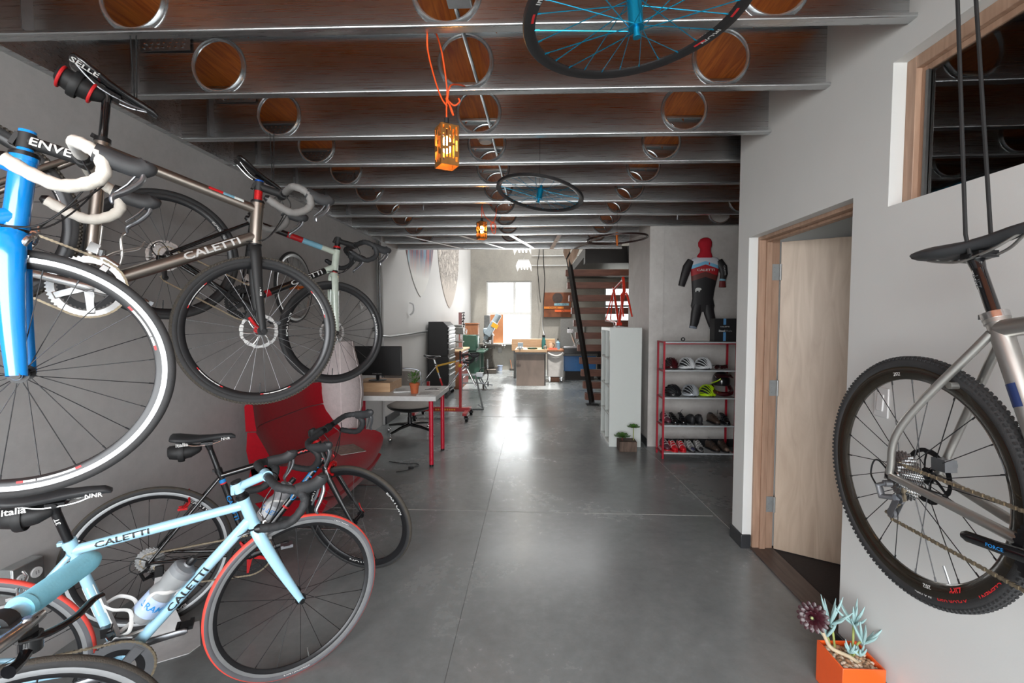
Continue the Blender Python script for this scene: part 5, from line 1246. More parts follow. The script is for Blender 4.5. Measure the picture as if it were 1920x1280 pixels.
obj('frame_stand', MB().tube([rel(.935, 5.98, 1.47), rel(.99, 5.7, 1.45), rel(1.0, 5.66, 1.396)], .004, 8).bb(tuple(rel(.99, 5.55, 1.392)), tuple(rel(1.10, 5.72, 1.402))).cyl(rel(1.045, 5.62, 1.40), bbp-V((0, 0, .02)), .012), wm, t)
# wooden planter
t = thing('wooden_planter', 'small weathered wooden planter of green succulents on the floor before the cube unit', 'planter', (1.068, 5.19-.0, 0))
obj('planter_box', MB().bb((-.098, -.085, 0), (.098, .085, .115)), wood('weathered_wood', (74, 60, 52), (110, 90, 78), 5, .8, (8, 8, 1)), t, bevel=.004)
for k, (x, y, z, s, lean) in enumerate(((-.055, -.02, .155, 1.6, -.2), (.075, 0, .26, 1.25, .2))):
    q = thing('green_succulent', ('low broad' if k == 0 else 'taller stalked')+' green rosette succulent in the weathered wooden planter', 'succulent', (1.068+x, 5.19+y, .115))
    mb = MB(); c = V((0, 0, z-.115))
    for ring, (n, l, tl) in enumerate(((9, .06, .15), (7, .045, .6), (4, .028, 1.1))):
        for j in range(n):
            an = 2*PI*(j+.5*ring)/n; d = V((math.cos(an)*math.cos(tl), math.sin(an)*math.cos(tl), math.sin(tl))); sd = d.cross(V((0, 0, 1))).normalized(); nn_ = sd.cross(d)
            ls = [[c+d*l*s*tt+sd*ww*s, c+d*l*s*tt+nn_*.003, c+d*l*s*tt-sd*ww*s, c+d*l*s*tt-nn_*.003] for tt, ww in ((0, .004), (.5, .012), (.85, .015), (1, .003))]
            mb.loft(ls)
    obj('rosette', mb, GREEN, q); obj('stem', MB().tube([(0, 0, -.01), c], .005, 8), M('red_stem', (120, 50, 40), .6) if k == 0 else GS, q)

# ---------------------------------------------------------------- red shelf rack in the alcove
SX0, SX1, SY0, SY1 = 1.385, 2.135, 4.875, 5.11
t = thing('shelf_rack', 'red steel rack with white shelves in the alcove', 'shelf rack', ((SX0+SX1)/2, (SY0+SY1)/2, 0))
o_ = V(((SX0+SX1)/2, (SY0+SY1)/2, 0)); hx_, hy_ = (SX1-SX0)/2, (SY1-SY0)/2
RK = M('red_rack_steel', (156, 22, 40), .4)
for sx in (-1, 1):
    for sy in (-1, 1): obj('post', MB().bb((sx*hx_-.0095, sy*hy_-.0095, 0), (sx*hx_+.0095, sy*hy_+.0095, 1.255)), RK, t)
    for z in (1.246, .94, .648, .350, .055): obj('side_rail', MB().bb((sx*hx_-.008, -hy_+.0095, z-.008), (sx*hx_+.008, hy_-.0095, z+.008)), RK, t)
SHZ = (1.252, .953, .660, .362, .066); shm = M('white_steel_shelf', (190, 194, 196), .35)
for z in SHZ: obj('shelf_board', MB().bb((-hx_+.0095, -hy_-.004, z-.016), (hx_-.0095, hy_, z)), shm, t, bevel=.002)
obj('front_rail', MB().bb((-hx_, -hy_-.002, 1.226), (hx_, -hy_+.010, 1.235)), RK, t)
# helmets
def helmet(label, x, y, z, shell, liner, yaw, group='helmets on the rack', s=.86):
    t = thing('bicycle_helmet', label, 'helmet', (x, y, z), (0, 0, yaw), group)
    obj('liner', MB().ell((0, 0, .004), (.088*s, .102*s, .125*s), 22, 12, v0=0, v1=PI*.5), liner, t)
    for k in range(-4, 5):
        a = k*.30; mb = MB(); pts = []
        for j in range(13):
            ph = -1.42+2.84*j/12; y_ = math.sin(ph)*.108*s; q = math.cos(ph); squeeze = .55+.45*abs(math.cos(ph*.9))
            pts.append(V((math.sin(a*squeeze*1.15)*.094*s*(q*.9+.12), y_, .006+math.cos(a*1.05)*.135*s*q)))
        mb.tube(pts, [.005*s]+[.0085*s]*11+[.005*s], 8, sq=(.6, 1.25), up=(0, 0, 1)); obj('shell_rib', mb, shell, t)
    obj('brow_band', MB().tube([(math.cos(2*PI*k/28)*.089*s, math.sin(2*PI*k/28)*.104*s, .016+.010*math.sin(2*PI*k/28)**2) for k in range(28)], .0115*s, 8, closed=True, sq=(1.3, .7), up=(0, 0, 1)), shell, t)
    return t
hl = M('black_foam_liner', (30, 31, 33), .7)
hw, hs, hb_, hr, hy2 = M('gloss_white_shell', (222, 224, 226), .25, coat=.5), M('silver_shell', (190, 196, 202), .28, .2, coat=.4), M('gloss_black_shell', (26, 26, 29), .2, coat=.6), M('black_red_shell', (64, 16, 22), .2, coat=.6), M('fluorescent_yellow_shell', (186, 224, 20), .35, coat=.3)
z1, z2 = SHZ[1]+.002, SHZ[2]+.002
helmet('dark red and black bicycle helmet beside the rack post on the upper shelf', 1.487, 4.99, z1, hr, hl, .1)
helmet('white ribbed helmet in the middle of the upper shelf', 1.657, 4.99, z1, hw, hl, .3)
helmet('white and silver helmet next to the sunglasses', 1.832, 4.99, z1, hw, hl, .4)
helmet('glossy all-black helmet on the second shelf', 1.510, 4.985, z2, hb_, hl, .4)
helmet('silver helmet between the black and yellow helmets', 1.700, 4.985, z2, hs, hl, .25)
helmet('fluorescent yellow bicycle helmet', 1.880, 4.985, z2, hy2, hl, .35)
t = thing('full_face_helmet', 'dark full-face helmet with yellow and red trim at the end of the second shelf', 'helmet', (2.030, 5.0, z2), (0, 0, -.15), 'helmets on the rack')
obj('shell', MB().ell((0, 0, .16), (.092, .12, .11), 22, 14, v0=0, v1=PI*.62), hb_, t); obj('chin_bar', MB().tube(smooth_path([(-.09, .02, .10), (-.088, -.08, .06), (-.04, -.15, .045), (.04, -.15, .045), (.088, -.08, .06), (.09, .02, .10)], 4), .024, 10, sq=(1, 1)), hr, t)
obj('visor_peak', MB().loft([[V((x, y, z+.012*math.cos(x*16))) for x in (-.085, -.04, 0, .04, .085)]+[V((x, y, z-.006+.012*math.cos(x*16))) for x in (.085, .04, 0, -.04, -.085)] for y, z in ((-.06, .235), (-.16, .215))]), hr, t)
obj('yellow_trim', MB().tube(smooth_path([(-.093, .03, .13), (-.092, -.06, .15), (-.06, -.11, .175), (-.03, -.121, .20)], 4), .006, 8).tube(smooth_path([(-.096, .0, .075), (-.085, -.09, .075), (-.03, -.165, .055)], 4), .006, 8), hy2, t)
# sunglasses
for k, (x, y) in enumerate(((1.99, 4.95), (2.03, 5.0))):
    t = thing('sunglasses', ('pair of dark sunglasses in front on the upper shelf end', 'pair of dark sunglasses folded behind another on the upper shelf')[k], 'sunglasses', (x, y, SHZ[1]+.003), (0, 0, .3-.5*k), 'sunglasses on the rack')
    for s in (-1, 1): obj('lens', MB().ell((s*.034, 0, .022), (.030, .006, .021), 16, 8), M('smoked_lens', (50, 20, 22), .08, coat=.5), t)
    obj('frame', MB().tube(smooth_path([(-.066, .10, .03), (-.068, .02, .034), (-.06, .0, .04), (0, -.006, .036), (.06, 0, .04), (.068, .02, .034), (.066, .10, .03)], 4), .003, 8), BK['gloss_black'], t)
# shoes
def shoe(label, x, y, z, up, sole, strap, yaw, group, toe=None):
    t = thing('cycling_shoe', label, 'shoe', (x, y, z), (0, 0, yaw), group); ls = []; t.scale = (.80, .84, 1.0)
    for yy, w, h0, top in ((-.125, .012, .012, .030), (-.118, .028, .008, .042), (-.09, .041, .008, .052), (-.05, .045, .008, .066), (-.01, .040, .008, .088), (.03, .036, .008, .100), (.075, .036, .008, .098), (.105, .030, .008, .092), (.115, .014, .012, .08)):
        ls.append([V((w*math.cos(2*PI*k/14), yy, (top+h0)/2+(top-h0)/2*math.sin(2*PI*k/14))) for k in range(14)])
    obj('upper', MB().loft(ls), up, t, smooth=1.1)
    obj('sole', MB().loft([[V((w*1.04*c, yy, zz)) for c, zz in ((-1, 0), (1, 0), (1.02, .012), (-1.02, .012))] for yy, w in ((-.126, .014), (-.115, .030), (-.085, .042), (-.04, .045), (.01, .037), (.07, .036), (.105, .031), (.117, .016))]), sole, t)
    obj('ankle_opening', MB().ell((0, .055, .094), (.026, .045, .012), 14, 8), BK['matte_black'], t)
    for yy, zz, w in ((-.055, .066, .040), (-.02, .084, .036), (.012, .097, .030)):
        obj('strap', MB().tube([(-w*1.12, yy, zz*.55), (-w*.8, yy, zz*.93), (0, yy, zz*1.04), (w*.8, yy, zz*.93), (w*1.12, yy, zz*.55)], .008, 8, sq=(.3, 1), up=(0, 0, 1)), strap, t)
    if toe: obj('toe_cap', MB().ell((0, -.095, .03), (.034, .036, .022), 14, 8), toe, t)
    return t
sb = M('black_patent_shoe', (20, 20, 22), .15, coat=.7); sbm = M('black_mesh_shoe', (40, 40, 43), .6); sbr = M('brown_leather_shoe', (70, 56, 48), .45); srd = M('red_shoe', (196, 24, 36), .3, coat=.4); swh = M('white_shoe', (224, 222, 220), .35); ssv = M('silver_shoe', (160, 158, 156), .35, .4); sol = M('dark_sole', (34, 34, 36), .6); mar = M('maroon_shoe', (86, 50, 60), .4)
za, zb = SHZ[3]+.002, SHZ[4]+.002
gs = 'cycling shoes on the rack'
shoe('maroon and white shoe half hidden behind the black patent pair', 1.450, 5.03, za, mar, sol, swh, .15, gs)
shoe('black patent shoe beside the maroon one', 1.518, 4.985, za, sb, sol, sb, .1, gs); shoe('black patent shoe with a loose strap', 1.609, 4.985, za, sb, sol, sbm, .05, gs)
shoe('plain black mesh shoe after the patent pair', 1.700, 4.99, za, sbm, sol, sbm, 3.2, gs); shoe('plain black mesh shoe with empty shelf beside it', 1.790, 4.99, za, sbm, sol, sbm, 3.1, gs)
shoe('brown shoe with an upright strap', 1.955, 5.00, za, sbr, sol, sbr, .2, gs); shoe('black rounded shoe at the end of the middle shelf', 2.062, 4.985, za, sb, sol, sbm, .1, gs)
shoe('pale pink and white shoe at the rack post on the bottom shelf', 1.45, 5.035, zb, mar, srd, swh, .1, gs); shoe('red shoe with white straps next to the rack post', 1.522, 4.985, zb, srd, srd, swh, .08, gs, srd); shoe('red shoe with white straps beside the silver pair', 1.611, 4.985, zb, srd, srd, swh, .04, gs, srd)
shoe('silver shoe with a loose strap standing up', 1.702, 4.99, zb, ssv, sol, swh, .1, gs, M('navy_toe', (46, 46, 76), .4)); shoe('silver and white shoe with empty shelf beside it', 1.795, 4.99, zb, ssv, sol, swh, .02, gs, sol)
shoe('brown strapped shoe lying at the end of the bottom shelf', 1.95, 5.0, zb, sbr, sol, sol, .3, gs); shoe('dark brown shoe with a pale toe at the bottom shelf corner', 2.062, 4.985, zb, sbr, sol, sbr, .05, gs, M('tan_toe', (130, 110, 96), .5))
for (x, y, z, a, lab) in ((1.60, 5.0, za+.095, .5, 'loose black strap curling up over the patent shoes'), (2.0, 5.0, za+.095, .1, 'black strap standing up from the brown shoe'), (1.66, 5.0, zb+.10, -.7, 'grey strap standing up from the silver shoes'), (1.95, 5.0, zb+.09, -1.1, 'black strap above the brown shoe on the bottom shelf')):
    tag(obj('shoe_strap', MB().tube(smooth_path([(x, y, z), (x+.02*math.sin(a), y, z+.03), (x+.05*math.sin(a), y, z+.05)], 4), .006, 8, sq=(.25, 1)), ssv if 'grey' in lab else BK['matte_black']), lab, 'strap')
# things on the rack top
t = thing('display_box', 'black cardboard box with blue stripe on top of the rack', 'box', (2.05, 4.99, SHZ[0]))
bx = obj('box_body', MB().bb((-.13, -.06, 0), (.10, .06, .245)), BK['black_ink'], t, bevel=.002)
obj('blue_stripe', MB().bb((-.035, -.0612, .18), (-.008, -.06, .244)).bb((-.035, -.0612, .005), (-.008, -.06, .10)), M('blue_print', (90, 150, 200), .5), bx, smooth=0)
tb = MB(); tb.flat('CALETTI', .012, (-.02, -.0613, .158), (1, 0, 0), (0, 0, 1), 1.5); tb.flat('Steel', .022, (-.05, -.0613, .115), (1, 0, 0), (0, 0, 1), 1.2, bold=.03); obj('lettering', tb, BK['white'], bx, smooth=0)
tb = MB(); tb.flat('Ride', .020, (.025, -.0613, .114), (1, 0, 0), (0, 0, 1), 1.2); obj('lettering', tb, ink, bx, smooth=0)
t = thing('chainring_ornament', 'small dark chainring standing on the rack top', 'ornament', (1.612, 4.98, SHZ[0]+.022))
obj('ring', MB().lathe([(.012, -.006), (.022, -.006), (.022, .006), (.012, .006)], 12, Matrix.Rotation(PI/2, 4, 'X'), close=True), BK['matte_black'], t)

# ---------------------------------------------------------------- skinsuit and balaclava on the alcove wall
sk = bpy.data.materials.new('skinsuit_panels'); sk.use_nodes = True; ns = sk.node_tree.nodes; L = sk.node_tree.links; b = ns['Principled BSDF']; b.inputs['Roughness'].default_value = .6
tc = ns.new('ShaderNodeTexCoord'); sx = ns.new('ShaderNodeSeparateXYZ'); L.new(tc.outputs['Object'], sx.inputs[0])
ab = ns.new('ShaderNodeMath'); ab.operation = 'ABSOLUTE'; L.new(sx.outputs[0], ab.inputs[0])
ma = ns.new('ShaderNodeMath'); ma.operation = 'MULTIPLY_ADD'; ma.inputs[1].default_value = .33; L.new(ab.outputs[0], ma.inputs[0]); L.new(sx.outputs[2], ma.inputs[2])
mr = ns.new('ShaderNodeMapRange'); mr.inputs['From Min'].default_value = 0; mr.inputs['From Max'].default_value = .9; L.new(ma.outputs[0], mr.inputs[0])
rp = ns.new('ShaderNodeValToRGB'); rp.color_ramp.interpolation = 'CONSTANT'; e = rp.color_ramp.elements
e[0].position = 0; e[0].color = lin((30, 28, 30))+(1,); e[1].position = .585/.9; e[1].color = lin((92, 44, 38))+(1,)
for p, c in ((.645, (168, 28, 36)), (.725, (120, 186, 220)), (.765, (206, 206, 214))):
    k = e.new(p/.9); k.color = lin(c)+(1,)
L.new(mr.outputs[0], rp.inputs[0])
gt = ns.new('ShaderNodeMath'); gt.operation = 'GREATER_THAN'; gt.inputs[1].default_value = .152; L.new(ab.outputs[0], gt.inputs[0])
mx = ns.new('ShaderNodeMix'); mx.data_type = 'RGBA'; mx.inputs[7].default_value = lin((34, 30, 34))+(1,); L.new(gt.outputs[0], mx.inputs[0]); L.new(rp.outputs[0], mx.inputs[6]); L.new(mx.outputs[2], b.inputs['Base Color'])
YJ = 5.335
t = thing('skinsuit', 'black white and red cycling skinsuit hung on the alcove wall', 'skinsuit', (1.955, YJ, 1.385))
lp = []
for z, w, cx, d in ((.19, .115, -.012, .022), (.26, .135, -.012, .028), (.34, .118, -.014, .028), (.45, .128, -.010, .032), (.60, .150, 0, .036), (.70, .162, .002, .036), (.77, .17, .004, .032), (.805, .14, .004, .024), (.815, .08, .003, .016)):
    lp.append([V((cx+w*math.cos(2*PI*k/20), d*math.sin(2*PI*k/20), z)) for k in range(20)])
obj('torso', MB().loft(lp), sk, t, smooth=1.2)
bs = M('black_lycra', (32, 29, 31), .55); rs2 = M('dark_red_lycra', (110, 36, 36), .6); gr = M('grey_gripper', (120, 128, 140), .6)
obj('sleeve', MB().tube([(-.150, 0, .775), (-.195, 0, .70), (-.225, 0, .60), (-.258, 0, .485)], [.045, .052, .046, .037], 14, sq=(1, .5), up=(1, 0, 0)), bs, t)
sv = obj('sleeve', MB().tube([(.155, 0, .775), (.20, -.004, .70), (.215, -.01, .62), (.20, -.012, .56)], [.045, .052, .042, .034], 14, sq=(1, .5), up=(1, 0, 0)), bs, t)
obj('cuff_band', MB().tube([(.20, -.012, .562), (.198, -.014, .54)], [.035, .034], 14, sq=(1, .5), up=(1, 0, 0)), BK['band_blue'], sv); obj('cuff', MB().tube([(.198, -.014, .54), (.197, -.014, .47)], [.034, .040], 14, sq=(1, .5), up=(1, 0, 0)), rs2, sv)
for s, x in ((-1, -.118), (1, .108)):
    lg = obj('trouser_leg', MB().tube([(s*.055-.012, 0, .27), (s*.075-.012, 0, .17), (x*.88, 0, .06), (x, 0, .015)], [.062, .058, .048, .042], 14, sq=(1, .5), up=(1, 0, 0)), bs, t)
    obj('leg_gripper', MB().tube([(x*.985, 0, .025), (x*1.01, 0, .0)], [.044, .043], 14, sq=(1, .5), up=(1, 0, 0)), gr, lg)
tb = MB(); tb.flat('CALETTI', .026, (0, -.039, .665), (1, 0, 0), (0, 0, 1), 1.5, bold=.02)
for k, ch in enumerate('LADNE'): pass
tb.flat('CALETTI', .016, (.214, -.032, .66), (.12, 0, -1), (1, 0, .12), 1.3); obj('lettering', tb, BK['white'], t, smooth=0)
obj('bear_emblem', MB().prism([(-.035, -.02), (-.025, -.02), (-.022, -.004), (.0, -.004), (.002, -.02), (.012, -.02), (.016, -.002), (.03, .004), (.034, .014), (.02, .026), (-.01, .03), (-.03, .022), (-.037, .006)], .002, Matrix(((1, 0, 0, -.075), (0, 0, -1, -.0345), (0, 1, 0, .435), (0, 0, 0, 1)))), BK['white'], t)
obj('drop_emblem', MB().prism([(0, .018), (.008, .002), (.007, -.008), (0, -.013), (-.007, -.008), (-.008, .002)], .002, Matrix(((1, 0, 0, .04), (0, 0, -1, -.0375), (0, 1, 0, .735), (0, 0, 0, 1)))), BK['red_decal'], t)
t = thing('balaclava', 'red balaclava hung above the skinsuit', 'balaclava', (1.955, YJ, 2.225))
RB = M('red_knit', (176, 16, 38), .85, bump=.2, bscale=300)
obj('hood', MB().loft([[V((cx+w*math.cos(2*PI*k/18), d*math.sin(2*PI*k/18), z)) for k in range(18)] for z, w, cx, d in ((-.035, .088, 0, .034), (-.01, .085, 0, .036), (.03, .062, .006, .036), (.07, .060, .006, .04), (.10, .076, 0, .045), (.14, .078, 0, .045), (.175, .060, .004, .036), (.192, .03, .006, .02))]), RB, t, smooth=1.3)
# ================================================================ workshop at the back
CHB2 = M('black_tool_chest', (30, 28, 28), .4, var=.05); HND = M('bright_drawer_pull', (214, 214, 214), .25, .7)
t = thing('tool_chest', 'tall black tool chest with bright drawer pulls by the white wall', 'tool chest', (-1.80, 8.88, 0))
xa, xb, ya, yb = -.19, .19, -.38, .38
obj('lower_cabinet', MB().bb((xa, ya, .10), (xb, yb, .80)), CHB2, t, bevel=.006)
up = MB(); up._add([V((x, y, z)) for y in (ya+.01, yb-.01) for x, z in ((xa+.01, .80), (xb-.005, .80), (xb-.005, 1.37), (xb-.09, 1.45), (xa+.01, 1.45))], [(0,1,2,3,4), (9,8,7,6,5)]+[(k, (k+1) % 5, 5+(k+1) % 5, 5+k) for k in range(5)])
obj('upper_cabinet', up, CHB2, t, bevel=.006, smooth=.3)
for z0, z1 in ((.12, .28), (.29, .45), (.46, .56), (.57, .64), (.65, .76), (.83, .93), (.94, 1.04), (1.05, 1.13), (1.14, 1.21), (1.22, 1.28), (1.29, 1.35)):
    d = obj('drawer', MB().bb((xb-.004, ya+.03, z0), (xb+.012, yb-.03, z1)), M('dark_drawer', (44, 42, 42), .35) if z0 == .12 else bpy.data.materials['dark_drawer'], t, bevel=.003)
    obj('handle', MB().bb((xb+.012, ya+.05, z1-.028), (xb+.026, yb-.05, z1-.010)), HND, d, bevel=.003)
for x in (xa+.05, xb-.05):
    for y in (ya+.06, yb-.06): obj('caster', MB().cyl((x, y-.015, .045), (x, y+.015, .045), .045, n=18).bb((x-.02, y-.022, .06), (x+.02, y+.022, .10)), BK['black'], t)
# repair stand and the bike frame it holds
RST = M('red_stand_steel', (176, 28, 32), .35, coat=.3); YL = M('yellow_mark', (222, 168, 40), .5)
t = thing('work_stand', 'red wheeled steel work stand beyond the desk', 'work stand', (-1.36, 6.80, 0))
bar = obj('base_bar', MB().bb((-.42, -.03, .10), (.40, .03, .16)), RST, t, bevel=.004)
mb = MB()
for k in range(9): mb.bb((-.12+.035*k, -.0312, .118), (-.098+.035*k, -.03, .142))
obj('yellow_marking', mb, YL, bar, smooth=0)
for x in (-.40, .36):
    cbx = obj('cross_foot', MB().bb((x-.03, -.28, .085), (x+.03, .26, .125)), RST, t, bevel=.004)
    for y in (-.26, .24): obj('caster', MB().cyl((x+.01, y, .045), (x+.05, y, .045), .044, n=20).bb((x-.005, y-.02, .04), (x+.012, y+.02, .09)).cyl((x+.0, y, .045), (x+.06, y, .045), .014, mi=0), BK['black'], cbx)
obj('post', MB().bb((.24, -.022, .16), (.28, .022, .78)), RST, t, bevel=.003); obj('post', MB().bb((-.25, -.022, .16), (-.21, .022, .55)), RST, t, bevel=.003)
obj('post_extension', MB().cyl((.26, 0, .78), (.26, 0, 1.02), .014), BK['black'], t); obj('clamp_knob', MB().ell((.26, -.03, .80), (.03, .03, .03)), YL, t)
Y_ = bike('bicycle_frameset', 'yellow-tubed bicycle frameset with saddle held in the red work stand', dict(PG, stl=.46, sph=.60, wb=.93, R=.33), pos(-1.86, 7.30, .06, .12),
  dict(frame=M('chromed_frame', (170, 170, 172), .2, .8), fork=BK['alloy'], bands=[('tt', .04, .70, BK['yellow']), ('st', .70, .95, BK['yellow']), ('st', .14, .48, BK['red'])], front=False, rear=False, chain=False, rimbrake=False, tape=BK['tape_black'], spacer=.02, saddlemat=BK['gloss_black'], postmat=BK['alloy'], crank=30, bar_tilt=-8), cat='bicycle frame')
t = thing('wheel_truing_stand', 'folding aluminium stand with slanted legs on the shop floor', 'stand', (-.90, 7.60, 0))
AL = BK['alloy']; gal = M('grey_aluminium', (176, 180, 182), .35, .6)
obj('top_rail', MB().bb((-.34, -.02, .545), (.03, .02, .575)), gal, t, bevel=.003)
obj('leg', MB().tube([(-.065, -.05, .56), (.07, -.16, .012)], .016, 4), gal, t); obj('leg', MB().tube([(-.02, .05, .56), (.09, .2, .30)], .016, 4), gal, t)
obj('leg', MB().tube([(-.30, .02, .55), (-.34, .12, .012)], .014, 4), gal, t)
obj('foot', MB().tube([(.08, -.16, .012), (-.16, -.19, .012)], .012, 4), gal, t); obj('foot', MB().tube([(.08, -.16, .012), (-.03, .02, .05)], .012, 4), gal, t)
obj('cross_tube', MB().cyl((-.34, 0, .42), (-.10, 0, .42), .01).cyl((-.34, 0, .30), (.04, 0, .30), .006), gal, t)
obj('hand_wheel', MB().cyl((-.10, 0, .43), (.22, 0, .39), .010).lathe([(.001, -.012), (.045, -.008), (.05, 0), (.045, .008), (.001, .012)], 24, Matrix.Translation((.14, 0, .41)) @ Matrix.Rotation(PI/2, 4, 'Y')), BK['grey_alloy'], t)
obj('bracket', MB().bb((-.06, -.06, .53), (.06, .06, .60)), gal, t, bevel=.004)
# wooden cabinet with red drawer stack
CAB = wood('brown_cabinet_wood', (138, 88, 58), (166, 112, 78), 5, .5, (6, 6, 1))
t = thing('tool_cabinet', 'wooden cabinet holding a red drawer stack behind the black tool chest', 'cabinet', (-1.74, 10.2, 0))
obj('carcass', MB().bb((-.18, -.58, .04), (.19, -.54, .80)).bb((-.18, .54, .04), (.19, .58, .80)).bb((-.18, -.54, .04), (-.16, .54, .80)).bb((-.18, -.54, .0), (.19, .54, .04)), CAB, t)
obj('cabinet_top', MB().bb((-.20, -.62, .80), (.22, .62, .84)), PINE, t, bevel=.003)
rdm = M('red_drawer_paint', (150, 34, 30), .35)
for z0, z1 in ((.05, .25), (.26, .40), (.41, .52), (.53, .62), (.63, .71), (.72, .79)):
    d = obj('drawer', MB().bb((-.15, -.52, z0), (.20, .52, z1)), rdm, t, bevel=.004); obj('handle', MB().bb((.20, -.42, z1-.03), (.222, .42, z1-.012)), HND, d, bevel=.003)
GM = M('grey_machine_paint', (92, 92, 90), .4, var=.15); GRN = M('green_machine_paint', (44, 78, 64), .4, var=.12); IRON = M('cast_iron', (86, 80, 74), .4, .6, var=.2); MBL = M('pale_blue_grey_machine', (150, 164, 172), .4, var=.1)
t = thing('drill_press', 'dark grey bench drill press on the wooden cabinet', 'drill press', (-1.68, 9.95, .84))
obj('base', MB().bb((-.10, -.14, 0), (.12, .14, .035)), GM, t, bevel=.006); obj('column', MB().cyl((-.04, 0, .03), (-.04, 0, .40), .028, n=18), BK['alloy'], t); obj('table', MB().bb((-.06, -.11, .15), (.14, .11, .175)), IRON, t, bevel=.004)
obj('head', MB().bb((-.12, -.09, .33), (.15, .09, .48)).bb((-.16, -.07, .48), (.12, .07, .54)), GM, t, bevel=.012); obj('motor', MB().cyl((-.13, -.13, .40), (-.13, .13, .40), .07, n=20), BK['matte_black'], t)
obj('spindle', MB().cyl((.09, 0, .24), (.09, 0, .34), .018).cyl((.09, 0, .19), (.09, 0, .25), .012), BK['alloy'], t)
obj('feed_handle', MB().cyl((.16, 0, .38), (.22, 0, .38), .012).cyl((.21, -.11, .33), (.21, .11, .43), .006).cyl((.21, .09, .30), (.21, -.09, .46), .006), BK['alloy'], t)
t = thing('tool_tree', 'tall dark post hung with clamps against the white workshop wall', 'tool post', (-1.70, 10.65, .84))
obj('post', MB().bb((-.05, -.04, 0), (.02, .04, .82)), M('maroon_post', (120, 84, 84), .6), t)
for k in range(6): obj('clamp', MB().tube([(.0, -.02, .45+.07*k), (.07+.02*(k % 2), -.03, .47+.07*k), (.06, -.05, .42+.07*k), (.03+.03*(k % 3), -.03, .40+.07*k)], .012, 8), BK['black'], t)
t = thing('metal_lathe', 'green metal lathe along the left workshop wall', 'lathe', (-1.52, 11.7, 0))
obj('pedestal', MB().bb((-.25, -.40, 0), (.18, -.05, .66)), GRN, t, bevel=.01); obj('pedestal', MB().bb((-.25, .30, 0), (.18, .60, .66)), GRN, t, bevel=.01)
obj('chip_tray', MB().bb((-.28, -.48, .66), (.30, .66, .71)), GRN, t, bevel=.006); obj('bed', MB().bb((-.12, -.45, .71), (.10, .62, .80)), IRON, t, bevel=.005)
obj('headstock', MB().bb((-.20, -.48, .78), (.14, -.12, 1.10)), GRN, t, bevel=.02); obj('gear_cover', MB().bb((-.22, -.54, .72), (.12, -.48, 1.12)), GRN, t, bevel=.02)
obj('chuck', MB().cyl((-.02, -.12, .95), (-.02, -.03, .95), .085, n=24), AL, t); obj('tailstock', MB().bb((-.10, .36, .80), (.08, .56, 1.0)).cyl((-.01, .26, .95), (-.01, .66, .95), .03), GRN, t, bevel=.01)
cg = obj('carriage', MB().bb((-.14, .02, .80), (.22, .22, .87)).bb((-.04, .06, .87), (.10, .18, .95)), IRON, t, bevel=.006)
for y, z in ((.06, .74), (.16, .84)): obj('hand_wheel', MB().lathe([(.05, -.008), (.062, 0), (.05, .008), (.044, 0)], 22, Matrix.Translation((.28, y, z)) @ Matrix.Rotation(PI/2, 4, 'Y'), close=True).cyl((.2, y, z), (.29, y, z), .009).cyl((.28, y-.05, z), (.28, y+.05, z), .006), AL, cg)
t = thing('wooden_box', 'open brown wooden box standing on top of the green lathe', 'box', (-1.54, 11.36, 1.12))
obj('box_body', MB().bb((-.15, -.14, 0), (.17, .16, .26)), CAB, t, bevel=.004); obj('box_lid', MB().bb((-.16, -.15, .26), (.18, .17, .29)), CAB, t, bevel=.004)
t = thing('milling_machine', 'knee mill with tilted pale blue head before the back window', 'milling machine', (-1.27, 12.75, 0))
obj('base', MB().bb((-.27, -.30, 0), (.25, .45, .13)), IRON, t, bevel=.015)
obj('column', MB().loft([[V((x*w, y*d+.18, z)) for x, y in ((-1, -1), (1, -1), (1, 1), (-1, 1))] for z, w, d in ((.13, .17, .20), (.35, .11, .15), (.9, .12, .17), (1.12, .13, .18))]), IRON, t, bevel=.01)
obj('knee', MB().loft([[V((x*w, y*d-.12, z)) for x, y in ((-1, -1), (1, -1), (1, 1), (-1, 1))] for z, w, d in ((.40, .05, .08), (.52, .12, .16), (.70, .13, .18))]), IRON, t, bevel=.01)
obj('knee_screw', MB().cyl((0, -.14, .13), (0, -.14, .45), .03), AL, t)
tbm = obj('table', MB().bb((-.42, -.24, .74), (.40, -.02, .81)).bb((-.20, -.22, .69), (.20, -.04, .74)), IRON, t, bevel=.005)
for x in (-.47, .45): obj('hand_wheel', MB().lathe([(.05, -.01), (.065, 0), (.05, .01), (.042, 0)], 22, Matrix.Translation((x, -.13, .775)) @ Matrix.Rotation(PI/2, 4, 'Y'), close=True).cyl((x-.05, -.13, .775), (x+.05, -.13, .775), .012).cyl((x, -.13, .72), (x, -.13, .83), .007), AL, tbm)
obj('vise', MB().bb((-.10, -.20, .81), (.10, -.06, .88)).bb((-.10, -.19, .88), (-.03, -.07, .93)).bb((.04, -.19, .88), (.10, -.07, .93)), AL, tbm, bevel=.005)
obj('ram', MB().bb((-.10, -.35, 1.12), (.10, .45, 1.26)), MBL, t, bevel=.02)
Rt = Matrix.Translation((.10, -.38, 1.22)) @ Matrix.Rotation(.52, 4, 'Y')
hd = obj('tilted_head', MB(Rt).bb((-.09, -.11, -.18), (.09, .10, .24)).cyl((0, 0, -.18), (0, 0, -.30), .06, n=22), MBL, t, bevel=.015)
obj('motor', MB(Rt).cyl((0, -.01, .24), (0, -.01, .46), .088, n=26).cyl((0, -.01, .46), (0, -.01, .48), .075, n=26), MBL, hd); obj('quill', MB(Rt).cyl((0, 0, -.30), (0, 0, -.40), .032, n=18), AL, hd)
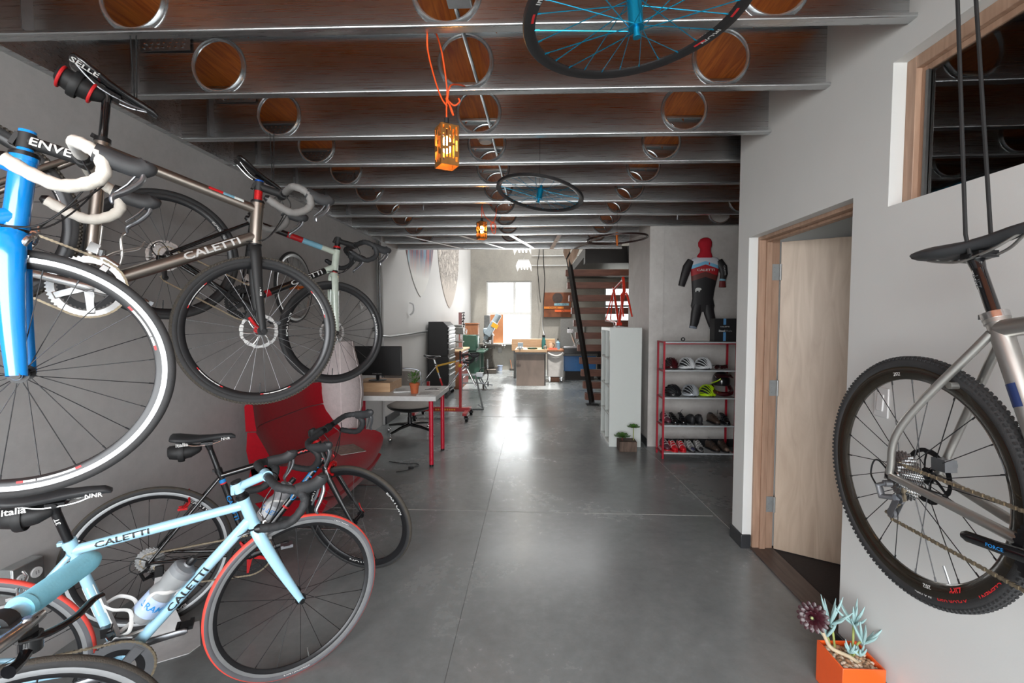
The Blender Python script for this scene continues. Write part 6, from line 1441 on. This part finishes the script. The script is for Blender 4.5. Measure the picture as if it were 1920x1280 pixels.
obj('belt_guard', MB(Rt).bb((-.03, -.12, .10), (.15, -.11, .22)), YL, hd); obj('quill_handle', MB(Rt).cyl((.09, -.03, -.08), (.17, -.03, -.08), .012).cyl((.16, -.16, -.08), (.16, .10, -.08), .008), AL, hd)
obj('rear_motor', MB().bb((-.13, .15, 1.26), (.03, .33, 1.62)), GM, t, bevel=.01); obj('readout_box', MB().bb((.30, -.30, .58), (.40, -.24, .72)), GM, t, bevel=.004)
t = thing('bucket', 'small pale blue plastic bucket on the floor by the mill base', 'bucket', (-.97, 13.25, 0))
obj('pail', MB().lathe([(.001, .004), (.06, .004), (.078, .15), (.084, .15), (.084, .156), (.074, .156), (.056, .01), (.001, .01)], 26), M('pale_blue_plastic', (196, 208, 232), .4), t)
obj('bucket_handle', MB().tube([(.08*math.cos(a), 0, .15+.03*math.sin(a)*-1) for a in [PI*k/10 for k in range(11)]], .003, 6), wht, t)
t = thing('sledgehammer', 'hammer leaning upright against the back wall below the window', 'hammer', (-.63, 13.36, 0))
obj('hammer_head', MB().bb((-.06, -.03, 0), (.06, .03, .06)), IRON, t, bevel=.006); obj('handle', MB().cyl((0, 0, .05), (-.05, .10, .30), .012), CAB, t)
t = thing('hoop_hose', 'black looped hose hanging by the green lathe', 'hose', (-1.06, 9.6, 0)); 
obj('hose_loop', MB().tube([(.10*math.cos(2*PI*k/24), .02*math.sin(4*PI*k/24), .30+.17*math.sin(2*PI*k/24)) for k in range(24)], .010, 8, closed=True), BK['cable'], t); obj('hose_stand', MB().cyl((0, 0, 0), (0, 0, .14), .02).cyl((0, 0, 0), (0, 0, .01), .09, n=20), IRON, t)

# ---------------------------------------------------------------- benches
BRN = wood('grey_brown_panel', (104, 92, 84), (132, 116, 106), 2.4, .5, (1, 1, .5), dist=10)
t = thing('work_bench', 'grey-brown panelled work bench in the middle of the workshop', 'bench', (-.05, 10.6, 0))
obj('end_panel', MB().bb((-.33, -.39, 0), (.30, -.35, .72)), BRN, t, bevel=.002); obj('bench_body', MB().bb((-.33, -.35, 0), (.33, .40, .72)), M('dark_bench_side', (52, 48, 48), .5), t)
obj('bench_top', MB().bb((-.36, -.43, .76), (.36, .45, .82)), PINE, t, bevel=.003); obj('steel_edge', MB().bb((-.35, -.42, .72), (.345, -.38, .76)), GM, t)
t = thing('bench_vise', 'grey bench vise on the corner of the work bench', 'vise', (-.29, 10.28, .82))
obj('vise_base', MB().cyl((0, 0, 0), (0, 0, .03), .07, n=20).bb((-.035, -.05, .03), (.035, .08, .09)), MBL, t, bevel=.006); obj('jaw', MB().bb((-.06, -.07, .06), (.06, -.04, .15)), MBL, t, bevel=.005); obj('jaw', MB().bb((-.06, -.02, .06), (.06, .02, .15)), MBL, t, bevel=.005); obj('screw_handle', MB().cyl((0, -.17, .06), (0, -.05, .06), .012).cyl((-.07, -.16, .06), (.07, -.16, .06), .006), AL, t)
t = thing('long_crate', 'long low wooden crate on the ledge behind the work bench', 'crate', (.0, 11.62, 0)); obj('crate_body', MB().bb((-.55, -.06, .70), (.55, .16, 1.0)), PINE, t, bevel=.004); obj('crate_trestle', MB().bb((-.5, -.04, 0), (-.44, .1, .70)).bb((.44, -.04, 0), (.5, .1, .70)), GM, t)
def bottle_thing(name, label, x, y, z, r, h, m, neck=.4):
    t = thing(name, label, 'bottle', (x, y, z)); obj('bottle_body', MB().lathe([(.001, 0), (r, 0), (r, h*.62), (r*neck, h*.74), (r*neck, h*.86), (.001, h*.86)], 20), m, t); obj('bottle_cap', MB().cyl((0, 0, h*.86), (0, 0, h), r*neck*1.1, n=14), BK['matte_black'], t); return t
teal = M('dark_teal_plastic', (52, 110, 108), .4); blu = M('pale_blue_spray', (120, 160, 180), .4)
bottle_thing('spray_bottle', 'tall dark teal bottle at the end of the work bench', .235, 10.35, .82, .045, .32, teal, .7); bottle_thing('glue_bottle', 'clear jar beside the tall teal bottle', .27, 10.28, .82, .04, .12, M('clear_jar', (190, 190, 180), .2, trans=.6))
obj_ = thing('green_tray', 'flat green tray lying on the work bench top', 'tray', (-.02, 10.4, .82)); obj('tray_body', MB().lathe([(.001, 0), (.10, 0), (.13, .03), (.12, .03), (.09, .008), (.001, .008)], 24), GRN, obj_)
t = thing('shop_cart', 'white canvas-sided cart on casters beside the work bench', 'cart', (.53, 11.05, 0))
CNV = M('white_canvas', (196, 192, 188), .8, bump=.6, bscale=9, var=.04)
obj('cart_body', MB().bb((-.185, -.25, .13), (.185, .28, .74)), CNV, t, bevel=.01); obj('canvas_fold', MB().tube(smooth_path([(-.19, -.262, .70), (-.08, -.27, .645), (.02, -.272, .625), (.12, -.27, .655), (.19, -.262, .71)], 5), .022, 8, sq=(1.3, .5)), CNV, t)
obj('cart_top', MB().bb((-.20, -.27, .74), (.20, .30, .78)), CAB, t, bevel=.003)
for x in (-.14, .14):
    for y in (-.2, .2): obj('caster', MB().cyl((x-.015, y, .045), (x+.015, y, .045), .045, n=18).bb((x-.02, y-.02, .05), (x+.02, y+.02, .13)), AL, t)
tag(obj('cardboard_box', MB().bb((.43, 10.95, 0), (.63, 11.2, .10)), CAB, bevel=.003), 'low brown cardboard box under the white cart', 'box')
bottle_thing('solvent_bottle', 'pale blue spray bottle with thin nozzle on the cart', .59, 10.95, .78, .05, .26, blu, .25)
t = thing('parts_tray', 'orange parts tray at the front of the cart top', 'tray', (.47, 10.90, .78)); obj('tray_body', MB().ring2d([(-.10, -.06), (.10, -.06), (.10, .06), (-.10, .06)], [(-.09, -.05), (.09, -.05), (.09, .05), (-.09, .05)], .035, Matrix.Translation((0, 0, .018))).bb((-.1, -.06, 0), (.1, .06, .004)), ORP, t, smooth=0)
t = thing('paint_mug', 'small cream jug with a dark handle on the cart', 'jug', (.42, 11.08, .78)); obj('jug_body', MB().lathe([(.001, 0), (.05, 0), (.055, .10), (.04, .16), (.045, .17), (.001, .165)], 20), M('cream_glaze', (200, 178, 150), .5), t); obj('handle', MB().tube(smooth_path([(.05, 0, .13), (.09, 0, .11), (.08, 0, .05), (.05, 0, .03)], 4), .008, 8), BK['matte_black'], t)
BLU = M('blue_machine_paint', (44, 108, 170), .35)
t = thing('surface_table', 'dark surface table on a blue steel cabinet', 'table', (1.12, 11.5, 0))
obj('cabinet', MB().bb((-.36, -.28, .22), (.42, .35, .60)), BLU, t, bevel=.01); obj('plinth', MB().bb((-.33, -.22, 0), (.38, .3, .22)), M('dark_plinth', (44, 38, 36), .6), t)
obj('table_frame', MB().bb((-.38, -.32, .60), (.45, .38, .66)), GM, t, bevel=.004); obj('granite_slab', MB().bb((-.38, -.34, .66), (.46, .40, .80)), M('black_granite', (40, 38, 38), .25), t, bevel=.006)
t = thing('frame_jig', 'bright aluminium frame fixture standing on the surface table', 'fixture', (1.02, 11.4, .80)); obj('main_beam', MB().tube([(.04, 0, .02), (-.10, 0, .42)], .028, 4), AL, t); obj('fixture_head', MB().bb((-.18, -.04, .36), (-.02, .04, .46)), AL, t, bevel=.005); obj('brace', MB().tube([(-.02, 0, .03), (.16, 0, .22)], .012, 6).tube([(.16, 0, .22), (.20, 0, .0)], .012, 6), AL, t); obj('base_rail', MB().bb((-.26, -.05, 0), (.24, .05, .03)), AL, t)
t = thing('parts_rack', 'dark low rack of clamps behind the stair treads', 'rack', (1.70, 11.6, 0)); obj('rack_body', MB().bb((-.05, -.3, 0), (.55, .3, .78)), M('dark_rack', (50, 44, 42), .6), t, bevel=.006)
for k in range(4): obj('clamp', MB().tube([(.0+.14*k, -.1, .78), (.03+.14*k, -.1, .98+.06*(k % 2)), (.10+.12*k, -.1, .90)], .014, 6), (AL, BK['matte_black'], teal, AL)[k], t)
# painting and fittings on the back wall
rus = M('rust_canvas', (104, 56, 28), .7, var=.35, scale=5)
t = thing('sign_panel', 'rust-brown panel with blue and orange strips on the back wall', 'sign', (.71, 13.47, 1.93))
cv = obj('canvas', MB().bb((-.40, -.03, -.36), (.40, .02, .36)), rus, t)
obj('dark_roundel', MB().cyl((0, -.034, .20), (0, -.03, .20), .15, n=30), M('dark_stain', (52, 40, 34), .7, var=.3, scale=14), cv)
for x0, x1, z, c, tx in ((-.10, .33, .01, (120, 160, 170), 'CALETTI'), (-.40, .18, -.085, (196, 112, 32), 'CYCLES'), (-.08, .40, -.175, (214, 92, 40), 'CA')):
    s_ = obj('strip', MB().bb((x0, -.036, z-.033), (x1, -.03, z+.033)), M('strip_%d' % c[0], c, .6), cv)
    tb = MB(); tb.flat(tx, .036, ((x0+x1)/2, -.0366, z), (1, 0, 0), (0, 0, 1), 1.5); obj('lettering', tb, BK['black_ink'], s_, smooth=0)
t = thing('electrical_panel', 'flat grey electrical cabinet on the back wall below the rust panel', 'cabinet', (1.15, 13.465, 1.12)); obj('cabinet_box', MB().bb((-.35, -.04, -.42), (.35, .03, .40)), M('grey_panel_paint', (150, 148, 144), .5), t, bevel=.004); obj('knob', MB().cyl((-.12, -.06, .12), (-.12, -.04, .12), .025), BK['black'], t)
cb1 = [(.27, 13.4, 3.9), (.30, 13.40, 3.1), (.33, 13.38, 2.6), (.29, 13.3, 1.9), (.26, 12.6, 1.35), (.26, 10.6, 1.14), (.255, 10.36, 1.13)]
tag(obj('hanging_cable', MB().tube(smooth_path(cb1, 5), .012, 8), BK['cable']), 'dark cable dropping from the workshop ceiling to the bench', 'cable')
cb2 = [(.20, 13.44, 3.9), (.16, 13.44, 3.4), (.12, 13.44, 3.1), (.16, 13.44, 2.5), (.21, 13.44, 2.0)]
tag(obj('hanging_cable', MB().tube(smooth_path(cb2, 5), .010, 8), BK['cable']), 'looped dark cable hanging on the back wall right of the window', 'cable')
for z, lab in ((3.36, 'upper pale pipe running across the back wall'), (3.08, 'lower pale pipe running across the back wall')): tag(obj('wall_pipe', MB().cyl((-.05, 13.46, z), (3.2, 13.46, z), .012, n=10), wht), lab, 'pipe')
for y, z, lab in ((8.7, 2.80, 'white shop light hung close behind the last joist'), (10.5, 2.66, 'white shop light hung further back above the bench')):
    t = thing('shop_light', lab, 'light', (-.215, y, z), (0, 0, 0), 'hanging shop lights'); hs_ = obj('housing', MB().loft([[V((x, yy, zz)) for x, zz in ((-w, z0), (w, z0), (w, z0+.03), (-w, z0+.03))] for yy, w, z0 in ((-.6, .12, .10), (.6, .12, .10))]).loft([[V((x, yy, zz)) for x, zz in ((-.17, 0), (-.12, .11), (-.115, .11), (-.165, 0))] for yy in (-.6, .6)]).loft([[V((x, yy, zz)) for x, zz in ((.17, 0), (.12, .11), (.115, .11), (.165, 0))] for yy in (-.6, .6)]), wht, t, smooth=0)
    for x in (-.07, 0, .07): obj('tube_lamp', MB().cyl((x, -.58, .06), (x, .58, .06), .016, n=12), M('lit_tube_%d_%d' % (y*10, x*100), (255, 250, 240), .4, emit=((255, 250, 240), 5)), t)
    obj('hanger', MB().cyl((0, -.4, .13), (0, -.4, 5-z), .003, n=6).cyl((0, .4, .13), (0, .4, 5-z), .003, n=6), AL, t)
# two long pointed boards on the white wall
def board(label, yc, hw_, zb, kind):
    m = bpy.data.materials.new('board_finish_%d' % kind); m.use_nodes = True; ns = m.node_tree.nodes; L = m.node_tree.links; b = ns['Principled BSDF']; b.inputs['Roughness'].default_value = .7; b.inputs['Specular IOR Level'].default_value = .2
    tc = ns.new('ShaderNodeTexCoord'); mp = ns.new('ShaderNodeMapping'); mp.inputs['Scale'].default_value = (1, 5, .8) if kind == 0 else (1, 6, 2.4); L.new(tc.outputs['Object'], mp.inputs[0])
    nz = ns.new('ShaderNodeTexNoise'); nz.inputs['Scale'].default_value = 1.0 if kind == 0 else 2.2; nz.inputs['Detail'].default_value = 6; nz.inputs['Distortion'].default_value = .6 if kind else .2; L.new(mp.outputs[0], nz.inputs['Vector'])
    rp = ns.new('ShaderNodeValToRGB'); e = rp.color_ramp.elements; L.new(nz.outputs['Fac'], rp.inputs[0])
    cols = ((.30, (198, 92, 88)), (.42, (150, 130, 134)), (.5, (98, 112, 132)), (.58, (150, 70, 70)), (.68, (120, 164, 184))) if kind == 0 else ((.40, (224, 216, 206)), (.47, (96, 92, 90)), (.54, (206, 196, 186)), (.60, (110, 104, 100)), (.66, (230, 222, 214)))
    e[0].position = cols[0][0]; e[0].color = lin(cols[0][1])+(1,); e[1].position = cols[-1][0]; e[1].color = lin(cols[-1][1])+(1,)
    for p, c in cols[1:-1]: k = e.new(p); k.color = lin(c)+(1,)
    sp = ns.new('ShaderNodeSeparateXYZ'); L.new(tc.outputs['Object'], sp.inputs[0]); mr = ns.new('ShaderNodeMapRange'); L.new(sp.outputs[2], mr.inputs[0])
    mr.inputs['From Min'].default_value = .35; mr.inputs['From Max'].default_value = .75
    n2 = ns.new('ShaderNodeMath'); n2.operation = 'ADD'; L.new(mr.outputs[0], n2.inputs[0]); n2.inputs[1].default_value = 0
    mx = ns.new('ShaderNodeMix'); mx.data_type = 'RGBA'; mx.inputs[6].default_value = lin((226, 224, 220) if kind == 0 else (204, 194, 184))+(1,); L.new(n2.outputs[0], mx.inputs[0]); L.new(rp.outputs[0], mx.inputs[7]); L.new(mx.outputs[2], b.inputs['Base Color'])
    H = 2.6; pts = []
    for k in range(41):
        s = -1+2*k/40; z = H/2*(1-math.cos(PI*(k/40)))
    out = []
    for k in range(25):
        z = H*(1-math.cos(PI*k/24))/2; w = hw_*max(0, 1-((z-H*.55)/(H*.55 if z < H*.55 else H*.45))**2)**.72; out.append((w, z))
    poly = [(w, z) for w, z in out]+[(-w, z) for w, z in reversed(out[1:-1])]
    xw = -2.10+.24*(yc-6.3)/7.2
    sl = .24/7.2
    an = math.atan(sl); ca_, sa_ = math.cos(an), math.sin(an); T = Matrix(((sa_, 0, ca_, xw+.0065), (ca_, 0, -sa_, yc), (0, 1, 0, zb), (0, 0, 0, 1)))
    t = thing('painted_board', label, 'wall board', (0, 0, 0)); t.matrix_world = T @ Matrix(((0, 1, 0, 0), (0, 0, 1, 0), (1, 0, 0, 0), (0, 0, 0, 1)))
    mb = MB(); Q = Matrix(((0, 0, 1, 0), (1, 0, 0, 0), (0, 1, 0, 0), (0, 0, 0, 1))); mb.prism(poly, .008, Q); o = obj('board', mb, m, t, bevel=.003, smooth=.4)
board('pointed board streaked red and blue high on the white wall', 8.15, 1.0, 1.90, 0); board('narrow pointed board with dark woven pattern high on the white wall', 10.55, 1.12, 1.76, 1)
tag(obj('wall_hook', MB().tube(smooth_path([(-2.04, 7.42, 1.77), (-1.985, 7.44, 1.74), (-1.98, 7.46, 1.66), (-2.0, 7.47, 1.60), (-2.045, 7.48, 1.57)], 5), .014, 8), wht), 'white curved bracket on the white wall below the streaked board', 'bracket')

# ---------------------------------------------------------------- stairs at the right
RW = wood('red_brown_tread', (98, 56, 40), (128, 78, 58), 4, .5, (1, 8, 8)); BST = M('blackened_steel', (34, 32, 31), .45, .4)
t = thing('staircase', 'steep stair of red-brown treads on a black stringer', 'staircase', (1.4, 8.3, 0))
def rl(x, y, z): return V((x-1.4, y-8.3, z))
ys = [743.5, 722, 699, 676, 652, 629, 606, 582.5, 559, 535.5, 512]; lf = [1098, 1094, 1090, 1087, 1083, 1079, 1075, 1071, 1066.5, 1063, 1060]
for k, (py, px) in enumerate(zip(ys, lf)):
    Y = 8.02+.055*k; z = 1.48-(py-600)*Y/853; x0 = (px-1000)*Y/853
    obj('tread', MB().bb(tuple(rl(x0, Y, z-.058)), tuple(rl(1.98, Y+.15, z+.058))), RW, t, bevel=.004)
mb = MB(); a, b = rl(1.03, 7.98, .03), rl(.62, 8.62, 2.86)
mb.tube([a, b], .062, 4, up=(1, 0, 0), sq=(.8, 1)); obj('stringer', mb, BST, t, smooth=0)
mb = MB(); a, b = rl(1.93, 8.05, .03), rl(1.80, 8.66, 2.86); mb.tube([a, b], .062, 4, up=(1, 0, 0), sq=(.8, 1)); obj('stringer', mb, BST, t, smooth=0)
obj('foot_plate', MB().bb(tuple(rl(.93, 7.88, 0)), tuple(rl(1.14, 8.06, .012))).bb(tuple(rl(1.0, 7.93, .012)), tuple(rl(1.06, 8.03, .06))), BST, t)
PB = wood('pale_guard_plank', (176, 146, 124), (204, 176, 154), 4, .5, (8, 8, 1))
for p in ([(.62, 2.60), (.855, 3.02), (.93, 3.02), (.80, 2.44+.22), (.655, 2.43)], [(.545, 2.74), (.62, 2.95), (.78, 2.95), (.59, 2.60)]):
    mb = MB(); mb.prism([(x-1.4, z) for x, z in p], .035, Matrix(((1, 0, 0, 0), (0, 0, -1, .22), (0, 1, 0, 0), (0, 0, 0, 1)))); obj('guard_plank', mb, PB, t, bevel=.003)
struct('trim_11', MB().bb((.98, 8.75, 2.56), (3.3, 9.0, 2.88)), BST)
struct('floor_mezzanine', MB().bb((.98, 9.0, 2.70), (3.3, 13.5, 2.88)), BST)
